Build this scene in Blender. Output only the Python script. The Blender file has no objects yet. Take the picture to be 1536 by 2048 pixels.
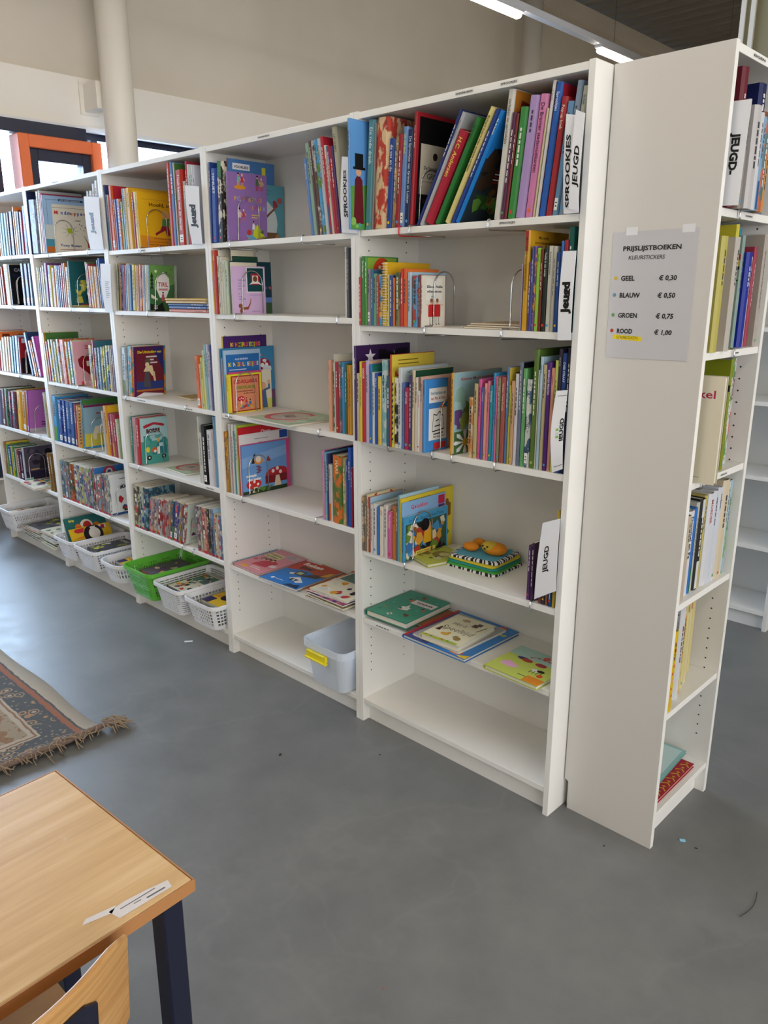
import bpy, math, random
from mathutils import Vector, Matrix

SC = bpy.context.scene
COL = SC.collection
random.seed(7)

# ---------------------------------------------------------------- camera
cam = bpy.data.cameras.new('camera')
camera = bpy.data.objects.new('camera', cam)
COL.objects.link(camera)
cam.sensor_fit = 'VERTICAL'
cam.sensor_height = 36.0
cam.lens = 36.0 * 1559.6 / 2048
cam.clip_start = 0.02
YAW, PIT, ROL = -0.768878, -0.273534, -0.000905
fw = Vector((math.sin(YAW) * math.cos(PIT), math.cos(YAW) * math.cos(PIT), math.sin(PIT)))
rt = Vector((math.cos(YAW), -math.sin(YAW), 0))
up = rt.cross(fw)
r2 = rt * math.cos(ROL) + up * math.sin(ROL)
u2 = up * math.cos(ROL) - rt * math.sin(ROL)
M = Matrix((r2, u2, -fw)).transposed().to_4x4()
M.translation = Vector((1.03565, -1.76917, 1.502756))
camera.matrix_world = M
SC.camera = camera

# ---------------------------------------------------------------- light and exposure
SC.view_settings.view_transform = 'Standard'
SC.view_settings.look = 'None'
SC.view_settings.gamma = 1.0
SC.view_settings.use_curve_mapping = False
SC.view_settings.exposure = 0.10
SC.cycles.use_denoising = True
SC.cycles.max_bounces = 10
SC.cycles.diffuse_bounces = 5
SC.cycles.transparent_max_bounces = 12
SC.cycles.sample_clamp_indirect = 6.0
SC.cycles.caustics_reflective = False
SC.cycles.caustics_refractive = False

SKY = 13.0            # daylight outside the windows
LED = 40.0           # tube lamps
world = bpy.data.worlds.new('sky')
SC.world = world
world.use_nodes = True
bg = world.node_tree.nodes['Background']
wn, wl = world.node_tree.nodes, world.node_tree.links
wt = wn.new('ShaderNodeTexCoord')
ws = wn.new('ShaderNodeSeparateXYZ')
wr = wn.new('ShaderNodeValToRGB')       # blue sky on the window-wall side, bright warm cloud on the other
wr.color_ramp.elements[0].position, wr.color_ramp.elements[0].color = .25, (.82, 1.12, 1.52, 1)
wr.color_ramp.elements[1].position, wr.color_ramp.elements[1].color = .75, (.455, .45, .44, 1)
wm = wn.new('ShaderNodeMath'); wm.operation = 'MULTIPLY_ADD'; wm.inputs[1].default_value = .5; wm.inputs[2].default_value = .5
wl.new(wt.outputs['Generated'], ws.inputs[0]); wl.new(ws.outputs['X'], wm.inputs[0]); wl.new(wm.outputs[0], wr.inputs[0]); wl.new(wr.outputs[0], bg.inputs['Color'])
bg.inputs['Strength'].default_value = SKY


def portal(name, loc, direction, sx, sy):
    l = bpy.data.lights.new(name, 'AREA')
    l.shape = 'RECTANGLE'
    l.size, l.size_y = sx, sy
    l.cycles.is_portal = True
    o = bpy.data.objects.new(name, l)
    COL.objects.link(o)
    o.location = loc
    o.rotation_euler = Vector(direction).to_track_quat('-Z', 'Y').to_euler()
    return o


portal('window_portal_left', (-5.12, .9, 1.74), (1, 0, 0), 4.4, 1.85)
portal('window_portal_right', (5.12, -2.1, 1.9), (-1, 0, 0), 6.6, 2.6)


# ---------------------------------------------------------------- colour and material helpers
def lin(h, g=1.0):
    if isinstance(h, str):
        h = h.lstrip('#')
        v = [int(h[i:i + 2], 16) / 255 for i in (0, 2, 4)]
    else:
        v = [x / 255 for x in h]
    return tuple(min(0.86, g * (x / 12.92 if x < .04045 else ((x + .055) / 1.055) ** 2.4)) for x in v)


GAIN = .82


def new_mat(name, color=(.8, .8, .8), rough=.5, metal=0.0, spec=.5):
    m = bpy.data.materials.new(name)
    m.use_nodes = True
    b = m.node_tree.nodes['Principled BSDF']
    b.inputs['Base Color'].default_value = (*color[:3], 1)
    b.inputs['Roughness'].default_value = rough
    b.inputs['Metallic'].default_value = metal
    b.inputs['Specular IOR Level'].default_value = spec
    return m


def N(m, t, **k):
    n = m.node_tree.nodes.new(t)
    for a, v in k.items():
        setattr(n, a, v)
    return n


def L(m, a, b):
    m.node_tree.links.new(a, b)


def BS(m):
    return m.node_tree.nodes['Principled BSDF']


def mathn(m, op, a, b=None, c=None):
    n = N(m, 'ShaderNodeMath', operation=op)
    for i, v in enumerate((a, b, c)):
        if v is None:
            continue
        if isinstance(v, (int, float)):
            n.inputs[i].default_value = v
        else:
            L(m, v, n.inputs[i])
    return n.outputs[0]


def mixc(m, f, a, b, mode='MIX'):
    n = N(m, 'ShaderNodeMix', data_type='RGBA', blend_type=mode)
    for sock, v in ((n.inputs[0], f), (n.inputs[6], a), (n.inputs[7], b)):
        if isinstance(v, (int, float)):
            sock.default_value = v
        elif isinstance(v, tuple):
            sock.default_value = (*v[:3], 1)
        else:
            L(m, v, sock)
    return n.outputs[2]


def noise(m, scale, detail=4, vec=None, rough=.5):
    n = N(m, 'ShaderNodeTexNoise')
    n.inputs['Scale'].default_value = scale
    n.inputs['Detail'].default_value = detail
    n.inputs['Roughness'].default_value = rough
    if vec is not None:
        L(m, vec, n.inputs['Vector'])
    return n


def ramp(m, fac, stops):
    n = N(m, 'ShaderNodeValToRGB')
    el = n.color_ramp.elements
    while len(el) < len(stops):
        el.new(.5)
    for e, (p, c) in zip(el, stops):
        e.position = p
        e.color = (*c[:3], 1) if isinstance(c, tuple) else (c, c, c, 1)
    L(m, fac, n.inputs['Fac'])
    return n.outputs['Color']


def coords(m, kind='Object'):
    return N(m, 'ShaderNodeTexCoord').outputs[kind]


def bump(m, h, strength=.2, dist=.002):
    b = N(m, 'ShaderNodeBump')
    b.inputs['Strength'].default_value = strength
    b.inputs['Distance'].default_value = dist
    L(m, h, b.inputs['Height'])
    L(m, b.outputs['Normal'], BS(m).inputs['Normal'])


MAT = {}
WHITE = lin('#ecebe6')
m = MAT['melamine'] = new_mat('white_melamine', (.80, .80, .775), .45, spec=.35)
nz = noise(m, 3.0, 5, coords(m))
L(m, ramp(m, nz.outputs['Fac'], [(.3, (.80, .785, .75)), (.7, (.835, .82, .79))]), BS(m).inputs['Base Color'])
m = MAT['back'] = new_mat('white_back_board', (.76, .755, .73), .55)
m = MAT['panel_shade'] = new_mat('shaded_melamine', (.68, .66, .635), .45)  # end panel's shade put into a darker copy of the white melamine
MAT['hole'] = new_mat('dark_hole', (.03, .03, .03), .9)

m = MAT['cover'] = new_mat('laminated_cover', rough=.42, spec=.22)
oi = N(m, 'ShaderNodeObjectInfo')
L(m, oi.outputs['Color'], BS(m).inputs['Base Color'])

m = MAT['busy'] = new_mat('illustrated_cover', rough=.42, spec=.22)
oi = N(m, 'ShaderNodeObjectInfo')
at = N(m, 'ShaderNodeAttribute', attribute_type='OBJECT', attribute_name='second_colour')
tc = coords(m)
off = N(m, 'ShaderNodeVectorMath', operation='MULTIPLY_ADD')
L(m, tc, off.inputs[0])
off.inputs[1].default_value = (1, 1, .55)
cmb = N(m, 'ShaderNodeCombineXYZ')
for i in range(3):
    L(m, mathn(m, 'MULTIPLY', oi.outputs['Random'], 17.0 + 9 * i), cmb.inputs[i])
L(m, cmb.outputs[0], off.inputs[2])
n1 = noise(m, 48, 2, off.outputs[0])
n2 = noise(m, 110, 3, off.outputs[0])
n3 = noise(m, 80, 2, off.outputs[0])
f1 = ramp(m, n1.outputs['Fac'], [(.47, 0.0), (.53, 1.0)])
f2 = ramp(m, n2.outputs['Fac'], [(.63, 0.0), (.70, .6)])
f3 = ramp(m, n3.outputs['Fac'], [(.63, 0.0), (.70, .7)])
c = mixc(m, f1, oi.outputs['Color'], at.outputs['Color'])
c = mixc(m, f2, c, (.60, .57, .49))
c = mixc(m, f3, c, (.045, .045, .06))
L(m, c, BS(m).inputs['Base Color'])

m = MAT['pages'] = new_mat('paper_pages', (.70, .66, .55), .85)
w = N(m, 'ShaderNodeTexWave', wave_type='BANDS', bands_direction='X')
w.inputs['Scale'].default_value = 420
w.inputs['Distortion'].default_value = 1.5
L(m, coords(m), w.inputs['Vector'])
L(m, mixc(m, w.outputs['Fac'], (.60, .56, .46), (.76, .72, .62)), BS(m).inputs['Base Color'])

for nm, ro in (('print', .4), ('matte', .85)):
    m = MAT[nm] = new_mat('printed_' + nm, rough=ro, spec=.2)
    at = N(m, 'ShaderNodeAttribute', attribute_type='GEOMETRY', attribute_name='Col')
    L(m, at.outputs['Color'], BS(m).inputs['Base Color'])
MAT['paper'] = new_mat('white_paper', (.80, .81, .86), .6, spec=.2)
MAT['chrome'] = new_mat('steel_wire', (.62, .62, .63), .25, 1.0)
MAT['redwire'] = new_mat('red_coated_wire', lin('#c0202a'), .4)
MAT['white_plastic'] = new_mat('white_plastic', (.80, .80, .82), .35)
m = MAT['green_plastic'] = new_mat('green_plastic', lin('#62b83c'), .3)
m = MAT['steel_paint'] = new_mat('navy_painted_steel', lin('#161a30'), .4)
m = MAT['frost'] = new_mat('translucent_plastic', (.84, .88, .93), .35)
nt = m.node_tree
tr = N(m, 'ShaderNodeBsdfTransparent')
tl = N(m, 'ShaderNodeBsdfTranslucent')
tl.inputs['Color'].default_value = (.85, .89, .95, 1)
mx = N(m, 'ShaderNodeMixShader'); mx.inputs[0].default_value = .35
mx2 = N(m, 'ShaderNodeMixShader'); mx2.inputs[0].default_value = .34
L(m, BS(m).outputs[0], mx.inputs[1]); L(m, tl.outputs[0], mx.inputs[2])
L(m, mx.outputs[0], mx2.inputs[1]); L(m, tr.outputs[0], mx2.inputs[2])
L(m, mx2.outputs[0], nt.nodes['Material Output'].inputs['Surface'])
MAT['yellow'] = new_mat('yellow_plastic', lin('#e0cf20', 1.05), .35)

m = MAT['glass'] = new_mat('window_glass')
tr = N(m, 'ShaderNodeBsdfTransparent')
gl = N(m, 'ShaderNodeBsdfGlossy'); gl.inputs['Roughness'].default_value = .02
fr = N(m, 'ShaderNodeFresnel'); fr.inputs['IOR'].default_value = 1.35
mx = N(m, 'ShaderNodeMixShader')
L(m, fr.outputs[0], mx.inputs[0]); L(m, tr.outputs[0], mx.inputs[1]); L(m, gl.outputs[0], mx.inputs[2])
L(m, mx.outputs[0], m.node_tree.nodes['Material Output'].inputs['Surface'])

m = MAT['wall'] = new_mat('upper_wall_paint', lin('#d6cdbf'), .8)
nz = noise(m, 1.1, 3, coords(m))
L(m, ramp(m, nz.outputs['Fac'], [(.3, lin('#cfc6b8')), (.7, lin('#d9d0c3'))]), BS(m).inputs['Base Color'])
MAT['wall_low'] = new_mat('spandrel_paint', lin('#ebe5dc'), .75)
MAT['wall_white'] = new_mat('white_wall_paint', lin('#e6e2da'), .8)
MAT['olive'] = new_mat('olive_wall_paint', lin('#8d8668'), .8)
MAT['column'] = new_mat('column_paint', lin('#e6e0d6'), .45)
MAT['deck'] = new_mat('grey_roof_deck', lin('#807a71'), .6)
MAT['navy_frame'] = new_mat('navy_window_frame', lin('#20243a'), .4)
MAT['orange'] = new_mat('orange_window_frame', lin('#e2713f'), .5)
MAT['kerb'] = new_mat('concrete_kerb', lin('#b9b2a6'), .8)
m = MAT['led'] = new_mat('led_diffuser', (1, 1, 1), .5)
BS(m).inputs['Emission Color'].default_value = (1.0, .89, .72, 1)
BS(m).inputs['Emission Strength'].default_value = LED
MAT['rail'] = new_mat('white_light_rail', (.75, .75, .78), .4)

# polished grey concrete floor
m = MAT['floor'] = new_mat('polished_concrete', rough=.4)
tc = coords(m)
a1 = noise(m, .9, 6, tc, .6)
a2 = noise(m, 6.0, 6, tc, .65)
a3 = noise(m, 60.0, 3, tc, .6)
base = ramp(m, a1.outputs['Fac'], [(.28, lin('#686a6b')), (.5, lin('#727373')), (.75, lin('#7f7e7b'))])
base = mixc(m, .35, base, ramp(m, a2.outputs['Fac'], [(.3, lin('#5b5d5f')), (.7, lin('#858482'))]))
base = mixc(m, ramp(m, a3.outputs['Fac'], [(.70, 0.0), (.78, .35)]), base, lin('#6a6a6a'))
vor = N(m, 'ShaderNodeTexVoronoi', feature='DISTANCE_TO_EDGE')
vor.inputs['Scale'].default_value = .55
dv = N(m, 'ShaderNodeVectorMath', operation='ADD')
L(m, tc, dv.inputs[0]); 
dn = noise(m, 2.2, 4, tc); L(m, dn.outputs['Color'], dv.inputs[1])
L(m, dv.outputs[0], vor.inputs['Vector'])
base = mixc(m, ramp(m, vor.outputs['Distance'], [(.0, .07), (.012, 0.0)]), base, lin('#a5a39e'))
st = noise(m, 2.6, 5, tc, .7)
base = mixc(m, ramp(m, st.outputs['Fac'], [(.66, 0.0), (.74, .5)]), base, lin('#626362'))
L(m, base, BS(m).inputs['Base Color'])
L(m, ramp(m, a2.outputs['Fac'], [(.3, .36), (.7, .50)]), BS(m).inputs['Roughness'])
bump(m, a2.outputs['Fac'], .12, .004)

# beech table top
m = MAT['beech'] = new_mat('beech_veneer', rough=.36)
tc = coords(m)
mp = N(m, 'ShaderNodeMapping'); mp.inputs['Scale'].default_value = (26, 1.6, 8)
L(m, tc, mp.inputs['Vector'])
g1 = noise(m, 1.6, 5, mp.outputs[0], .6)
cc = ramp(m, g1.outputs['Fac'], [(.3, lin('#c79f6b')), (.5, lin('#d4ae78')), (.72, lin('#dfbf8f'))])
g2 = noise(m, 14, 4, tc, .7)
cc = mixc(m, ramp(m, g2.outputs['Fac'], [(.66, 0.0), (.78, .45)]), cc, lin('#e0cdb0'))
L(m, cc, BS(m).inputs['Base Color'])
m = MAT['edge_wood'] = new_mat('solid_beech_edge', lin('#b17c4c'), .42)
m = MAT['ply'] = new_mat('orange_beech_ply', rough=.4)
tc = coords(m)
mp = N(m, 'ShaderNodeMapping'); mp.inputs['Scale'].default_value = (3, 3, 60)
L(m, tc, mp.inputs['Vector'])
g1 = noise(m, 2, 4, mp.outputs[0])
L(m, ramp(m, g1.outputs['Fac'], [(.3, lin('#b9854a')), (.7, lin('#d3a468'))]), BS(m).inputs['Base Color'])
MAT['black'] = new_mat('black_metal', (.02, .02, .03), .4)


# ---------------------------------------------------------------- mesh builder
_txt = {}


def glyphs(s, bold=.0, shear=0.0):
    k = (s, bold, shear)
    if k not in _txt:
        c = bpy.data.curves.new('text', 'FONT')
        c.body = s
        c.resolution_u = 2
        c.offset = bold
        c.shear = shear
        o = bpy.data.objects.new('text', c)
        COL.objects.link(o)
        dg = bpy.context.evaluated_depsgraph_get()
        me = o.evaluated_get(dg).to_mesh()
        vs = [(v.co.x, v.co.y) for v in me.vertices]
        fs = [tuple(p.vertices) for p in me.polygons]
        bpy.data.objects.remove(o)
        bpy.data.curves.remove(c)
        if vs:
            x0 = min(v[0] for v in vs); x1 = max(v[0] for v in vs)
            vs = [(v[0] - x0, v[1]) for v in vs]
            _txt[k] = (vs, fs, x1 - x0)
        else:
            _txt[k] = ([], [], 1.0)
    return _txt[k]


class MB:
    def __init__(self):
        self.v, self.f, self.mi, self.c = [], [], [], []

    def add(self, vs, fs, mi=0, col=(1, 1, 1)):
        b = len(self.v)
        self.v += [tuple(x) for x in vs]
        for f in fs:
            self.f.append(tuple(b + i for i in f))
            self.mi.append(mi)
            self.c.append(col)

    def box(self, a, b, mi=0, col=(1, 1, 1), T=None):
        (x0, y0, z0), (x1, y1, z1) = a, b
        vs = [Vector(p) for p in ((x0, y0, z0), (x1, y0, z0), (x1, y1, z0), (x0, y1, z0), (x0, y0, z1), (x1, y0, z1), (x1, y1, z1), (x0, y1, z1))]
        if T is not None:
            vs = [T @ p for p in vs]
        self.add(vs, [(0, 3, 2, 1), (4, 5, 6, 7), (0, 1, 5, 4), (1, 2, 6, 5), (2, 3, 7, 6), (3, 0, 4, 7)], mi, col)

    def cbox(self, a, b, r=.002, mi=0, col=(1, 1, 1), T=None):
        # box with chamfered edges
        vs, fs = [], []
        lo, hi = Vector(a), Vector(b)
        r = min(r, *(0.45 * (hi[i] - lo[i]) for i in range(3)))
        P = {}
        for sx in (0, 1):
            for sy in (0, 1):
                for sz in (0, 1):
                    s = (sx, sy, sz)
                    base = [hi[i] if s[i] else lo[i] for i in range(3)]
                    for ax in range(3):
                        q = [base[i] + (0 if i == ax else (-r if s[i] else r)) for i in range(3)]
                        P[s, ax] = len(vs)
                        vs.append(Vector(q))
        for ax in range(3):
            o1, o2 = [i for i in range(3) if i != ax]
            for s in (0, 1):
                def k(a_, b_):
                    t = [0, 0, 0]; t[ax] = s; t[o1] = a_; t[o2] = b_
                    return P[tuple(t), ax]
                q = (k(0, 0), k(1, 0), k(1, 1), k(0, 1))
                fs.append(q if (s == 1) == (ax != 1) else q[::-1])
            for a_ in (0, 1):
                for b_ in (0, 1):
                    t0 = [0, 0, 0]; t0[o1] = a_; t0[o2] = b_
                    t1 = list(t0); t1[ax] = 1
                    fs.append((P[tuple(t0), o1], P[tuple(t1), o1], P[tuple(t1), o2], P[tuple(t0), o2]))
        for sx in (0, 1):
            for sy in (0, 1):
                for sz in (0, 1):
                    fs.append((P[(sx, sy, sz), 0], P[(sx, sy, sz), 1], P[(sx, sy, sz), 2]))
        if T is not None:
            vs = [T @ p for p in vs]
        self.add(vs, fs, mi, col)

    def prism(self, poly, h0, h1, axis=2, mi=0, col=(1, 1, 1), T=None):
        # polygon extruded along an axis; poly holds the two other coordinates in cyclic order
        def mk(p, h):
            q = [0, 0, 0]; q[axis] = h; q[(axis + 1) % 3] = p[0]; q[(axis + 2) % 3] = p[1]
            q = Vector(q)
            return T @ q if T is not None else q
        n = len(poly)
        vs = [mk(p, h0) for p in poly] + [mk(p, h1) for p in poly]
        fs = [tuple(range(n - 1, -1, -1)), tuple(range(n, 2 * n))]
        fs += [(i, (i + 1) % n, n + (i + 1) % n, n + i) for i in range(n)]
        self.add(vs, fs, mi, col)

    def tube(self, pts, r, n=8, mi=0, col=(1, 1, 1), closed=False):
        pts = [Vector(p) for p in pts]
        rs = r if isinstance(r, (list, tuple)) else [r] * len(pts)
        m_ = len(pts)
        vs, fs = [], []
        nrm = None
        for i, p in enumerate(pts):
            if closed:
                t = (pts[(i + 1) % m_] - pts[i - 1]).normalized()
            else:
                t = (pts[min(i + 1, m_ - 1)] - pts[max(i - 1, 0)]).normalized()
            if nrm is None:
                nrm = t.orthogonal().normalized()
            nrm = (nrm - t * nrm.dot(t)).normalized()
            bn = t.cross(nrm)
            for j in range(n):
                a = 2 * math.pi * j / n
                vs.append(p + (nrm * math.cos(a) + bn * math.sin(a)) * rs[i])
        for i in range(m_ if closed else m_ - 1):
            for j in range(n):
                i2 = (i + 1) % m_
                fs.append((i * n + j, i * n + (j + 1) % n, i2 * n + (j + 1) % n, i2 * n + j))
        if not closed:
            fs.append(tuple(range(n - 1, -1, -1)))
            fs.append(tuple((m_ - 1) * n + j for j in range(n)))
        self.add(vs, fs, mi, col)

    def ellipsoid(self, c, r, mi=0, col=(1, 1, 1), nu=16, nv=10):
        vs, fs = [], []
        for i in range(nv + 1):
            th = math.pi * i / nv
            for j in range(nu):
                ph = 2 * math.pi * j / nu
                vs.append((c[0] + r[0] * math.sin(th) * math.cos(ph), c[1] + r[1] * math.sin(th) * math.sin(ph), c[2] + r[2] * math.cos(th)))
        for i in range(nv):
            for j in range(nu):
                fs.append((i * nu + j, (i + 1) * nu + j, (i + 1) * nu + (j + 1) % nu, i * nu + (j + 1) % nu))
        self.add(vs, fs, mi, col)

    def flat(self, poly, P, layer=0, mi=0, col=(1, 1, 1)):
        # planar polygon; P(a, b, layer) gives the 3-D point
        self.add([P(a, b, layer) for a, b in poly], [tuple(range(len(poly)))], mi, col)

    def text(self, s, P, a, b, h, layer=3, col=(0, 0, 0), ang=0.0, width=None, bold=0.0, shear=0.0, mi=0, mid=False, asp=1.0):
        vs, fs, w = glyphs(s, bold, shear)
        k = h / .73
        kx = k * asp if width is None else width / max(w, 1e-6)
        if mid:
            a, b = a - math.cos(ang) * w * kx / 2, b - math.sin(ang) * w * kx / 2
        ca, sa = math.cos(ang), math.sin(ang)
        self.add([P(a + x * kx * ca - y * k * sa, b + x * kx * sa + y * k * ca, layer) for x, y in vs], fs, mi, col)

    def build(self, name, mats, parent=None, smooth=False, colour=True):
        me = bpy.data.meshes.new(name)
        me.from_pydata(self.v, [], self.f)
        if not isinstance(mats, (list, tuple)):
            mats = [mats]
        for m_ in mats:
            me.materials.append(MAT[m_] if isinstance(m_, str) else m_)
        if len(mats) > 1:
            me.polygons.foreach_set('material_index', self.mi)
        if colour and any(c != (1, 1, 1) for c in self.c):
            ca = me.color_attributes.new('Col', 'FLOAT_COLOR', 'CORNER')
            buf = []
            for f, c in zip(self.f, self.c):
                buf += [c[0], c[1], c[2], 1.0] * len(f)
            ca.data.foreach_set('color', buf)
        if smooth:
            me.polygons.foreach_set('use_smooth', [True] * len(self.f))
        me.update()
        o = bpy.data.objects.new(name, me)
        COL.objects.link(o)
        if parent is not None:
            o.parent = parent
        return o


def tag(o, label, cat, group=None):
    o['label'] = label
    o['category'] = cat
    if group:
        o['group'] = group
    return o


def thing(name, label, cat, loc=(0, 0, 0), rz=0.0, group=None):
    o = bpy.data.objects.new(name, None)
    COL.objects.link(o)
    o.empty_display_size = .05
    o.location = loc
    o.rotation_euler = (0, 0, rz)
    return tag(o, label, cat, group)


def struct(o):
    o['kind'] = 'structure'
    return o


def copy_tree(o, parent=None):
    c = o.copy()
    COL.objects.link(c)
    if parent is not None:
        c.parent = parent
    for ch in list(o.children):
        copy_tree(ch, c)
    return c


# ---------------------------------------------------------------- the room
def wall_piece(name, boxes, mat):
    b = MB()
    for a, c in boxes:
        b.box(a, c)
    return struct(b.build(name, mat))


b = MB(); b.box((-5.3, -6.3, -.2), (5.3, 12.3, 0)); struct(b.build('floor', 'floor'))
# window wall: kerb and sill below, openings, plain band above, upper wall set back
wall_piece('wall_left', [((-5.3, -6, .0), (-5.0, -1.3, 2.68)), ((-5.3, 3.1, 0), (-5.0, 12, 2.68)), ((-5.3, -6, 2.68), (-5.0, 12, 3.03)), ((-5.3, -1.3, 0), (-5.02, 3.1, .16))], 'wall_low')
wall_piece('wall_left_upper', [((-5.3, -6, 3.03), (-5.06, 12, 5.0))], 'wall')
wall_piece('trim_1', [((-5.06, -6, 4.80), (-4.93, 12, 5.0))], 'wall')
b = MB(); b.box((-5.05, -6, 0), (-4.86, 12, .15)); struct(b.build('baseboard_left', 'kerb'))
wall_piece('wall_back', [((-5.3, 12, 0), (5.3, 12.3, 5))], 'wall')
wall_piece('wall_front', [((-5.3, -6.3, 0), (5.3, -6, 5))], 'wall_white')
wall_piece('wall_right', [((5.0, -6, 0), (5.3, -5.4, 5)), ((5.0, 1.2, 0), (5.3, 12, 5)), ((5.0, -5.4, 0), (5.3, 1.2, .6)), ((5.0, -5.4, 3.2), (5.3, 1.2, 5))], 'wall_white')

# corrugated roof deck, ribs across the aisle
b = MB()
poly = []
y = -6.3
while y < 12.3:
    poly += [(y, 5.0), (y + .10, 5.0), (y + .135, 5.075), (y + .235, 5.075)]
    y += .27
pts = [(-5.3, p[0], p[1]) for p in poly] + [(5.3, p[0], p[1]) for p in poly]
n = len(poly)
b.add(pts, [(i, i + 1, n + i + 1, n + i) for i in range(n - 1)])
b.box((-5.3, -6.3, 5.08), (5.3, 12.3, 5.2))
struct(b.build('ceiling', 'deck'))

wall_piece('partition', [((-1.27, 4.0, 0), (1.6, 4.18, 5.0))], 'olive')
b = MB(); b.box((-1.30, 3.985, 0), (-1.27, 4.195, 5.0)); b.box((-1.235, 3.98, 0), (-1.205, 4.0, 5.0)); struct(b.build('trim_2', 'column'))

for y in (1.40, 6.62):
    b = MB()
    b.tube([(-4.72, y, 0), (-4.72, y, 5.0)], .112, 32)
    struct(b.build('column', 'column', smooth=True))
    b = MB(); b.box((-5.02, y - .13, 2.80), (-4.79, y - .06, 2.98)); b.box((-5.0, y - .16, 2.78), (-4.985, y - .02, 3.0))
    struct(b.build('column_bracket', 'column'))


def window(name, x, y0, y1, z0, z1, mull, facing):
    fr = MB()
    s = .055
    d0, d1 = (x - .05, x + .05)
    fr.box((d0, y0, z0), (d1, y1, z0 + s)); fr.box((d0, y0, z1 - s), (d1, y1, z1))
    for yy in [y0 + s / 2, *mull, y1 - s / 2]:
        fr.box((d0, yy - s / 2, z0 + s), (d1, yy + s / 2, z1 - s))
    o = struct(fr.build(name, 'navy_frame'))
    g = MB()
    ys = [y0 + s / 2, *mull, y1 - s / 2]
    for a, c in zip(ys[:-1], ys[1:]):
        g.box((x - .006, a + s / 2, z0 + s), (x + .006, c - s / 2, z1 - s))
    g.build('glass_pane', 'glass', o)
    return o


w1 = window('window_1', -5.12, -1.3, 3.1, .80, 2.68, (-.1, .62, 1.36, 2.3), 1)
b = MB(); b.box((-5.17, -1.3, .16), (-5.05, 3.1, .80)); b.build('lower_panel', 'navy_frame', w1)
b = MB(); b.box((-5.03, -1.3, 2.665), (-4.97, 3.1, 2.695)); struct(b.build('trim_3', 'rail'))
b = MB(); b.box((-5.0, -.2, 2.58), (-4.90, 1.22, 2.665)); struct(b.build('trim_4', 'navy_frame'))
window('window_2', 5.12, -5.4, 1.2, .6, 3.2, (-3.75, -2.1, -.45), -1)
# orange box frame with its own sash, standing proud of the window wall
o = bpy.data.objects.new('window_3', None); COL.objects.link(o); struct(o)
b = MB()
X0, X1 = -5.02, -4.86
for a, c in (((.70, .9), (.775, 2.575)), ((1.235, .9), (1.31, 2.575)), ((.775, 2.49), (1.235, 2.575)), ((.775, .9), (1.235, .98))):
    b.cbox((X0, a[0], a[1]), (X1, c[0], c[1]), .006)
b.build('orange_frame', 'orange', o)
b = MB()
for a, c in (((.776, .98), (.84, 2.49)), ((1.17, .98), (1.234, 2.49)), ((.84, 2.41), (1.17, 2.49)), ((.84, .98), (1.17, 1.05))):
    b.cbox((X0 + .02, a[0], a[1]), (X1 - .035, c[0], c[1]), .004)
b.build('sash', 'navy_frame', o)
b = MB(); b.box((-4.95, .84, 1.05), (-4.94, 1.17, 2.41)); b.build('glass_pane', 'glass', o)


# ---------------------------------------------------------------- lamps
def light_rail(x, y0, y1, z, label):
    b = MB(); b.cbox((x - .035, y0, z), (x + .035, y1, z + .05), .006)
    r = tag(b.build('light_rail', 'rail'), label, 'light rail', 'light rails')
    yy = y0 + .4
    while yy < y1:
        w_ = MB()
        w_.tube([(x, yy, z + .05), (x, yy, 5.0)], .0018, 5)
        w_.build('suspension_wire', 'black', r)
        yy += 2.4


def tube_light(x, y0, z, label):
    r = thing('tube_light', label, 'lamp', (x, y0, z), 0, 'tube lights on the rails')
    b = MB(); b.cbox((-.033, 0, -.022), (.033, 1.2, 0), .005); b.build('housing', 'rail', r)
    b = MB(); b.cbox((-.03, .02, -.055), (.03, 1.18, -.022), .012); b.build('diffuser', 'led', r)


light_rail(-2.77, -5, 11.5, 3.5, 'white suspended light rail over the row of bookcases')
for y0, lb in ((2.42, 'lit tube light on the suspended rail, higher of the two over the bookcases'), (4.74, 'lit tube light on the suspended rail, just above the grey end panel')):
    tube_light(-2.77, y0, 3.5, lb)
for y0 in (-4.5, -2.2, .1, 7.0, 9.3):
    tube_light(-2.77, y0, 3.5, 'lit tube light on the same rail, further along')
light_rail(1.9, -5, 11.5, 3.5, 'white suspended light rail added out of view over the open floor')  # unseen rail, added with its tubes to raise the room's brightness
for y0 in (-4.5, -2.2, .1, 2.42, 4.74, 7.0):
    tube_light(1.9, y0, 3.5, 'lit tube light added on the unseen rail over the open floor')
light_rail(-.45, -5, -.25, 3.5, 'white suspended light rail added out of view before the bookcases')  # short rail added out of view to brighten bottom shelves and plinths
for y0 in (-4.5, -3.0, -1.55):
    tube_light(-.45, y0, 3.5, 'lit tube light added on the short unseen rail before the bookcases')

# ---------------------------------------------------------------- bookcases
H, D, T = 2.02, .28, .018


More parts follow.
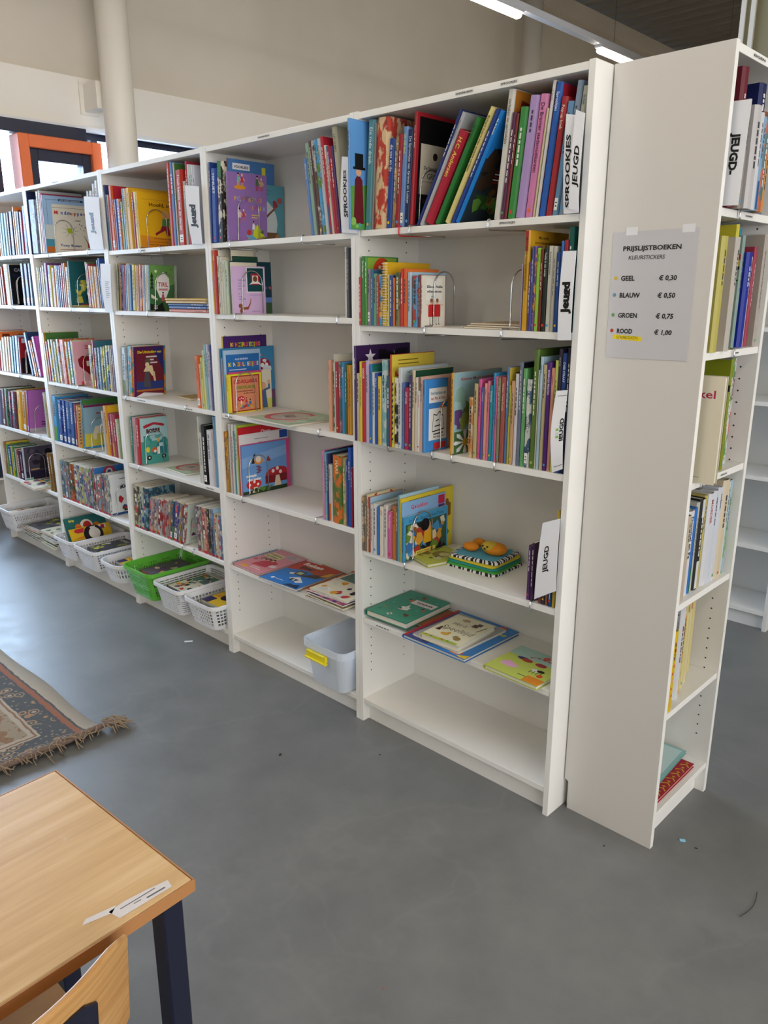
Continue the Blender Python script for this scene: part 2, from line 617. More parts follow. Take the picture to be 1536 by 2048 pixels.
def bookcase(name, label, W, shelves, loc, rz=0.0, plinth=True, notch=False, labels=(), group=None):
    r = thing(name, label, 'bookcase', loc, rz, group)
    for side in (0, 1):
        xa, xb = (0, T) if side == 0 else (W - T, W)
        b = MB()
        if notch:
            arc = [(D - .014 + .014 * (1 - math.cos(t)), .082 + .014 * math.sin(t)) for t in [math.pi / 2 * i / 5 for i in range(6)]]
            poly = [(0, 0), (D - .014, 0)] + [(D - .014, .08)] + arc[1:] + [(D, H), (0, H)]
            b.prism(poly, xa, xb, 0)
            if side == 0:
                b.mi[0] = b.mi[1] = 2       # outer and inner faces take the painted shade, edges still white
        else:
            b.cbox((xa, 0, 0), (xb, D, H), .0008)
        xi, sgn = (xb, 1) if side == 0 else (xa, -1)
        for yy in (.042, .215):
            zz = .19
            while zz < 1.92:
                ring = [(xi + sgn * .0004, yy + .0026 * math.cos(a), zz + .0026 * math.sin(a)) for a in [math.pi / 4 * i for i in range(8)]]
                b.add(ring, [tuple(range(8)) if sgn > 0 else tuple(range(7, -1, -1))], 1)
                zz += .032
        b.build('side_panel', ['melamine', 'hole', 'panel_shade'], r, colour=False)
    b = MB(); b.cbox((T, .001, H - T - .003), (W - T, D, H - .003), .0008); b.build('top_panel', 'melamine', r)
    b = MB(); b.cbox((T, .002, shelves[-1] - T), (W - T, D - .006, shelves[-1]), .0008); b.build('bottom_panel', 'melamine', r)
    b = MB(); b.box((T, .03, 0), (W - T, .042, shelves[-1] - T)); b.build('plinth', 'melamine', r)
    b = MB(); b.box((T, D - .006, 0), (W - T, D - .002, H - T - .003)); b.build('back_panel', 'back', r)
    for z in shelves[:-1]:
        b = MB(); b.cbox((T + .001, .003, z - T), (W - T - .001, D - .008, z), .0008); b.build('shelf', 'melamine', r)
    for x, z, w, s in labels:
        b = MB()
        y0 = .0006 if z > 1.95 else .0024
        P = lambda a, c, l: (a, y0 - .0003 * l, c)
        b.flat([(x, z - .0045), (x + w, z - .0045), (x + w, z + .0045), (x, z + .0045)], P, 0, 0, lin('#e4e2de'))
        if s:
            b.text(s, P, x + .003, z - .0026, .0052, 2, (.02, .02, .02), width=w - .006, bold=.02)
        else:
            for k in range(5):
                b.flat([(x + .004 + k * (w - .008) / 5, z - .0018), (x + .004 + (k + .75) * (w - .008) / 5, z - .0018), (x + .004 + (k + .75) * (w - .008) / 5, z + .0018), (x + .004 + k * (w - .008) / 5, z + .0018)], P, 2, 0, (.12, .12, .12))
        b.build('shelf_label', 'print', r)
    return r


S4 = [1.688, 1.428, 1.047, .726, .408, .092]
SZ = {'A': [1.688, 1.406, 1.04, .657, .406, .092], 'B': [1.684, 1.426, 1.045, .721, .406, .090], 'C': [1.685, 1.428, 1.046, .725, .408, .092],
      'D': [1.695, 1.436, 1.053, .730, .410, .092], 'E': [1.699, 1.44, 1.062, .731, .42, .092]}
GB = 'white bookcases in the row'
TZ = H - .012
bookcase('bookcase', 'white bookcase beside the grey price-list end panel, empty bottom shelf', .799, SZ['A'], (-.7995, 0, 0), 0, labels=[(.385, TZ, .062, 'KINDERBOEKEN'), (.53, TZ, .055, 'SPROOKJES'), (.54, 1.679, .055, 'SPROOKJES'), (.08, .397, .07, '')], group=GB)
bookcase('bookcase', 'white bookcase with the translucent plastic box on its bottom shelf', .799, SZ['B'], (-1.5995, 0, 0), 0, labels=[(.33, TZ, .068, 'KINDERBOEKEN'), (.045, 1.036, .055, '')], group=GB)
bookcase('bookcase', 'white bookcase with the green basket on its bottom shelf', .799, SZ['C'], (-2.3995, 0, 0), 0, labels=[(.28, 1.676, .06, ''), (.16, 1.037, .08, ''), (.55, 1.037, .07, ''), (.68, .716, .06, '')], group=GB)
bookcase('bookcase', 'white bookcase with the three white baskets on its bottom shelf', .799, SZ['D'], (-3.1995, 0, 0), 0, labels=[(.33, TZ, .07, ''), (.30, 1.686, .06, ''), (.35, .721, .06, '')], group=GB)
bookcase('bookcase', 'white bookcase at the window end of the row', .799, SZ['E'], (-3.9995, 0, 0), 0, labels=[(.35, 1.431, .06, '')], group=GB)
NW = .381
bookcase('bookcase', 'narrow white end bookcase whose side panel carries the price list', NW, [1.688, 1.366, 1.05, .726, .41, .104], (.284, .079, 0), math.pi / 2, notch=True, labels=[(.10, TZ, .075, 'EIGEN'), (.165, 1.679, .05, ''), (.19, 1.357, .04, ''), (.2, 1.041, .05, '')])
bookcase('bookcase', 'empty white bookcase across the aisle behind the narrow end bookcase', .799, [1.69, 1.36, 1.045, .715, .395, .09], (-.80, 1.82, 0), 0)

# ---------------------------------------------------------------- books
ORD = 'first second third fourth fifth sixth seventh eighth ninth tenth eleventh twelfth thirteenth fourteenth fifteenth sixteenth seventeenth eighteenth nineteenth twentieth'.split()


def ordinal(n):          # n counted from 1
    if n <= 20:
        return ORD[n - 1]
    t = {2: 'twenty', 3: 'thirty', 4: 'forty', 5: 'fifty', 6: 'sixty'}[n // 10]
    return t[:-1] + 'ieth' if n % 10 == 0 else t + '-' + ORD[n % 10 - 1]


def colour_word(h):
    import colorsys
    r, g, b_ = [int(h[i:i + 2], 16) / 255 for i in (1, 3, 5)]
    hh, ll, ss = colorsys.rgb_to_hls(r, g, b_)
    hue = hh * 360
    if ss < .12 or (ll > .8 and ss < .35):
        return 'white' if ll > .78 else 'light grey' if ll > .62 else 'grey' if ll > .3 else 'black'
    if ll < .12:
        return 'black'
    if ss < .3 and 20 < hue < 75:
        return 'cream' if ll > .68 else 'beige' if ll > .5 else 'olive brown'
    nm = None
    for lim, w_ in ((14, 'red'), (40, 'orange'), (66, 'yellow'), (160, 'green'), (195, 'teal'), (248, 'blue'), (290, 'purple'), (330, 'pink'), (361, 'red')):
        if hue < lim:
            nm = w_
            break
    if nm == 'red' and ll > .62: nm = 'pink'
    if nm == 'pink' and ll < .35: nm = 'maroon'
    if nm == 'orange' and (ll < .4 or ss < .45): return 'brown' if ll < .55 else 'tan'
    if nm == 'yellow' and ll < .35: nm = 'olive'
    if nm == 'yellow' and ll > .7: return 'pale yellow'
    if ll < .3: return 'dark ' + nm
    if ll > .68: return 'pale ' + nm
    return nm


K = (.02, .02, .02)
DOTS = ['#e0c030', '#5a9ac8', '#5aa55a', '#d03a30']


LAY = [1]


def multi(b, s, P, a, y, h, cols, layer=3, step=None, bold=.03):
    x = a
    LAY[0] += .25
    layer = LAY[0]
    for i, ch in enumerate(s):
        if ch != ' ':
            b.text(ch, P, x, y, h, layer, lin(cols[i % len(cols)]), bold=bold)
        x += step if step else glyphs(ch if ch != ' ' else 'n', bold)[2] * h / .73 + h * .16


def disc(cx, cy, rx, ry=None, n=18):
    ry = rx if ry is None else ry
    return [(cx + rx * math.cos(2 * math.pi * i / n), cy + ry * math.sin(2 * math.pi * i / n)) for i in range(n)]


def rect(x0, y0, x1, y1):
    return [(x0, y0), (x1, y0), (x1, y1), (x0, y1)]


def cover_art(b, P, w, h, key, seed):
    """Printed front: shapes given as fractions of the cover, letters in metres."""
    rnd = random.Random(seed)
    lay = LAY
    lay[0] = 1
    k01 = lambda v: min(1.0, max(0.0, v))

    def R(x0, y0, x1, y1, c):
        lay[0] += .25
        b.flat([(x * w, y * h) for x, y in rect(x0, y0, x1, y1)], P, lay[0], 0, lin(c))

    def C(x, y, rx, c, ry=None):
        lay[0] += .25
        b.flat([(k01(px) * w, k01(py) * h) for px, py in disc(x, y, rx, ry if ry else rx * w / h)], P, lay[0], 0, lin(c))

    def PL(pts, c):
        lay[0] += .25
        b.flat([(k01(x) * w, k01(y) * h) for x, y in pts], P, lay[0], 0, lin(c))

    def TX(s, x, y, hh, c, wd=None, bold=.02, shear=0.0, mid=False, ang=0.0):
        lay[0] += .25
        b.text(s, P, x * w, y * h, hh * h, lay[0], lin(c), width=wd * w if wd else None, bold=bold, shear=shear, mid=mid, ang=ang)

    def blobs(x0, y0, x1, y1, cols, n, r0, r1):
        for _ in range(n):
            cx, cy, r = rnd.uniform(x0, x1), rnd.uniform(y0, y1), rnd.uniform(r0, r1)
            k = rnd.randint(5, 8)
            a0 = rnd.random() * 6
            PL([(min(x1, max(x0, cx + r * rnd.uniform(.6, 1.2) * math.cos(a0 + 6.283 * i / k))), min(y1, max(y0, cy + r * w / h * rnd.uniform(.6, 1.2) * math.sin(a0 + 6.283 * i / k)))) for i in range(k)], rnd.choice(cols))

    def lines(x, y, wd, n, c, gap=.03, th=.008):
        for i in range(n):
            R(x, y - i * gap, x + wd * rnd.uniform(.6, 1), y - i * gap + th, c)

    def figure(x, y, s, top, leg, hair='#3a2a20', skin='#e8b890'):
        PL([(x - .10 * s, y + .30 * s), (x + .10 * s, y + .30 * s), (x + .14 * s, y), (x - .14 * s, y)], top)
        R(x - .10 * s, y - .25 * s, x - .03 * s, y, leg); R(x + .03 * s, y - .25 * s, x + .10 * s, y, leg)
        C(x, y + .38 * s, .08 * s, skin); C(x, y + .43 * s, .075 * s, hair)
        PL([(x + .1 * s, y + .28 * s), (x + .28 * s, y + .12 * s), (x + .26 * s, y + .07 * s), (x + .1 * s, y + .2 * s)], skin)

    plain = {'red': '#b8283a', 'yellow': '#e0b028', 'orange': '#e07a3a', 'peach': '#e0b590', 'golden': '#d9c24a', 'cream': '#d8d0ba', 'greenblue': '#2f7a6a', 'paleblue': '#a8cbe0', 'darkgreen': '#234a38', 'blackc': '#15161c',
             'brown': '#b87428', 'lime': '#a8bf3f', 'pink': '#d0508a', 'greenc': '#4a7a3f', 'navyc': '#1f2850', 'tealc': '#3a7080', 'skyblue': '#4aa0d8', 'redc': '#9a2a28', 'seizoen': '#c8d8dc', 'arc': '#d8cc90', 'yellowbusy': '#e0c83a', 'voorlees': '#e0a82a', 'comicpale': '#c8d4c8'}
    if key in plain:
        R(.01, .005, .995, .995, plain[key])
        if key in ('brown', 'orange'):
            blobs(.1, .6, .95, .95, ['#7a2a18', '#e0902a', '#a84a1a'], 7, .06, .2)
        if key == 'golden' or key == 'yellowbusy':
            lines(.15, .93, .6, 2, '#7a6a20', .04, .012); blobs(.08, .05, .95, .85, ['#4a8a3a', '#d0503a', '#e0d890', '#7a5a2a'], 12, .05, .14)
        if key == 'seizoen':
            TX('HET BOEK VOOR ALLE SEIZOENEN', .1, .93, .028, '#4a6a80', wd=.8)
        if key == 'arc':
            C(.55, .9, .35, '#c04038'); C(.55, .88, .29, '#e0d8b0')
        if key == 'voorlees':
            TX('Mijn eerste', .2, .92, .03, '#4a3010'); TX('voorleesverhalenboek', .1, .87, .028, '#4a3010', wd=.8); C(.5, .6, .2, '#c05a2a')
        if key == 'skyblue':
            PL([(.5, .96), (.8, .96), (.65, .9)], '#b02a30'); R(.01, .005, .995, .5, '#5aa038')
        if key == 'redc':
            R(.01, .9, .995, .995, '#6fb0d8')
        if key == 'comicpale':
            blobs(.2, .2, .8, .5, ['#b03a50', '#6a3a5a', '#e0c0c0'], 6, .06, .14); lines(.2, .15, .6, 3, '#5a5a60')
        return
    if key == 'hat':
        R(.01, .005, .99, .99, '#5f9ad8'); PL([(.0, .005), (.99, .005), (.99, .35), (.3, .42), (0, .4)], '#5a9a48')
        PL([(.05, .06), (.24, .06), (.22, .46), (.14, .52), (.08, .46)], '#6a1f28'); C(.15, .53, .05, '#d8a888'); R(.05, .555, .27, .58, '#181818'); R(.085, .57, .235, .70, '#181818'); blobs(.01, .02, .2, .12, ['#4aa0a0', '#8ac060'], 5, .03, .06)
    elif key == 'grimm':
        R(.0, .0, 1, 1, '#a8252e'); R(.06, .03, .96, .965, '#121012'); R(.12, .30, .86, .74, '#d8cdb4')
        TX('De Sprookjes van', .49, .52, .032, '#2a2018', mid=True); TX('GRIMM', .49, .44, .05, '#2a2018', mid=True, bold=.0); C(.49, .64, .06, '#2a2018'); R(.2, .41, .78, .413, '#2a2018')
        blobs(.15, .06, .85, .26, ['#3a2a20', '#5a3a28'], 8, .05, .1)
    elif key == 'darkforest':
        R(.01, .005, .99, .99, '#23303a'); R(.01, .6, .99, .99, '#1f78c8'); blobs(.05, .3, .95, .7, ['#1a1814', '#3a2a20', '#182030'], 12, .08, .2); blobs(.05, .02, .95, .28, ['#3a6a2a', '#5a8a3a', '#284a20'], 8, .1, .2)
        for i in range(5): R(.35, .40 + i * .025, .6, .412 + i * .025, '#e0e0e0' if i % 2 else '#a02a30')
        blobs(.2, .12, .8, .35, ['#6a4a28', '#8a6a3a'], 8, .04, .09)
    elif key == 'apple':
        R(.01, .005, .99, .99, '#8ab040'); C(.5, .8, .3, '#c84028'); PL([(.5, .9), (.62, .97), (.68, .92)], '#2f6a2a'); C(.42, .85, .05, '#f0d8c8')
    elif key == 'ellie':
        R(.0, .0, 1, 1, '#e6e0d2'); R(.12, .52, .85, .94, '#efece4')
        TX('Ellie en Nellie', .15, .76, .052, '#1a1a1a', wd=.72, bold=.03); TX('willen winnen', .15, .67, .05, '#1a1a1a', wd=.68, bold=.03); TX('Rinske', .35, .58, .03, '#3a3a3a')
        for x in (.36, .63): C(x, .485, .07, '#e0b8a0'); C(x, .52, .06, '#8a5a3a')
        R(.22, .2, .78, .44, '#c02a28'); R(.12, .42, .25, .44, '#e0b8a0'); R(.76, .42, .9, .44, '#e0b8a0')
        for x in (.3, .42, .58, .7): R(x - .008, .05, x + .008, .2, '#2a2a2a'); R(x - .008, .045, x + .05, .06, '#2a2a2a')
    elif key == 'star':
        R(.0, .0, 1, 1, '#3a2050')
        PL([(.25 + (.10 if i % 2 == 0 else .04) * math.cos(1.571 + i * .6283), .88 + (.10 if i % 2 == 0 else .04) * w / h * math.sin(1.571 + i * .6283)) for i in range(10)], '#e8e4f0')
        TX('D', .33, .74, .07, '#c8a83a', shear=.2); blobs(.4, .8, .95, .95, ['#15101f', '#20142f'], 5, .08, .15); TX("'t", .68, .9, .03, '#c8c0d8')
    elif key == 'pimpom':
        R(.0, .0, 1, 1, '#3f88d0'); R(.14, .16, .97, .88, '#e4e4e0')
        TX('Verhaaltjes en', .2, .79, .045, '#4a78a0', wd=.7); TX('van Pim & Pom', .22, .72, .04, '#a03a50', wd=.66)
        R(.14, .60, .97, .68, '#3f80c8'); PL([(.6, .6), (.75, .67), (.9, .6)], '#d07030')
        for a_, b_ in (((.3, .28), (.35, .52)), ((.35, .52), (.5, .5)), ((.5, .5), (.62, .55)), ((.62, .55), (.8, .48)), ((.8, .48), (.85, .3)), ((.3, .28), (.85, .3)), ((.4, .35), (.7, .36)), ((.45, .42), (.6, .44)), ((.35, .24), (.8, .25))):
            dx, dy = b_[0] - a_[0], b_[1] - a_[1]; q = math.hypot(dx, dy); ox, oy = -dy / q * .008, dx / q * .008
            PL([(a_[0] - ox, a_[1] - oy), (b_[0] - ox, b_[1] - oy), (b_[0] + ox, b_[1] + oy), (a_[0] + ox, a_[1] + oy)], '#202020')
        TX('MIES BOUHUYS', .35, .19, .025, '#303030'); R(.35, .03, .92, .12, '#c03038')
    elif key == 'muis':
        R(.0, .0, 1, 1, '#9cc0c8'); blobs(.02, .3, .98, .85, ['#8ab0b8', '#a8c8c8', '#90b4a8', '#b0a868', '#6a8048'], 14, .1, .22); R(.02, .0, .98, .28, '#4a6a3a')
        TX('Kleine Muis ontdekt de', .14, .90, .035, '#b03a50', wd=.8); blobs(.02, .25, .6, .55, ['#5a8048', '#3a5a30', '#8a9a50', '#6a4a80'], 12, .05, .12)
        for i in range(8):
            a_ = i * math.pi / 4
            PL([(.24, .14), (.24 + .2 * math.cos(a_ - .2), .14 + .13 * math.sin(a_ - .2)), (.24 + .24 * math.cos(a_), .14 + .16 * math.sin(a_)), (.24 + .2 * math.cos(a_ + .2), .14 + .13 * math.sin(a_ + .2))], '#e0e4e4')
        C(.24, .14, .05, '#d8b040')
    elif key == 'geluiden':
        R(.0, .0, 1, 1, '#8ab4e0'); multi(b, 'Geluiden', P, .2 * w, .86 * h, .07 * h, ['#d03040', '#c03048', '#e0503a', '#d83a5a'], 3); R(.82, .82, .97, .97, '#c02850'); R(.82, .73, .97, .81, '#5a3080')
    elif key == 'sprookbos':
        R(.0, .0, 1, 1, '#4a9ac8'); TX('in het SprookjesTuin', .1, .86, .07, '#1f6a8a', wd=.8, shear=.2); R(.03, .03, .97, .82, '#3a5a48')
        blobs(.04, .04, .96, .8, ['#d89a3a', '#3a70b0', '#e0c8a0', '#b03a30', '#6a8a3a', '#20242a', '#e0d8c8', '#8a5a30', '#4a90c0'], 55, .04, .11)
        PL([(.42, .3), (.62, .3), (.6, .58), (.5, .66), (.44, .55)], '#e0a828'); C(.5, .68, .09, '#d8a078'); C(.46, .72, .1, '#181418'); R(.25, .1, .7, .18, '#e0d060'); TX('KARTONBOEK', .28, .115, .04, '#3a3010', wd=.38)
    elif key == 'voorl':
        R(.0, .0, 1, 1, '#4a78b0'); R(.1, .88, .46, .955, '#e4e4ea'); TX('VOORLEES', .13, .90, .03, '#202030', wd=.3, bold=.03); R(.72, .85, .8, .94, '#d8d040'); C(.5, .7, .22, '#6a98b8')
    elif key == 'cliff':
        R(.0, .0, 1, 1, '#5a9aa8'); C(.45, .35, .4, '#c8d4d4'); blobs(.2, .0, .9, .2, ['#8a6a48', '#7a5a3a', '#9a7a58'], 10, .1, .2); PL([(.35, .2), (.5, .2), (.52, .42), (.38, .42)], '#8a3a38'); C(.44, .5, .09, '#e0b898'); R(.35, .52, .53, .57, '#2a2a30')
        PL([(.5, .4), (.85, .68), (.87, .66), (.52, .36)], '#7a4a40'); blobs(.75, .6, .95, .8, ['#a03a40', '#b05a58'], 4, .04, .08); lines(.3, .9, .5, 3, '#406a78', .03)
    elif key == 'poffert':
        R(.0, .0, 1, 1, '#8f6cab'); cs = ['#d8a83a', '#8aa8d0', '#c0588a', '#d09a38', '#b04a9a', '#c8b050']
        multi(b, 'POFFERTJES', P, .13 * w, .60 * h, .06 * h, cs, 3, step=.075 * w); multi(b, 'PIKNIK', P, .52 * w, .48 * h, .06 * h, cs[2:] + cs, 3, step=.075 * w)
        lines(.58, .40, .26, 2, '#e0c050', .035, .014)
        figure(.24, .86, .28, '#7ab0a0', '#d8a030', '#101018'); figure(.34, .86, .26, '#c03a40', '#d8a030', '#e8d080'); C(.28, .79, .15, '#d8942a', .03); figure(.74, .84, .3, '#4a6a50', '#b0405a', '#101018'); figure(.85, .83, .26, '#c8a060', '#c05050', '#e8d080')
        figure(.25, .36, .3, '#d8c0c0', '#a06080', '#101018'); figure(.36, .37, .24, '#c03a3a', '#c06a80', '#e8d080')
        PL([(.45, .05), (.95, .08), (.72, .28), (.6, .12)], '#c8d030'); PL([(.42, .1), (.55, .03), (.7, .06), (.5, .16)], '#6aa0c0'); C(.5, .15, .06, '#c03a38'); figure(.62, .2, .26, '#e0e0e8', '#c8d030', '#101018'); blobs(.8, .05, .97, .2, ['#6a8a48', '#4a6a40', '#c07a50'], 6, .03, .06)
        TX('door', .4, .02, .02, '#d8b040')
    elif key == 'night':
        R(.0, .0, 1, 1, '#183a48'); R(.0, .0, 1, .3, '#3a5a3a'); C(.7, .82, .1, '#c8b840'); blobs(.5, .3, .98, .6, ['#b04a4a', '#3a5a8a', '#5a8a4a', '#c8a040'], 12, .03, .06); R(.6, .22, 1, .32, '#5a78b8')
    elif key == 'cat':
        R(.0, .0, 1, 1, '#d0b0d8'); R(.42, .46, .97, .98, '#e8e8e4'); R(.445, .475, .95, .965, '#14454a'); R(.56, .62, .82, .85, '#b02a38'); R(.6, .66, .78, .81, '#e4e0d8'); C(.69, .74, .07, '#7a4a2a'); PL([(.5, .62), (.6, .68), (.8, .68), (.92, .60), (.8, .64), (.6, .64)], '#e8e8e8')
        for i, s in enumerate(('Gedichtjes', 'voor', 'de kleine', 'poes')): TX(s, .16, .7 - i * .06, .035, '#5a6aa8', bold=.01)
        TX('en', .16, .42, .03, '#5a6aa8'); TX('versjes', .16, .36, .03, '#5a6aa8'); TX('over katten', .16, .31, .03, '#5a6aa8')
        PL([(.18, .08), (.22, .14), (.42, .16), (.46, .13), (.44, .1), (.3, .1), (.24, .03), (.2, .03)], '#8a5030'); C(.2, .18, .055, '#8a5030'); PL([(.42, .15), (.5, .24), (.52, .33), (.54, .33), (.52, .22), (.46, .13)], '#8a5030'); lines(.55, .06, .35, 1, '#6a6aa0'); lines(.5, .4, .45, 1, '#8a7aa8')
    elif key == 'kl1':
        R(.0, .0, 1, 1, '#4a2a70'); multi(b, 'KINDERLIEDJES', P, .16 * w, .86 * h, .055 * h, ['#e0b83a', '#d05080', '#e07a3a', '#d8c83a', '#8ab050'], 3, step=.053 * w, bold=.05); TX('VERSJES EN LIEDJES', .06, .76, .05, '#d8c8a0', wd=.86, bold=.03)
    elif key == 'kl2':
        R(.0, .0, 1, 1, '#a8c4e0'); R(.06, .0, .97, .93, '#2f6fb8'); TX('ALLE BEKENDE', .3, .84, .028, '#d8e0f0', wd=.35)
        multi(b, 'KINDERLIEDJES', P, .12 * w, .74 * h, .062 * h, ['#e8d84a', '#4aa050', '#e0d8c0', '#d08030', '#e0d050', '#b04a80'], 3, step=.064 * w, bold=.04); lines(.14, .68, .75, 1, '#d8e0f0', .03, .012); R(.5, .64, .85, .65, '#d8e0f0'); C(.48, .44, .3, '#c02a30'); blobs(.1, .5, .9, .62, ['#e0e8f0'], 8, .005, .01)
    elif key == 'berries':
        R(.0, .0, 1, 1, '#3f88b8'); multi(b, 'Beestjes', P, .5 * w, .85 * h, .05 * h, ['#e8e4e0', '#d05050'], 3); C(.8, .68, .13, '#a02038'); C(.77, .7, .035, '#f0f0f0'); C(.85, .7, .035, '#f0f0f0'); blobs(.55, .6, .98, .8, ['#d8e4f0'], 6, .04, .07); R(.0, .0, 1, .3, '#6a4a70'); blobs(.8, .02, .98, .3, ['#3a6a3a', '#b04a58'], 6, .04, .08)
    elif key == 'figure':
        R(.0, .0, 1, 1, '#e4e0d0'); R(.0, .0, 1, .26, '#d8d470'); PL([(.72, .02), (.9, .02), (.86, .5), (.76, .5)], '#4a6a90'); C(.8, .58, .08, '#e0b090'); PL([(.8, .44), (.97, .5), (.96, .66), (.92, .66), (.92, .54), (.8, .5)], '#4a6a90'); C(.94, .68, .04, '#e0b090')
    elif key == 'holland':
        R(.0, .0, 1, 1, '#e4d838'); R(.05, .03, .94, .96, '#a03028'); R(.09, .06, .90, .93, '#d88a68')
        TX('OUD-HOLLANDSE', .14, .76, .09, '#b02030', wd=.72, bold=.04); TX('KINDERLIEDJES', .2, .62, .075, '#6a8a28', wd=.62, bold=.04); TX('Leuke liedjesboekjes', .22, .54, .04, '#3a2018', wd=.5); TX('in alle soorten', .42, .48, .04, '#3a2018', wd=.4)
        C(.34, .36, .11, '#c02030', .07); [C(.3 + .05 * i, .36 + .02 * (i % 2), .018, '#f0e8e0') for i in range(3)]; R(.32, .22, .36, .32, '#e8d8c0'); figure(.5, .26, .25, '#c03030', '#3a5a90'); figure(.62, .2, .28, '#3a70a8', '#c8a030'); blobs(.3, .1, .72, .2, ['#c8c030', '#5a80b0', '#b03a30'], 8, .03, .06)
    elif key == 'onno':
        R(.0, .0, 1, 1, '#c0252f'); TX('Onno', .5, .88, .055, '#f0e0e0', bold=.02)
    elif key == 'mimi':
        R(.0, .0, 1, 1, '#dcd8d8'); R(.82, .86, .99, .99, '#2a50a0'); TX('Mimi', .38, .80, .05, '#20203a', bold=.03); lines(.3, .9, .4, 1, '#6a6a70')
    elif key == 'aapje':
        R(.0, .0, 1, 1, '#6a98d0'); PL([(0, .55), (1, .7), (1, .9), (0, .75)], '#80a8d8'); R(.0, .0, 1, .08, '#2f3f28')
        C(.78, .33, .27, '#b02a30', .15); R(.5, .16, 1, .32, '#7a2028'); PL([(.7, .08), (.86, .08), (.82, .3), (.74, .3)], '#d8c8a8'); [C(x, y, .035, '#e8dcd8') for x, y in ((.68, .4), (.85, .36), (.78, .44))]
        C(.24, .2, .17, '#c03030', .1); [C(x, y, .025, '#f0e8e8') for x, y in ((.15, .2), (.25, .25), (.33, .19))]; PL([(.2, .03), (.34, .03), (.32, .14), (.23, .14)], '#d8c8a8')
        TX('na-aapje', .08, .36, .055, '#f0f4f8', bold=.04); TX('gaat spelen', .1, .28, .055, '#f0f4f8', bold=.04)
        C(.36, .66, .1, '#d88a3a', .07); C(.36, .69, .06, '#e8d8c0'); [C(.35 + .03 * (i % 2), .55 - i * .03, .05, '#7a3030', .012) for i in range(5)]; PL([(.2, .62), (.26, .8), (.3, .82), (.26, .7), (.28, .62)], '#28303a'); PL([(.52, .62), (.58, .74), (.64, .62)], '#8a3a38'); blobs(.2, .02, .65, .12, ['#3a5a28', '#5a8038', '#2a3a20'], 10, .04, .08)
    elif key == 'hoofd':
        R(.0, .0, 1, 1, '#dcb020'); PL([(0, 0), (1, 0), (1, .16), (0, .24)], '#d08a20'); R(.06, .875, .9, .88, '#a87a18')
        TX('Hoofd, schouders,', .2, .76, .065, '#3a2410', wd=1.0 * .78); TX('knie en', .62, .65, .06, '#3a2410', wd=.34); TX('teen', .74, .53, .06, '#3a2410')
        PL([(.42, .42), (.56, .42), (.58, .56), (.44, .56)], '#4a8a50'); C(.5, .62, .07, '#d8b070'); PL([(.42, .42), (.55, .42), (.58, .25), (.5, .25), (.48, .34), (.36, .28), (.3, .24), (.28, .28), (.38, .34)], '#8a2a38'); PL([(.56, .5), (.7, .3), (.73, .32), (.58, .55)], '#e0b070'); R(.68, .22, .85, .34, '#28304a'); C(.86, .26, .07, '#e0d8c8'); R(.25, .18, .8, .19, '#a05a18'); lines(.15, .12, .5, 2, '#7a4a18', .05)
    elif key == 'tiril':
        R(.0, .0, 1, 1, '#6a9a50'); PL([(0, .55), (.3, .45), (1, .6), (1, 0), (0, 0)], '#3f6a40'); C(.25, .87, .05, '#dce8c8')
        for i in range(4): PL([(.02, .5 + i * .08), (.16, .5 + i * .08), (.09, .62 + i * .08)], '#20302a')
        PL([(.3, .72), (.42, .8), (.55, .86), (.66, .8), (.78, .72), (.8, .5), (.66, .3), (.4, .3), (.26, .5)], '#e8e4e4'); TX('TIRIL', .34, .54, .1, '#b03040', wd=.4, bold=.02); lines(.34, .5, .4, 1, '#8a8a8a'); R(.36, .46, .72, .485, '#c05a60')
        PL([(.45, .22), (.6, .22), (.56, .38), (.49, .38)], '#b05a60'); C(.53, .41, .035, '#3a3030'); PL([(.05, .3), (.3, .24), (.3, .28), (.05, .38)], '#e0d8d0'); PL([(0, 0), (.6, 0), (.5, .2), (.3, .12), (0, .18)], '#1a2018'); [R(.15, .06 + i * .03, .3, .07 + i * .03, '#d8d8d8') for i in range(3)]; blobs(.65, .78, .95, .92, ['#203020'], 4, .02, .05)
    elif key == 'uitvind':
        R(.0, .0, 1, 1, '#4a2050'); R(.06, .02, .98, .93, '#6a2030'); PL([(.6, .98), (1, .98), (1, .5)], '#2f2a6a'); R(.06, .12, .98, .3, '#2a3a7a')
        TX('De Uitvinding van', .12, .87, .05, '#d8c030', wd=.8, bold=.04); lines(.4, .78, .4, 3, '#d0ccd0', .06, .03)
        PL([(.3, .2), (.55, .16), (.5, .5), (.36, .52)], '#4a4a50'); C(.45, .7, .1, '#5a4a40'); C(.43, .64, .07, '#d8c8a0'); PL([(.3, .5), (.4, .62), (.6, .62), (.66, .46), (.6, .4), (.5, .5)], '#d8c8a0'); PL([(.6, .46), (.66, .3), (.72, .3), (.68, .5)], '#d0b890'); R(.06, .1, .98, .14, '#a0602a'); PL([(.02, .0), (.3, .08), (.98, .03), (.98, .0)], '#d8d8dc')
    elif key == 'borre':
        R(.0, .0, 1, 1, '#a8ccd0'); R(.0, .0, 1, .5, '#4a9a90'); blobs(.1, .42, .95, .62, ['#3a8a84', '#54a49a'], 8, .1, .18)
        PL([(.1, .83), (.2, .86), (.5, .9), (.8, .86), (.9, .83), (.86, .79), (.5, .85), (.14, .78)], '#b82a38'); TX('BORRE', .22, .68, .085, '#5a2028', wd=.5, bold=.06); lines(.3, .62, .4, 1, '#5a6a70'); lines(.3, .58, .45, 2, '#8aa0a8', .02, .006)
        PL([(.4, .2), (.95, .2), (.95, .36), (.82, .48), (.62, .48), (.56, .36), (.4, .32)], '#2f7a84'); PL([(.66, .44), (.8, .44), (.86, .36), (.66, .36)], '#bcd8dc')
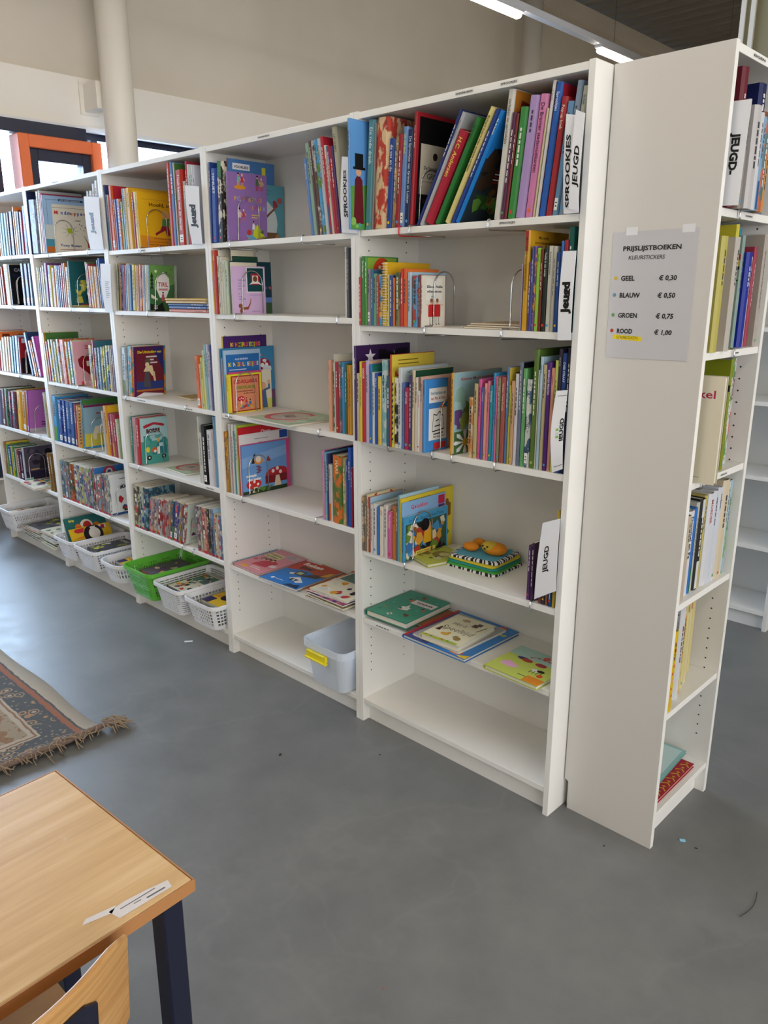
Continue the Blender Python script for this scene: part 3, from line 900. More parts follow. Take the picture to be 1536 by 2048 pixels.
        for x in (.28, .82): C(x, .14, .08, '#181818'); C(x, .14, .035, '#e4e4e4')
        C(.24, .32, .07, '#e0d03a', .06); C(.48, .3, .09, '#c8602a', .06); C(.5, .27, .05, '#e8e0d0'); PL([(.36, .28), (.45, .24), (.44, .3)], '#c8602a'); C(.64, .5, .05, '#e0a850', .045); R(.58, .2, .68, .36, '#e8e4dc')
    elif key == 'mindmap':
        R(.0, .0, 1, 1, '#9cbce0'); R(.04, .93, .96, .935, '#2a3a6a'); R(.3, .915, .8, .95, '#2a3a6a'); TX('HET UNIEKE HANDBOEK', .33, .92, .022, '#d0dcf0', wd=.42); R(.06, .5, .065, .93, '#2a3a6a'); R(.0, .0, .2, .5, '#c8d0d0'); R(.0, .1, .2, .25, '#4a90a8'); R(.0, .0, .2, .12, '#c0682a')
        R(.16, .0, 1, .86, '#e4ddcf'); R(.16, .80, 1, .805, '#5a4a4a')
        multi(b, 'Mindmappen', P, .20 * w, .69 * h, .062 * h, ['#c02a38', '#e08a2a', '#3a5ab0', '#3a5ab0', '#2a4a80', '#d8942a', '#c0303a', '#4a70b0', '#3a50a0', '#b07a2a'], 3, step=.066 * w, bold=.04)
        TX('...voor', .58, .58, .04, '#3a3a3a'); TX('kids!', .82, .58, .045, '#c08a4a', shear=.3)
        PL([(.42, .44), (.48, .46), (.58, .45), (.56, .37), (.46, .36)], '#a8b830')
        for a_ in range(9):
            an = a_ * .7; R0, R1 = .09, .2
            PL([(.5 + R0 * math.cos(an - .05), .41 + R0 * .7 * math.sin(an - .05)), (.5 + R1 * math.cos(an), .41 + R1 * .7 * math.sin(an)), (.5 + R0 * math.cos(an + .05), .41 + R0 * .7 * math.sin(an + .05))], '#3a3a3a')
        TX('Tony Buzan', .27, .13, .042, '#2a4a8a', wd=.44, bold=.03); R(.27, .07, .95, .08, '#a03a40'); PL([(.78, .33), (.86, .2), (.84, .2), (.77, .33)], '#3a3a3a'); R(.84, .12, .9, .2, '#b03a30'); blobs(.68, .42, .82, .55, ['#3a3a3a'], 7, .008, .015)
    elif key == 'tealship':
        R(.0, .0, 1, 1, '#1f5a60'); blobs(.1, .1, .95, .6, ['#c8c050', '#2a6a70', '#e0d890', '#184048', '#8a9a40'], 26, .04, .1); TX('de', .6, .85, .03, '#5a9aa0'); lines(.5, .78, .35, 2, '#4a8a90', .05, .012); R(.2, .06, .5, .08, '#b03a30'); R(.0, .0, 1, .05, '#c8b870')
    elif key == 'heart':
        R(.0, .0, 1, 1, '#dca4b2'); lines(.3, .9, .45, 3, '#b83048', .035, .018)
        PL([(.5, .12), (.1, .45), (.08, .6), (.2, .68), (.38, .66), (.5, .55), (.62, .66), (.8, .68), (.92, .6), (.9, .45)], '#8a1a28'); TX('Elk', .3, .45, .1, '#f0e4e0', bold=.08); TX('Jij', .38, .27, .09, '#f0e4e0', bold=.08); blobs(.1, .0, .6, .1, ['#e8d0d4', '#c8485a'], 6, .04, .08)
    elif key == 'field':
        R(.0, .0, 1, 1, '#88a8b8'); R(.0, .0, 1, .35, '#c8bc4a'); R(.0, .95, 1, 1, '#7a2a50'); R(.0, .0, 1, .05, '#3a8ab8'); TX('Manege', .4, .78, .05, '#a03040', shear=.3); PL([(.25, .3), (.35, .5), (.6, .52), (.75, .42), (.7, .22), (.6, .22), (.58, .34), (.4, .34), (.38, .2), (.3, .2)], '#d8ccb0'); PL([(.55, .45), (.75, .6), (.85, .5), (.7, .4)], '#8a5a38')
    elif key == 'kamel':
        R(.0, .0, 1, 1, '#dadad8'); lines(.25, .88, .4, 1, '#3a3a3a', .03, .014); TX('de', .5, .76, .06, '#201c30', bold=.05, shear=.2); TX('Kameleon', .26, .64, .075, '#201c30', wd=.7, bold=.07, shear=.2, ang=.15)
        blobs(.2, .08, .95, .5, ['#b02a30', '#2a4a2a', '#3a3a4a', '#d8d4cc', '#8a7a60', '#2a4a8a', '#1a1a1a'], 26, .05, .12); R(.0, .0, 1, .06, '#3a5a8a')
    elif key == 'emblem':
        R(.0, .0, 1, 1, '#3a78c0'); C(.5, .87, .2, '#b03a4a'); C(.5, .87, .12, '#d8d8e0'); C(.5, .88, .06, '#506088')
    elif key == 'cars':
        R(.0, .0, 1, 1, '#131318'); TX('CARS', .1, .84, .08, '#9a9aa0', bold=.05); R(.05, .7, .9, .78, '#1a1f3a'); C(.6, .48, .16, '#4a3030'); TX('LQ', .35, .2, .12, '#c8a030', bold=.02)
    elif key == 'redblack':
        R(.0, .0, 1, 1, '#1a1214'); R(.0, .45, 1, 1, '#a02028'); R(.05, .86, .95, .98, '#d8d0cc'); C(.5, .45, .3, '#18080a'); C(.7, .62, .14, '#c06050')
    elif key == 'lilac':
        R(.0, .0, 1, 1, '#a862a8'); R(.0, .0, 1, .1, '#b0a8b0'); C(.82, .72, .16, '#15121a'); R(.7, .4, .9, .66, '#301a3a'); C(.74, .78, .06, '#d8a890'); lines(.35, .22, .35, 2, '#6a2a70', .06, .03)
    elif key == 'purpledark':
        R(.0, .0, 1, 1, '#4a4458'); blobs(.1, .45, .95, .95, ['#3a3448', '#2a2636', '#5a5468'], 14, .06, .15); R(.0, .0, 1, .26, '#2a2440'); lines(.15, .3, .75, 1, '#c8a868', .03, .03); C(.7, .8, .1, '#1c1824'); PL([(.4, .3), (.65, .3), (.6, .7), (.48, .72)], '#2a2430'); R(.0, .0, .2, .08, '#8ac0b0')
    elif key == 'tangram':
        R(.0, .0, 1, 1, '#3f8f78'); R(.42, .60, .95, .76, '#e8dcdc'); TX('TANGRAM', .5, .66, .05, '#2a3a3a', wd=.38, bold=.04); lines(.55, .63, .25, 1, '#8a8a8a')
        PL([(.4, .34), (.5, .32), (.62, .36), (.6, .45), (.55, .46), (.5, .55), (.48, .46), (.42, .44)], '#e4e0dc'); C(.47, .35, .03, '#d890a0')
        for x, y, c in ((.36, .68, '#c8683a'), (.5, .86, '#a0522a'), (.85, .5, '#a86a58'), (.75, .2, '#6a3a28')): PL([(x - .06, y), (x, y + .05), (x + .07, y + .02), (x + .03, y - .04)], c); C(x - .04, y + .03, .03, '#30343a')
        PL([(.4, .1), (.46, .16), (.52, .12), (.46, .06)], '#e8e0d0'); R(.45, .09, .48, .13, '#2a2a2a'); PL([(.1, .28), (.22, .3), (.2, .25)], '#8a8a50'); blobs(.1, .1, .9, .9, ['#56a48e', '#347a66'], 10, .03, .05)
    elif key == 'bigblue':
        R(.0, .0, 1, 1, '#3a80c8'); R(.0, .0, .05, 1, '#b02a38'); R(.05, .0, .4, .95, '#4a4a80'); PL([(.92, 0), (1, 0), (1, .1), (.86, .02)], '#e0b830'); C(.75, .24, .11, '#3a8a3a', .06); C(.78, .22, .06, '#b03a38'); C(.8, .08, .1, '#d0602a', .05); [PL([(.74 + i * .03, .03), (.75 + i * .03, .1), (.77 + i * .03, .03)], '#e07a3a') for i in range(4)]; C(.8, .92, .07, '#c05a3a'); TX('boek', .78, .76, .06, '#e0c830', bold=.04, shear=.3); lines(.6, .8, .2, 2, '#e0c890', .05, .02)
    elif key == 'speel':
        R(.0, .0, 1, 1, '#e2dcc0'); R(.0, .0, .9, .07, '#a8b840'); [C(.1 + i * .14, .05, .03, c, .02) for i, c in enumerate(('#c05a2a', '#8a4a80', '#e0a030', '#b03a30', '#5a7a3a'))]
        TX('Het is', .22, .62, .12, '#2a2418', wd=.34, bold=-.008, shear=.2); TX('Speeltijd', .12, .4, .15, '#3a3420', wd=.8, bold=-.008, shear=.2)
        C(.4, .24, .1, '#d8a840', .05); C(.45, .3, .05, '#d8a840'); R(.62, .72, .76, .84, '#5a4a3a'); R(.68, .8, .8, .9, '#6a5a48'); C(.38, .86, .1, '#b89a70', .05); PL([(.85, .6), (.87, .6), (.95, .82), (.93, .84)], '#3a3a30'); PL([(.08, .3), (.2, .3), (.16, .45), (.12, .45)], '#4a2a20'); C(.75, .2, .08, '#8a7a50', .06); PL([(.72, .3), (.74, .16), (.66, .2)], '#6a8a3a'); blobs(.6, .1, .9, .3, ['#a08048', '#6a5a38'], 4, .03, .05)
    elif key == 'farm':
        R(.0, .0, 1, 1, '#a8c8c0'); R(.0, .0, 1, .66, '#c0cc60'); R(.7, .0, 1, .2, '#d8862a'); C(.6, .86, .06, '#d06050'); TX('op de boerderij', .45, .78, .05, '#b0303a', wd=.5, bold=.03); PL([(.1, .3), (.2, .42), (.36, .36), (.46, .3), (.3, .22), (.14, .24)], '#e0a8d0'); C(.32, .62, .12, '#3a3a6a', .05); C(.4, .6, .1, '#b04a38', .06); C(.66, .6, .1, '#a03a40', .06); C(.7, .4, .08, '#e4e4e0', .05); C(.78, .42, .07, '#1a1a1a', .04)
        [R(x, .28, x + .012, .38, '#1a1a1a') for x in (.64, .7, .76, .82)]; C(.85, .28, .05, '#d8502a'); R(.55, .12, .7, .14, '#5a6a2a'); PL([(.36, .72), (.44, .8), (.4, .7)], '#d0502a')
    elif key == 'monkey':
        R(.0, .0, 1, 1, '#b8c058'); C(.55, .6, .22, '#8a7a40', .2); C(.6, .65, .14, '#d0cc90', .12); C(.3, .35, .12, '#7a6a38', .1); C(.72, .4, .1, '#c8c8a8', .08); blobs(.1, .1, .9, .9, ['#4a4a28', '#8a8a38', '#d0d080'], 10, .03, .06); TX('aap', .25, .15, .1, '#8a7028', bold=.03)
    elif key == 'girl':
        R(.0, .0, 1, 1, '#a8bca0'); C(.36, .5, .36, '#c84a58', .38); C(.38, .5, .28, '#b8b0a8', .3); blobs(.2, .35, .5, .65, ['#8a7a70', '#a89a90', '#6a5a58'], 8, .05, .1); blobs(.6, .1, .95, .9, ['#90ac98', '#b8c8b0', '#c8a890'], 10, .08, .14)
    elif key == 'calendar':
        R(.0, .0, 1, 1, '#d08a98'); R(.05, .6, .55, .82, '#c8c890'); TX('Kookkalender', .08, .72, .06, '#9a3050', wd=.42, bold=.03); TX('voor kinderen', .08, .63, .06, '#3a6a50', wd=.4, bold=.03); R(.5, .75, .9, .95, '#b8a8b0'); lines(.55, .9, .3, 4, '#8a7a88', .04, .012)
        PL([(.3, .2), (.75, .25), (.8, .5), (.5, .55), (.35, .4)], '#b83048'); [C(.25 + i * .14, .5 + .02 * i, .07, '#2a1c1c') for i in range(3)]; [C(.27 + i * .14, .48 + .02 * i, .045, '#d8a888') for i in range(3)]; R(.2, .03, .4, .12, '#d8a030'); C(.12, .4, .05, '#b03a50'); R(.75, .3, .92, .4, '#d8d0d8'); lines(.45, .15, .4, 2, '#e8d8d8', .05, .02)
    elif key == 'reken':
        R(.0, .0, 1, 1, '#2a78c8'); PL([(0, .55), (.25, .62), (1, .8), (1, 1), (0, 1)], '#b83a2a'); PL([(.2, .75), (.9, .55), (1, .62), (1, .8), (.3, .95)], '#a84828'); TX('Reken', .12, .84, .11, '#e8dcd8', wd=.5, bold=.05); TX('ijzer', .2, .70, .11, '#4a1818', wd=.34, bold=.05)
        PL([(.25, .45), (.5, .58), (.52, .5), (.3, .4)], '#e0dcc0'); R(.35, .44, .55, .6, '#2a3038'); R(.38, .47, .52, .57, '#b0b890'); PL([(.45, .28), (.75, .18), (.85, .25), (.6, .4)], '#d8dce0'); PL([(.5, .3), (.55, .18), (.6, .3), (.66, .18), (.7, .3)], '#30343a'); PL([(.5, .42), (.9, .5), (.95, .7), (.7, .6)], '#4a3a30'); PL([(.85, .6), (1, .66), (1, .85), (.9, .8)], '#d0a030'); PL([(.6, .02), (.7, .12), (.8, .1), (.9, .16), (.98, .02)], '#1a3050')
        C(.2, .13, .04, '#e0e8f4'); lines(.26, .125, .3, 1, '#e0e8f4', .03, .014)
    elif key == 'giraf':
        R(.0, .0, 1, 1, '#8ab8b8'); R(.05, .45, .95, .97, '#b8d0d0'); C(.4, .55, .3, '#e4dcc8', .26); C(.38, .55, .14, '#3a3a28', .14); R(.1, .85, .5, .93, '#7a3048'); lines(.15, .8, .4, 2, '#2a3a4a')
    elif key == 'gold':
        R(.0, .0, 1, 1, '#b02838')
        for i in range(9):
            x = .06 + i * .1
            PL([(x, .04), (x + .04, .14), (x + .08, .04), (x + .04, .08)], '#c8a030'); PL([(x + .04, .15), (x + .07, .19), (x + .04, .23), (x + .01, .19)], '#c8a030')
    elif key == 'olive':
        R(.0, .0, 1, 1, '#b0a450')
    elif key == 'pukkel':
        R(.0, .0, 1, 1, '#ddd5bf'); TX('Pukkel', .38, .80, .075, '#a82850', wd=.52, bold=.015); C(.52, .5, .09, '#8a5a50', .06); C(.45, .32, .07, '#9a8078', .02); PL([(.45, .1), (.5, .18), (.56, .1), (.6, .06), (.42, .06)], '#8a5a48'); R(.42, .055, .8, .06, '#8a6a58')
    elif key == 'comic1':
        R(.0, .0, 1, 1, '#2f6a68'); C(.5, .6, .16, '#e8e0d0'); C(.52, .62, .1, '#b83028'); C(.3, .6, .08, '#d8742a'); C(.2, .3, .1, '#e4d8b8'); C(.75, .55, .08, '#d8742a'); blobs(.05, .05, .95, .5, ['#3a8078', '#e0782a', '#e8d8b0', '#203a40', '#b83a30'], 18, .04, .1); TX('Strip', .1, .84, .08, '#e8d050', bold=.05)
    elif key == 'comic2':
        R(.0, .0, 1, 1, '#d8ae28'); C(.55, .5, .24, '#2a2028'); C(.58, .55, .14, '#e8e0d8'); PL([(.3, .5), (.05, .4), (.3, .38)], '#d8742a'); R(.0, .0, .35, .3, '#302a58'); blobs(.1, .7, .9, .95, ['#b83038', '#e8e0e0', '#2a4a80'], 8, .04, .1)
    elif key == 'comic3':
        R(.0, .0, 1, 1, '#d8d0b8'); R(.05, .55, .95, .95, '#5a7a70'); blobs(.05, .05, .95, .92, ['#b83038', '#2a2428', '#e8e0d0', '#4a8a70', '#d8942a', '#7a5a70', '#c8c8c0'], 30, .05, .12)
    elif key == 'comic4':
        R(.0, .0, 1, 1, '#4a4a50'); blobs(.05, .05, .95, .92, ['#2a2a2e', '#8a8a48', '#d8d4d0', '#b05a50', '#6a6a70', '#c8c040'], 30, .05, .12); TX('KRANT', .1, .82, .08, '#d8d8d0', bold=.05)
    elif key == 'comic5':
        R(.0, .0, 1, 1, '#5a4a5a'); blobs(.05, .05, .95, .92, ['#5a3a70', '#c89a5a', '#28303a', '#3a5a4a', '#d8c8a0'], 22, .06, .14)


CH = {'cover': 0, 'pages': 0, 'print': 0}


def book(rec, mat, kind, label, group, cat='book'):
    """A book standing spine out: x = thickness, y = depth behind the spine, z = height."""
    t, h, d, col = rec['th'], rec['h'], rec['d'], rec['c']
    hard = t > .0085 and not rec.get('comic')
    tb = .0022 if hard else .0006
    ov = .003 if hard else .0
    tb = min(tb, t * .22)
    r = min(.006, t * .28)
    b = MB()
    outer = [(0, d), (0, r), (t * .22, .0), (t * .78, .0), (t, r), (t, d)]
    inner = [(tb, d), (tb, r + tb), (t * .3, tb), (t * .7, tb), (t - tb, r + tb), (t - tb, d)]
    n = 6
    vs = [(x, y, 0) for x, y in outer] + [(x, y, h) for x, y in outer] + [(x, y, 0) for x, y in inner] + [(x, y, h) for x, y in inner]
    fs = []
    for i in range(n - 1):
        fs += [(i, i + 1, n + i + 1, n + i), (2 * n + i, 3 * n + i, 3 * n + i + 1, 2 * n + i + 1), (n + i, n + i + 1, 3 * n + i + 1, 3 * n + i), (i, 2 * n + i, 2 * n + i + 1, i + 1)]
    fs += [(0, n, 3 * n, 2 * n), (n - 1, 3 * n - 1, 4 * n - 1, 2 * n - 1)]
    b.add(vs, fs)
    busy = 'b' in rec or rec.get('comic')
    o = b.build(kind, 'busy' if busy else 'cover')
    o.matrix_world = mat
    o.color = (*lin(col, GAIN), 1)
    if busy:
        o['second_colour'] = [float(v) for v in lin(rec.get('b', '#8a8a90'), GAIN)]
    tag(o, label, cat, group)
    p = MB()
    p.box((tb + .0001, r + tb + .0004, ov), (t - tb - .0001, d - ov - .0002, h - max(ov, .0006)))
    p.build('pages', 'pages', o)
    # spine print
    s = MB()
    cx = t / 2
    P = lambda a, c, l: (cx + a, -.00025 - .00012 * l, c)
    hw = t * .27
    rnd = random.Random(int(t * 1e6) + int(h * 1e5))
    lum = sum(lin(col))
    dark = lum < .75
    if rec.get('top'):
        q = MB(); q.flat(rect(-hw, h * .80, hw, h * .995), P, 0, 0, lin(rec['top'], GAIN)); q.build('colour_band', 'print', o)
    if rec.get('low'):
        q = MB(); q.flat(rect(-hw, .003, hw, h * .32), P, 0, 0, lin(rec['low'], GAIN)); q.build('colour_band', 'print', o)
    if rec.get('stripes'):
        z = .02
        while z < h - .02:
            s.flat([(-hw, z), (hw, z + .004), (hw, z + .012), (-hw, z + .007)], P, 0, 0, (.02, .02, .02)); z += .017
    if rec.get('zebra'):
        z = .02
        while z < h - .02:
            s.flat([(-hw, z), (hw, z + .016), (hw, z + .02), (-hw, z + .005)], P, 0, 0, (.03, .03, .03)); z += .012
    if rec.get('dots'):
        z = .025
        k = 0
        while z < h - .02:
            s.flat(disc((k % 2 - .5) * hw * .5, z, .0045, n=9), P, 1, 0, lin('#c8503a' if k % 3 else '#e0a080')); z += .022; k += 1
    if rec.get('bee'):
        for k in range(5):
            s.flat(disc(hw * .2 + k * .001, h * .66 + k * .006, .009, .004, 12), P, 1 + k * .2, 0, (.02, .02, .02) if k % 2 else lin('#d8a838'))
        s.flat(disc(hw * .7, h * .3, .012, .03, 14), P, 1, 0, lin('#8a6a48'))
    if rec.get('tt') and t > .0045:
        th = min(max(t * .42, .0035), .014)
        w_ = glyphs(rec['tt'])[2] * th / .73
        asp = min(1.0, h * .72 / w_)
        s.text(rec['tt'], P, -th * .36, h * .93, th, 2, lin(rec.get('tc', '#202020')), ang=-math.pi / 2, bold=.015, asp=asp)
    elif not rec.get('noprint') and t > .006 and not rec.get('comic'):
        tc = (.72, .70, .66) if dark else (.05, .05, .06)
        z = h * rnd.uniform(.8, .93)
        bw = hw * rnd.uniform(.28, .5)
        for k in range(rnd.randint(4, 9)):
            l_ = rnd.uniform(.006, .017)
            if z - l_ < h * .2:
                break
            s.flat(rect(-bw, z - l_, bw, z), P, 1, 0, tc); z -= l_ + .0035
    elif rec.get('comic'):
        z = h * .9
        for k in range(7):
            l_ = rnd.uniform(.008, .02)
            s.flat(rect(-hw * .5, z - l_, hw * .5, z), P, 1, 0, rnd.choice([(.6, .08, .08), (.05, .05, .12), (.7, .68, .6)])); z -= l_ + .004
        s.flat(rect(-hw, .0, hw, .012), P, 1, 0, lin('#b8282a'))
    if rec.get('lab'):
        s.flat(rect(-hw * 1.0, .012, hw * 1.0, .04), P, 3, 0, (.78, .78, .76)); s.flat(rect(-hw * .5, .02, hw * .5, .023), P, 4, 0, K); s.flat(rect(-hw * .5, .028, hw * .5, .031), P, 4, 0, K)
    dc = rec.get('dot') or (rnd.choice(DOTS) if t > .009 and rnd.random() < .22 and not rec.get('lab') else None)
    if dc:
        s.flat(disc(0, .016, min(.0045, hw), n=12), P, 4, 0, lin(dc))
    if s.f:
        s.build('spine_print', 'print', o)
    if rec.get('sp'):
        q = MB()
        z = .006
        while z < h - .004:
            q.tube([(t * .5 + t * .62 * math.cos(a), .004 + .0065 * math.sin(a), z) for a in [2 * math.pi * i / 10 for i in range(10)]], .0007, 4, closed=True); z += .008
        q.build('spiral_binding', 'white_plastic', o)
    if rec.get('art'):
        q = MB()
        Pc = lambda a, c, l: (t + .00025 + .00012 * l, r + a, c)
        cover_art(q, Pc, d - r, h, rec['art'], int(h * 1e5))
        q.build('cover_print', 'print', o)
    return o


def stand(x, y, z, lean=0.0, rz=0.0):
    th = math.atan(lean)
    return Matrix.Translation((x, y, z)) @ Matrix.Rotation(rz, 4, 'Z') @ Matrix.Rotation(th, 4, 'Y')


BC = {'A': 'bookcase beside price list', 'B': 'bookcase with plastic box', 'C': 'bookcase with green basket', 'D': 'bookcase with three baskets', 'E': 'window-end bookcase'}
SH = {1: 'top shelf', 2: 'second shelf', 3: 'third shelf', 4: 'fourth shelf', 5: 'fifth shelf'}
ART = {'hat': 'blue book with top-hat man', 'grimm': 'black and red fairy-tale book', 'ellie': 'white book with red dress', 'pimpom': 'blue picture book with drawn animals', 'muis': 'painted book with white flower', 'geluiden': 'pale blue sound book', 'sprookbos': 'crowded fairy-tale picture book', 'poffert': 'purple picture book',
       'cliff': 'teal picture book with rock', 'cat': 'lilac cat book', 'night': 'dark teal book', 'kl1': 'purple song book', 'kl2': 'blue song book', 'holland': 'small yellow song book', 'berries': 'blue book with red berry', 'figure': 'white book with blue figure', 'onno': 'red-topped picture book', 'mimi': 'white-topped picture book', 'aapje': 'sky-blue toadstool book',
       'hoofd': 'yellow book with running child', 'tiril': 'green book with lantern shape', 'uitvind': 'dark red book with silver foot', 'borre': 'teal book with red ribbon', 'mindmap': 'pale blue mind-map book', 'tealship': 'dark teal picture book', 'heart': 'pink heart book', 'field': 'pony book', 'kamel': 'white comic with boat picture', 'emblem': 'blue comic with ring emblem',
       'cars': 'black book with grey title', 'redblack': 'red and black book', 'lilac': 'lilac book with dark hair', 'purpledark': 'dark purple book', 'star': 'purple star book'}

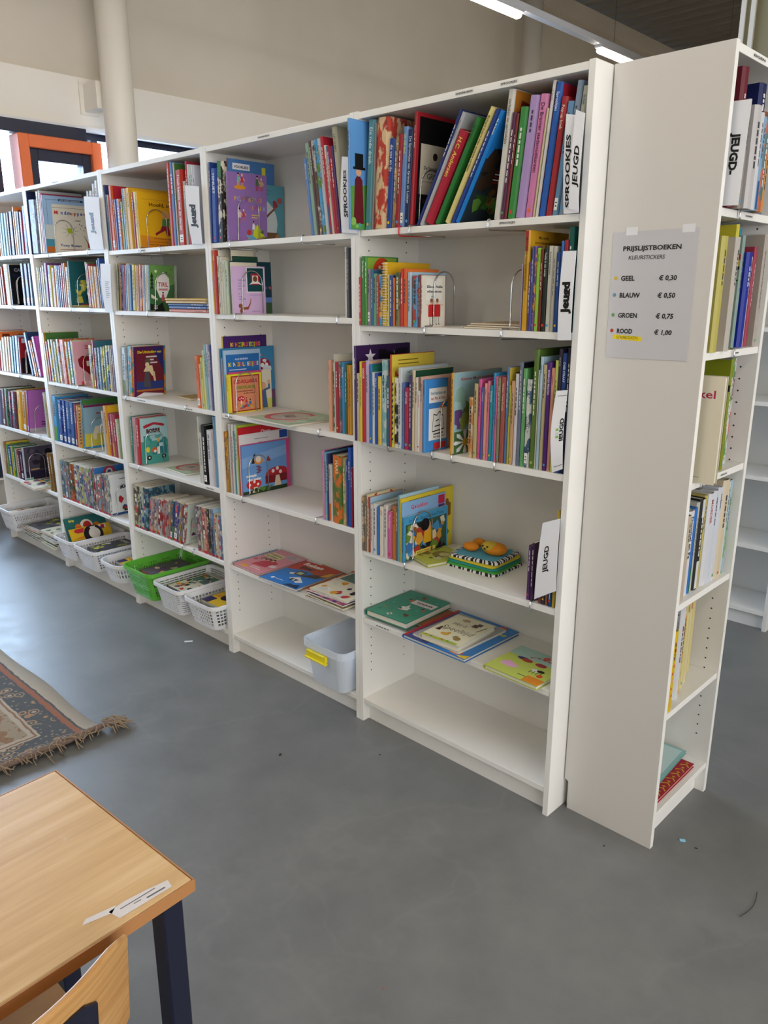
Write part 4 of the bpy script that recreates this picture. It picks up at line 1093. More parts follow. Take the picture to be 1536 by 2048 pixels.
BOOKS = {
('A',1,1.688):[
(-0.781,0.0084,0.3065,0.0,-0.045,0.23,'#6a9fd8',{'art':'hat'}),
(-0.771,0.0292,0.3042,0.06,0.012,0.225,'#5f9aa8',{'tc':'#d8e4e0','tt':'De rode draak'}),
(-0.7414,0.0059,0.2939,0.06,0.012,0.217,'#8a8580'),
(-0.7351,0.0535,0.3041,0.06,0.012,0.225,'#c94a3c',{'b':'#e6c9a0','noprint':1}),
(-0.6812,0.0242,0.244,0.06,0.012,0.181,'#2a4f9e',{'tc':'#d8d8d0','tt':'de vos en de'}),
(-0.6566,0.0134,0.2481,0.06,0.012,0.184,'#7d6a58',{'b':'#b08a5a'}),
(-0.6428,0.0159,0.2511,0.06,0.012,0.186,'#a52a35'),
(-0.6265,0.0189,0.268,0.06,0.012,0.198,'#6f95cf',{'tc':'#c9d05a','lab':1,'tt':'Uit het land'}),
(-0.6073,0.0211,0.2584,0.06,0.012,0.191,'#1f2f5c',{'tc':'#c8ccd8','tt':'De Sprookjes van Grimm en Luister'}),
(-0.5857,0.0102,0.3019,0.06,0.012,0.174,'#a3252e',{'art':'grimm'}),
(-0.5609,0.0123,0.2805,0.54,0.012,0.208,'#2c3a78'),
(-0.5482,0.0129,0.2738,0.54,0.012,0.203,'#b9bcc0',{'tc':'#5a5a60','tt':'Klassieke verhalen'}),
(-0.5349,0.0349,0.2245,0.54,0.012,0.166,'#b3243a',{'tc':'#e5c85a','art':'red','tt':'H.C. Andersen'}),
(-0.491,0.0156,0.2544,0.54,0.012,0.188,'#2f7a3a',{'tc':'#1a3a1a','tt':'Blij de dieren'}),
(-0.4562,0.0189,0.2711,0.54,0.012,0.201,'#e5d58a',{'tc':'#4a3a20','tt':'Richard Scarry mijn mooiste verhalen'}),
(-0.4319,0.0131,0.2651,0.54,0.012,0.196,'#2a4796'),
(-0.4172,0.0142,0.26,0.54,0.012,0.192,'#1f7fd0',{'tc':'#e8e8d0','art':'darkforest','tt':'Als de bomen'}),
(-0.2855,0.0205,0.3065,0.11,0.012,0.227,'#d9d6cc',{'tc':'#6a6258','art':'brown','tt':'verhalen en sprookjes'}),
(-0.2635,0.0115,0.2521,0.11,0.012,0.187,'#5a2a50'),
(-0.2511,0.0077,0.2483,0.11,0.012,0.184,'#7d2a2a'),
(-0.2425,0.0241,0.2602,0.11,0.012,0.193,'#3f8f45'),
(-0.217,0.0283,0.2818,0.11,0.012,0.209,'#b59ad0'),
(-0.1872,0.0241,0.2805,0.11,0.012,0.208,'#d985b5',{'tc':'#4a2040','dot':'#e06a30','tt':'De Bremer stadsmuzikanten'}),
(-0.1617,0.0052,0.2479,0.11,0.012,0.183,'#d8c9a0'),
(-0.1546,0.0081,0.3065,0.11,0.012,0.227,'#e0ddd6',{'tc':'#70706a','art':'red','tt':'Er was eens'}),
(-0.1449,0.0185,0.3001,0.11,0.012,0.222,'#2b62b8',{'tc':'#d8d8e0','art':'red','tt':'Sprookjes'}),
(-0.1248,0.0182,0.2661,0.11,0.012,0.197,'#b03035',{'tc':'#e0d0c0','tt':'Pop-up boek'}),
(-0.1056,0.0175,0.2535,0.11,0.012,0.188,'#6f9ac0',{'lab':1}),
(-0.0868,0.0158,0.2946,0.11,0.012,0.218,'#8a9bb0'),
(-0.0687,0.0156,0.2804,0.11,0.012,0.207,'#b5b5a5',{'tc':'#2f6a70','tt':'In het'}),
],
('A',2,1.406):[
(-0.7802,0.0115,0.1449,0.0,-0.006,0.107,'#c23340',{'dot':'#e0c030'}),
(-0.7683,0.0154,0.2059,0.0,-0.006,0.152,'#3f8a3f',{'tc':'#e0e8d0','tt':'De kleine tuin'}),
(-0.7526,0.009,0.2038,0.0,-0.006,0.134,'#5a9a45',{'art':'apple'}),
(-0.742,0.0144,0.1676,0.0,-0.006,0.124,'#8f8a95',{'lab':1}),
(-0.7272,0.0096,0.1648,0.0,-0.006,0.122,'#3f6f9a'),
(-0.7168,0.0134,0.1543,0.0,-0.006,0.114,'#6aa58a'),
(-0.7023,0.0087,0.1489,0.0,-0.006,0.11,'#c2453a'),
(-0.6924,0.0124,0.1513,0.0,-0.006,0.112,'#4f8fc5',{'b':'#d9b04a'}),
(-0.6788,0.0191,0.1865,0.0,-0.006,0.2,'#e6b82a',{'art':'yellow','sp':1}),
(-0.6581,0.0092,0.1508,0.0,-0.006,0.112,'#d9cf8a'),
(-0.6482,0.0136,0.1481,0.0,-0.006,0.11,'#3a4f9a'),
(-0.6335,0.0077,0.1404,0.0,-0.006,0.104,'#d9742f'),
(-0.6247,0.0206,0.1553,0.0,-0.006,0.115,'#4f5f35',{'b':'#8a7a4a'}),
(-0.6029,0.0104,0.1658,0.0,-0.006,0.123,'#d23a30'),
(-0.5914,0.0146,0.1655,0.0,-0.006,0.145,'#e8652a',{'art':'orange'}),
(-0.5752,0.0159,0.1559,0.0,-0.006,0.16,'#b9cbd8',{'art':'paleblue'}),
(-0.5578,0.0261,0.1453,0.0,-0.006,0.108,'#4f9acb',{'b':'#b5452f'}),
(-0.5313,0.0079,0.1478,0.0,-0.006,0.116,'#8a2f2f',{'art':'red'}),
(-0.5218,0.0092,0.1462,0.0,-0.006,0.1,'#e8e2d5',{'art':'ellie'}),
(-0.1874,0.0041,0.1698,0.0,0.012,0.126,'#9a90b0'),
(-0.1824,0.0168,0.2517,0.0,0.012,0.186,'#d9a62a',{'tc':'#5a4010','art':'voorlees','top':'#b5303a','tt':'Mijn eerste voorleesverhalenboek'}),
(-0.1639,0.0062,0.1736,0.0,0.012,0.128,'#5a3f80'),
(-0.1573,0.0062,0.2121,0.0,0.012,0.157,'#4a5fa0'),
(-0.1503,0.0073,0.2118,0.0,0.012,0.157,'#e09a45',{'b':'#7a5090'}),
(-0.1421,0.0105,0.2073,0.0,0.012,0.153,'#9acb45',{'tc':'#4a6a20','tt':'Haas en'}),
(-0.1307,0.0077,0.2047,0.0,0.012,0.151,'#7a2f25'),
(-0.122,0.013,0.2107,0.0,0.012,0.156,'#2a3028',{'tc':'#d0d0c8','dot':'#d83a30','tt':'Teddy in zijn eentje'}),
(-0.1081,0.0134,0.211,0.0,0.012,0.156,'#d5d2c5',{'tc':'#6a6a62','tt':'Konrads vrienden'}),
(-0.0938,0.0091,0.2096,0.0,0.012,0.155,'#c8c4b5'),
(-0.0833,0.0111,0.1946,0.0,0.012,0.144,'#2f55a0'),
(-0.0713,0.0069,0.2212,0.0,0.012,0.164,'#3f7ac5'),
(-0.0635,0.0109,0.2229,0.0,0.012,0.165,'#b02f3f'),
(-0.0516,0.0134,0.2539,0.0,0.012,0.188,'#1f5f55'),
],
('A',3,1.040):[
(-0.781,0.0097,0.3025,0.0,-0.03,0.255,'#4a2a6a',{'art':'star'}),
(-0.7697,0.013,0.218,0.0,-0.03,0.161,'#c9c0a0'),
(-0.7562,0.0104,0.2554,0.0,-0.03,0.189,'#e5d040'),
(-0.7454,0.0161,0.2533,0.0,-0.03,0.187,'#c23038',{'tc':'#f0e8e0','tt':'SAKKER'}),
(-0.7288,0.0152,0.2599,0.0,-0.03,0.1,'#c9b5d5',{'art':'peach'}),
(-0.7121,0.011,0.2498,0.0,-0.03,0.185,'#2f7ac0',{'art':'greenblue'}),
(-0.6995,0.0109,0.2257,0.0,-0.03,0.167,'#d5dde5'),
(-0.6882,0.0124,0.2237,0.0,-0.03,0.166,'#2a4fa5',{'tc':'#e0e0e8','tt':'Hier is de'}),
(-0.6753,0.0155,0.2147,0.0,-0.03,0.159,'#e8c94a',{'dot':'#d8a030'}),
(-0.6594,0.0224,0.2667,0.0,-0.03,0.197,'#bfd0cf',{'b':'#7fb0b5'}),
(-0.6366,0.0144,0.2193,0.0,-0.03,0.162,'#3f5f7a'),
(-0.6218,0.005,0.2833,0.0,-0.03,0.202,'#c5503a',{'art':'golden'}),
(-0.6152,0.0111,0.217,0.0,-0.03,0.161,'#e6d535',{'stripes':1}),
(-0.6036,0.0149,0.2163,0.0,-0.03,0.16,'#e8e0d0',{'b':'#201c1a'}),
(-0.5883,0.0155,0.2468,0.0,-0.03,0.218,'#cfd5d8',{'art':'seizoen'}),
(-0.5713,0.0086,0.2026,0.0,-0.03,0.15,'#5a7ac0'),
(-0.5622,0.0175,0.1899,0.0,-0.03,0.141,'#b52f4a',{'tc':'#e8d0d0','tt':'Lief zusje'}),
(-0.5443,0.0136,0.2259,0.0,-0.03,0.167,'#4a3f75'),
(-0.5303,0.0099,0.2427,0.0,-0.03,0.181,'#d9c9a5',{'art':'darkgreen'}),
(-0.5188,0.0098,0.2224,0.0,-0.03,0.165,'#e0d5c5'),
(-0.5086,0.0097,0.1838,0.0,-0.03,0.136,'#e8e5e0',{'tc':'#b03a50','dot':'#c03a40','tt':'Ronja de rovers'}),
(-0.4984,0.009,0.2256,0.0,-0.03,0.167,'#d8b0a0'),
(-0.4883,0.011,0.2169,0.0,-0.03,0.103,'#4f95d5',{'tc':'#2a5a9a','art':'pimpom','tt':'Verhaaltjes'}),
(-0.4061,0.0097,0.2411,0.0,0.0,0.235,'#e0a53a',{'art':'muis','spine':'#d99a4a'}),
(-0.3496,0.0172,0.1755,0.0,0.012,0.13,'#d9c09a',{'b':'#c98a50'}),
(-0.3314,0.0138,0.2151,0.0,0.012,0.159,'#c9b98a'),
(-0.3153,0.0098,0.2289,0.0,0.012,0.169,'#d95f9a'),
(-0.3045,0.0085,0.2071,0.0,0.012,0.153,'#5a5fb0',{'tc':'#d8d0e8','tt':'het koude ijs'}),
(-0.2949,0.0103,0.2189,0.0,0.012,0.162,'#e5a590',{'tc':'#a05040','tt':'Olifant'}),
(-0.2836,0.0071,0.2262,0.0,0.012,0.167,'#e07a95'),
(-0.2754,0.0108,0.2144,0.0,0.012,0.159,'#2f95a8',{'tc':'#dff0f0','dot':'#e0c030','tt':'Zonder hulp'}),
(-0.2636,0.0064,0.2498,0.0,0.012,0.185,'#3f9ac8'),
(-0.2562,0.0064,0.2405,0.0,0.012,0.178,'#d9709a'),
(-0.2488,0.0094,0.2386,0.0,0.012,0.177,'#8a8a6a'),
(-0.2384,0.016,0.2408,0.0,0.012,0.178,'#a85a50',{'tc':'#e0b8a8','tt':'Varken Twee Konijn'}),
(-0.2201,0.0074,0.2682,0.0,0.012,0.198,'#5a7ab0',{'art':'golden'}),
(-0.2111,0.0068,0.2194,0.0,0.012,0.162,'#b5b53f'),
(-0.2039,0.0115,0.2321,0.0,0.012,0.172,'#d0a57a'),
(-0.1914,0.0108,0.2523,0.0,0.012,0.187,'#d8d5dd'),
(-0.1795,0.0102,0.284,0.0,0.012,0.21,'#6f7a90',{'art':'blackc'}),
(-0.1678,0.0118,0.2681,0.0,0.012,0.198,'#6aa86a'),
(-0.1555,0.0175,0.2404,0.0,0.012,0.178,'#3f5a7a',{'b':'#cfd5cf','tc':'#e0e0d8','lab':1,'tt':'MAX IS DE HAVENMEESTER'}),
(-0.1365,0.0161,0.32,0.0,0.012,0.237,'#5f7a35',{'dot':'#a0b050'}),
(-0.1194,0.0036,0.2665,0.0,0.012,0.197,'#c5c9b0'),
(-0.1149,0.0086,0.3016,0.0,0.012,0.223,'#b5cfe0',{'tc':'#4a6a80','art':'paleblue','tt':'Luister dan'}),
(-0.1047,0.0102,0.2813,0.0,0.012,0.208,'#c9b98f'),
(-0.094,0.0129,0.2889,0.0,0.012,0.214,'#5a2f80',{'tc':'#e0d0e8','tt':'ROBIN EN PIRATEN'}),
(-0.0802,0.0101,0.275,0.0,0.012,0.204,'#d99a85',{'tc':'#7a4030','tt':'Opa Knor'}),
(-0.0692,0.0084,0.2949,0.0,0.012,0.218,'#c5cf6a'),
(-0.0599,0.0089,0.3249,0.0,0.012,0.24,'#3a3040',{'tc':'#c8c0d0','tt':'hoe ik was'}),
(-0.0501,0.0142,0.3141,0.0,0.012,0.232,'#2a4a8a',{'tc':'#d0d8e8','tt':'OVER STRAAT'}),
(-0.035,0.0114,0.3283,0.0,0.012,0.243,'#2a2535'),
],
('A',4,0.657):[
(-0.7791,0.0116,0.1887,0.0,-0.002,0.14,'#7a6f60',{'b':'#c9a070'}),
(-0.7663,0.0098,0.1922,0.0,-0.002,0.142,'#8a7a6a'),
(-0.7552,0.0064,0.2002,0.0,-0.002,0.135,'#d8c9a5',{'art':'arc'}),
(-0.7472,0.0064,0.1925,0.0,-0.002,0.163,'#c23a35',{'art':'paleblue'}),
(-0.7393,0.0114,0.1697,0.0,-0.002,0.126,'#dcd9d5'),
(-0.7274,0.0179,0.1751,0.0,-0.002,0.13,'#e0e0e0'),
(-0.7083,0.0095,0.1666,0.0,-0.002,0.123,'#3f7ac5'),
(-0.6975,0.0193,0.1699,0.0,-0.002,0.126,'#e5ddd0',{'tc':'#c08030','tt':'ZO'}),
(-0.677,0.0166,0.1797,0.0,-0.002,0.133,'#ddd5d0'),
(-0.6592,0.0189,0.1611,0.0,-0.002,0.119,'#d96aa5',{'tc':'#f0c8d8','dot':'#d83050','tt':'Roodkapje'}),
(-0.6391,0.0179,0.1809,0.0,-0.002,0.134,'#c9772f',{'tc':'#6a3a10','tt':'boek op de'}),
(-0.62,0.0075,0.1804,0.0,-0.002,0.134,'#5a7a7f'),
(-0.6113,0.0051,0.2229,0.0,-0.002,0.195,'#7ab0c0',{'art':'paleblue'}),
(-0.6046,0.0043,0.2124,0.0,-0.002,0.266,'#e0c53a',{'art':'yellowbusy'}),
(-0.5987,0.0043,0.1989,0.0,-0.002,0.219,'#7fb0dc',{'art':'geluiden'}),
(-0.5928,0.0074,0.1532,0.0,-0.002,0.22,'#3f9ac5',{'art':'sprookbos'}),
(-0.1233,0.0116,0.162,0.0,0.012,0.12,'#5a3a6a'),
(-0.1108,0.0085,0.1726,0.0,0.012,0.128,'#4a3050'),
(-0.0836,0.0107,0.0828,0.0,0.012,0.1,'#6a3a3f'),
(-0.0719,0.0106,0.0858,0.0,0.012,0.1,'#3f3a4a'),
(-0.0603,0.0077,0.094,0.0,0.012,0.1,'#8a5a3a'),
(-0.0517,0.0128,0.1014,0.0,0.012,0.1,'#2a4a80'),
(-0.0379,0.0087,0.2786,0.0,0.012,0.206,'#d0b040',{'art':'navyc'}),
],
('B',1,1.684):[
(-1.5786,0.009,0.2786,0.043,0.0,0.206,'#27468f'),
(-1.5684,0.0341,0.2553,0.043,0.0,0.189,'#2f4fa5',{'tc':'#d8dcf0','dot':'#c03a40','tt':'MINUET'}),
(-1.5318,0.0405,0.2749,0.043,0.0,0.203,'#d9d3c0',{'b':'#2a2422','dot':'#c84a40','top':'#2f7a3a'}),
(-1.4901,0.0038,0.2852,0.043,0.018,0.213,'#8a2045',{'art':'voorl'}),
(-1.4847,0.0059,0.2289,0.043,0.008,0.15,'#b8b0b0'),
(-1.4785,0.0035,0.2099,0.043,0.048,0.22,'#5f9aa5',{'art':'cliff'}),
(-1.4734,0.0141,0.2383,0.043,0.0,0.173,'#8d6ba8',{'art':'poffert'}),
(-1.0188,0.0128,0.2352,-0.129,0.012,0.174,'#5f85c5',{'tc':'#c8d4e8','tt':'blauw water en'}),
(-1.005,0.0171,0.2794,-0.129,0.012,0.207,'#8fb09a'),
(-0.987,0.011,0.2845,-0.129,0.012,0.21,'#5a3a3a',{'tc':'#e8e0d8','tt':'De avonturen van de dierenriem'}),
(-0.975,0.0115,0.283,-0.129,0.012,0.209,'#c9c5c0',{'b':'#6a4a3a'}),
(-0.9626,0.0162,0.2848,-0.129,0.012,0.211,'#4fa0d5',{'b':'#5a8a3a'}),
(-0.9455,0.0144,0.2859,-0.129,0.012,0.212,'#c5ccd0',{'tc':'#3a4a5a','tt':'De avonturen van Felix het egeltje'}),
(-0.9302,0.0122,0.2898,-0.129,0.012,0.214,'#c22a3a',{'art':'red','low':'#3a5a8a'}),
(-0.9163,0.009,0.2637,-0.129,0.012,0.195,'#d5cfc0'),
(-0.9069,0.0136,0.2602,-0.129,0.012,0.193,'#b8303f',{'tc':'#f0d8d0','top':'#3a5aa0','tt':'De vrolijke Jules Dierentuin'}),
(-0.8925,0.0104,0.2569,-0.129,0.012,0.19,'#9a2a3a'),
(-0.8812,0.0052,0.2588,-0.129,0.012,0.192,'#4a3f80'),
(-0.8745,0.021,0.3104,-0.129,0.012,0.23,'#b8b29a',{'tc':'#6a6450','tt':'LES JAMES'}),
],
('B',2,1.426):[
(-1.5808,0.007,0.232,0.0,-0.002,0.172,'#e0a53a'),
(-1.5726,0.0173,0.2317,0.0,-0.002,0.171,'#c23a2f',{'tc':'#f0d0c0','tt':'rood'}),
(-1.5542,0.0084,0.2328,0.0,0.011,0.172,'#e5e2d5'),
(-1.5447,0.0083,0.2111,0.0,-0.002,0.156,'#dcd8c8',{'b':'#b5a88a'}),
(-1.5353,0.0098,0.2088,0.0,-0.002,0.155,'#cfcab8',{'tc':'#5a5a48','tt':'boek klein'}),
(-1.5244,0.0111,0.2066,0.0,-0.002,0.153,'#d8d3c2'),
(-1.5121,0.0154,0.1944,0.0,-0.002,0.144,'#c9cfb5',{'tc':'#5a6a48','tt':'het lied'}),
(-1.4957,0.0145,0.1901,0.0,-0.002,0.141,'#c5d0b8'),
(-1.48,0.006,0.231,0.0,0.016,0.1,'#d5cdb5',{'art':'cream'}),
(-1.4724,0.0038,0.2094,0.0,0.016,0.115,'#2a3530',{'art':'darkgreen'}),
(-1.467,0.0035,0.1913,0.0,-0.002,0.19,'#1f4a50',{'art':'night'}),
(-1.4619,0.0035,0.1873,0.0,-0.002,0.119,'#ddd8c5',{'art':'cream'}),
(-1.4568,0.0045,0.1737,0.0,-0.002,0.151,'#d5b5d5',{'art':'cat'}),
(-0.861,0.0064,0.2176,0.0,0.012,0.161,'#dedbd5',{'tc':'#3a3a3a','tt':'jij bent lief'}),
(-0.8537,0.0089,0.215,0.0,0.012,0.159,'#55555a'),
],
('B',3,1.045):[
(-1.58,0.0064,0.2956,0.0,0.024,0.213,'#d8c860',{'art':'kl1'}),
(-1.572,0.0049,0.2503,0.0,0.006,0.261,'#3f85b5',{'art':'berries'}),
(-1.5655,0.0041,0.2147,0.0,0.006,0.159,'#b8a8c0'),
(-1.561,0.0041,0.1584,0.0,0.024,0.217,'#e5e0d0',{'art':'figure'}),
(-1.5553,0.0056,0.244,0.0,0.006,0.178,'#5f9fd5',{'art':'kl2'}),
(-1.5481,0.0041,0.1592,0.0,0.024,0.16,'#d0407a',{'art':'pink'}),
(-1.5424,0.0175,0.1523,0.0,0.006,0.16,'#e8d535',{'tc':'#a04020','art':'holland','tt':'oud hollands'}),
(-0.9512,0.0126,0.2411,0.0,0.012,0.178,'#e5a585',{'tc':'#a05030','tt':'Annie'}),
(-0.9377,0.0159,0.2414,0.0,0.02,0.179,'#d8d8d0',{'b':'#4a7a5a'}),
(-0.9208,0.0041,0.2621,0.0,0.012,0.194,'#d8d2c5',{'art':'cream'}),
(-0.9152,0.014,0.237,0.0,0.012,0.175,'#b02a3a'),
(-0.9007,0.0156,0.2378,0.0,0.012,0.176,'#4a6a6a',{'b':'#a06a6a'}),
(-0.8843,0.0133,0.2388,0.0,0.012,0.177,'#3f95cf',{'tc':'#d0e4f0','tt':'blauwe dag'}),
(-0.87,0.0121,0.2342,0.0,0.012,0.173,'#4a6a3a'),
(-0.857,0.0077,0.2296,0.0,0.012,0.17,'#e0922f'),
(-0.8484,0.0087,0.2301,0.0,0.012,0.17,'#d8a535'),
],
('B',4,0.721):[
(-1.5781,0.0135,0.2487,0.0,0.008,0.184,'#e0a52f',{'b':'#c07a2a'}),
(-1.5634,0.0142,0.2258,0.0,0.008,0.167,'#a08a5a'),
(-1.5481,0.0095,0.2833,0.0,0.008,0.21,'#d8d5cc'),
(-1.5374,0.0072,0.2335,0.0,0.008,0.173,'#c5a0a0'),
(-1.529,0.0117,0.2832,0.0,0.008,0.21,'#e0e2e0'),
(-1.5161,0.0071,0.2583,0.0,0.008,0.191,'#5a90a0'),
(-1.5078,0.0139,0.2834,0.0,0.008,0.21,'#d5ddd0'),
(-1.4928,0.0063,0.2829,0.0,0.008,0.209,'#9ab53f',{'art':'lime'}),
(-1.4849,0.0041,0.2729,0.0,0.008,0.222,'#c5252f',{'art':'onno'}),
(-1.4792,0.0035,0.245,0.0,0.008,0.244,'#dcd5d5',{'art':'mimi'}),
(-1.4741,0.0035,0.2058,0.0,0.008,0.248,'#d88aa5',{'art':'pink'}),
(-1.469,0.0035,0.2019,0.0,0.008,0.225,'#5a8ac5',{'art':'aapje'}),
(-0.9934,0.0109,0.2513,0.0,0.012,0.186,'#d58fb5',{'tc':'#a03a7a','art':'navyc','tt':'ONZE Geheimen'}),
(-0.9809,0.0126,0.247,0.0,0.012,0.183,'#7ab0c5'),
(-0.9679,0.0061,0.243,0.0,0.012,0.18,'#3a3f70'),
(-0.9609,0.0172,0.2066,0.0,0.012,0.153,'#c9c5c0',{'tc':'#6a6058','low':'#d9722f','tt':'Goede reis'}),
(-0.9404,0.0479,0.243,0.0,0.012,0.18,'#d9752f',{'b':'#5a7a3a','tc':'#e8c8a0','tt':'HAAS'}),
(-0.8887,0.0182,0.2406,0.0,0.012,0.178,'#8a9a6a',{'b':'#c9a06a'}),
(-0.8689,0.0086,0.2338,0.0,0.012,0.173,'#2a4aa5',{'tc':'#c8d0e8','tt':'DONDERS'}),
(-0.8594,0.0119,0.2791,0.0,0.012,0.207,'#2f5ab5'),
(-0.8466,0.0074,0.2122,0.0,0.012,0.157,'#a02a4a'),
],
('C',1,1.685):[
(-2.3805,0.0122,0.2715,0.0,0.004,0.201,'#3a4a80'),
(-2.3671,0.0096,0.2317,0.0,0.004,0.171,'#5a8a9a'),
(-2.3563,0.0178,0.229,0.0,0.004,0.169,'#b8605a',{'tc':'#e8d8d0','tt':'kleine'}),
(-2.3372,0.0267,0.2641,0.0,0.004,0.195,'#d9682f',{'art':'red','lab':1}),
(-2.3089,0.0094,0.2069,0.0,0.004,0.153,'#a33a30'),
(-2.2987,0.0166,0.2061,0.0,0.004,0.153,'#4a5a9a',{'tc':'#d0d4e8','tt':'boek blauw'}),
(-2.2809,0.0333,0.2066,0.0,0.004,0.153,'#4f5fa5',{'b':'#d9783a'}),
(-2.2456,0.0202,0.1931,0.0,0.004,0.143,'#6f8a3f'),
(-2.2242,0.0114,0.2436,0.0,0.004,0.18,'#8fb0cf'),
(-2.2116,0.0176,0.2426,0.0,0.004,0.18,'#d5c58a',{'sp':1}),
(-2.1929,0.0344,0.2428,0.0,0.004,0.18,'#e0a828',{'art':'yellow'}),
(-2.148,0.0156,0.2231,0.0,0.004,0.165,'#a3303a'),
(-2.1305,0.0185,0.2234,0.0,0.004,0.165,'#e5d58a'),
(-2.1101,0.0109,0.2228,0.0,0.004,0.25,'#e5b52a',{'art':'hoofd'}),
(-1.8742,0.02,0.3094,0.0,0.012,0.229,'#c9453f',{'tc':'#f0d8d0','tt':'Wat spelen wij een vrolijk spel'}),
(-1.8525,0.0245,0.3087,0.0,0.012,0.228,'#3f6aa5'),
(-1.8263,0.0063,0.3044,0.0,0.012,0.225,'#c5c5b5',{'art':'greenc'}),
(-1.8183,0.0497,0.2759,0.0,0.012,0.204,'#c03a30',{'tc':'#f0e8e0','lab':1,'tt':'Maak kennis met de dieren'}),
(-1.7669,0.0242,0.232,0.0,0.012,0.172,'#a09585',{'tc':'#e8e0d8','tt':'200 foto'}),
(-1.741,0.0099,0.3003,0.0,0.012,0.222,'#b5304a'),
(-1.7294,0.0124,0.2879,0.0,0.012,0.213,'#d8d8dc'),
(-1.7153,0.0098,0.2865,0.0,0.012,0.212,'#c5d0c8'),
(-1.7039,0.0122,0.2837,0.0,0.012,0.21,'#d8dce5'),
(-1.69,0.0097,0.2807,0.0,0.012,0.208,'#c8c8d0'),
],
('C',2,1.428):[
(-2.366,0.016,0.2027,0.098,0.012,0.15,'#c5ccb5'),
(-2.3481,0.0066,0.2015,0.098,0.012,0.149,'#2a2520'),
(-2.3404,0.0089,0.2031,0.098,0.012,0.15,'#c5a070'),
(-2.3296,0.0165,0.1957,0.098,0.012,0.145,'#4a2f55',{'b':'#8a6a9a'}),
(-2.3119,0.0111,0.1936,0.098,0.012,0.143,'#6f8ac0'),
(-2.2989,0.011,0.1933,0.098,0.012,0.143,'#b03a50',{'tc':'#e8d8d8','tt':'rood'}),
(-2.2867,0.0155,0.193,0.098,0.012,0.143,'#7a9ac5'),
(-2.2701,0.0101,0.1996,0.098,0.012,0.148,'#d5d2bf'),
(-2.2588,0.0272,0.1923,0.098,0.012,0.142,'#3f6aa5',{'tc':'#d0d0d8','tt':'ster'}),
(-2.229,0.0335,0.1916,0.098,0.012,0.142,'#c5b53f'),
(-2.1943,0.012,0.1908,0.098,0.012,0.141,'#e0b590'),
(-2.1812,0.0127,0.1888,0.098,0.012,0.14,'#c58a70'),
(-2.1667,0.0248,0.1909,0.098,0.012,0.141,'#d98a35',{'b':'#a05a30'}),
(-2.1407,0.0125,0.1896,0.098,0.012,0.14,'#d5b5b5'),
(-2.1272,0.0103,0.1899,0.098,0.012,0.141,'#8aa0c0'),
(-2.1158,0.0145,0.1897,0.098,0.012,0.14,'#d8cfa5'),
(-2.1002,0.008,0.1886,0.098,0.012,0.14,'#c5d5c5'),
(-2.0911,0.0094,0.1894,0.098,0.012,0.121,'#8aa5b5',{'art':'tiril'}),
],
('C',3,1.046):[
(-2.3797,0.0448,0.2182,0.111,0.006,0.161,'#a5b5c5',{'b':'#c8d4e0','low':'#6a8a3a'}),
(-2.3283,0.0524,0.2254,0.111,0.006,0.167,'#e09035',{'b':'#3a8a95'}),
(-2.274,0.0088,0.2252,0.111,0.006,0.151,'#8a2a4a',{'art':'uitvind'}),
(-1.7621,0.0314,0.2118,-0.021,0.012,0.157,'#e0702f',{'tc':'#a04a18','lab':1,'tt':'Het geheim'}),
(-1.7297,0.0082,0.1814,-0.021,0.012,0.134,'#d8c5b5'),
(-1.7204,0.0162,0.2072,-0.021,0.012,0.153,'#d5cf5a',{'tc':'#2a2a1a','tt':'HET DINOSBOEK'}),
(-1.7032,0.0149,0.2365,-0.021,0.012,0.175,'#cfd5a5',{'tc':'#6a6a48','tt':'klein'}),
(-1.6873,0.016,0.2604,-0.021,0.012,0.193,'#8ab5c0'),
(-1.6704,0.014,0.2612,-0.021,0.012,0.193,'#c9c5cf'),
(-1.6553,0.014,0.2602,-0.021,0.012,0.193,'#5a5a8a'),
],
('C',4,0.725):[
(-2.355,0.0204,0.2223,0.044,0.012,0.165,'#3a8a7a'),
(-2.3327,0.0107,0.2227,0.044,0.012,0.165,'#d5a5b0'),
(-2.3208,0.0146,0.222,0.044,0.012,0.164,'#d8b0b5'),
(-2.3042,0.0325,0.2198,0.044,0.012,0.147,'#b8353f',{'art':'borre'}),
(-1.7752,0.0073,0.2845,0.0,0.012,0.211,'#d0d0c8',{'tc':'#3a3a3a','tt':'abrikoos'}),
(-1.7668,0.0137,0.2179,0.0,0.012,0.161,'#d8d8d5'),
(-1.7515,0.0356,0.2517,0.0,0.012,0.186,'#151518',{'lab':1}),
(-1.7142,0.0382,0.2348,0.0,0.012,0.174,'#e5e5ea',{'tc':'#3a3a40','tt':'de jonge held'}),
(-1.6744,0.0131,0.2412,0.0,0.012,0.178,'#d5c5c5',{'tc':'#a03a4a','tt':'ROZEN'}),
(-1.6597,0.0094,0.2955,0.0,0.012,0.219,'#7aa5c5',{'art':'paleblue'}),
],
('C',5,0.408):[
(-2.3806,0.0574,0.209,0.079,0.006,0.155,'#b8c0a5',{'b':'#6a5a40','comic':1}),
(-2.3193,0.0311,0.2094,0.079,0.006,0.155,'#b5c5b5',{'b':'#3a5a9a','comic':1}),
(-2.2861,0.0307,0.2106,0.079,0.006,0.156,'#7aa0b0',{'b':'#3a5a6a','comic':1}),
(-2.2549,0.027,0.1684,0.2,0.012,0.125,'#8a7aa5',{'b':'#c5a5b0','comic':1}),
(-2.2261,0.0115,0.1715,0.2,0.012,0.127,'#d5a57a',{'comic':1}),
(-2.2125,0.0299,0.1717,0.2,0.012,0.127,'#c5b09a',{'b':'#8a8aa5','comic':1}),
(-2.1806,0.0378,0.1732,0.2,0.012,0.128,'#b5b0b0',{'b':'#a03a3a','comic':1}),
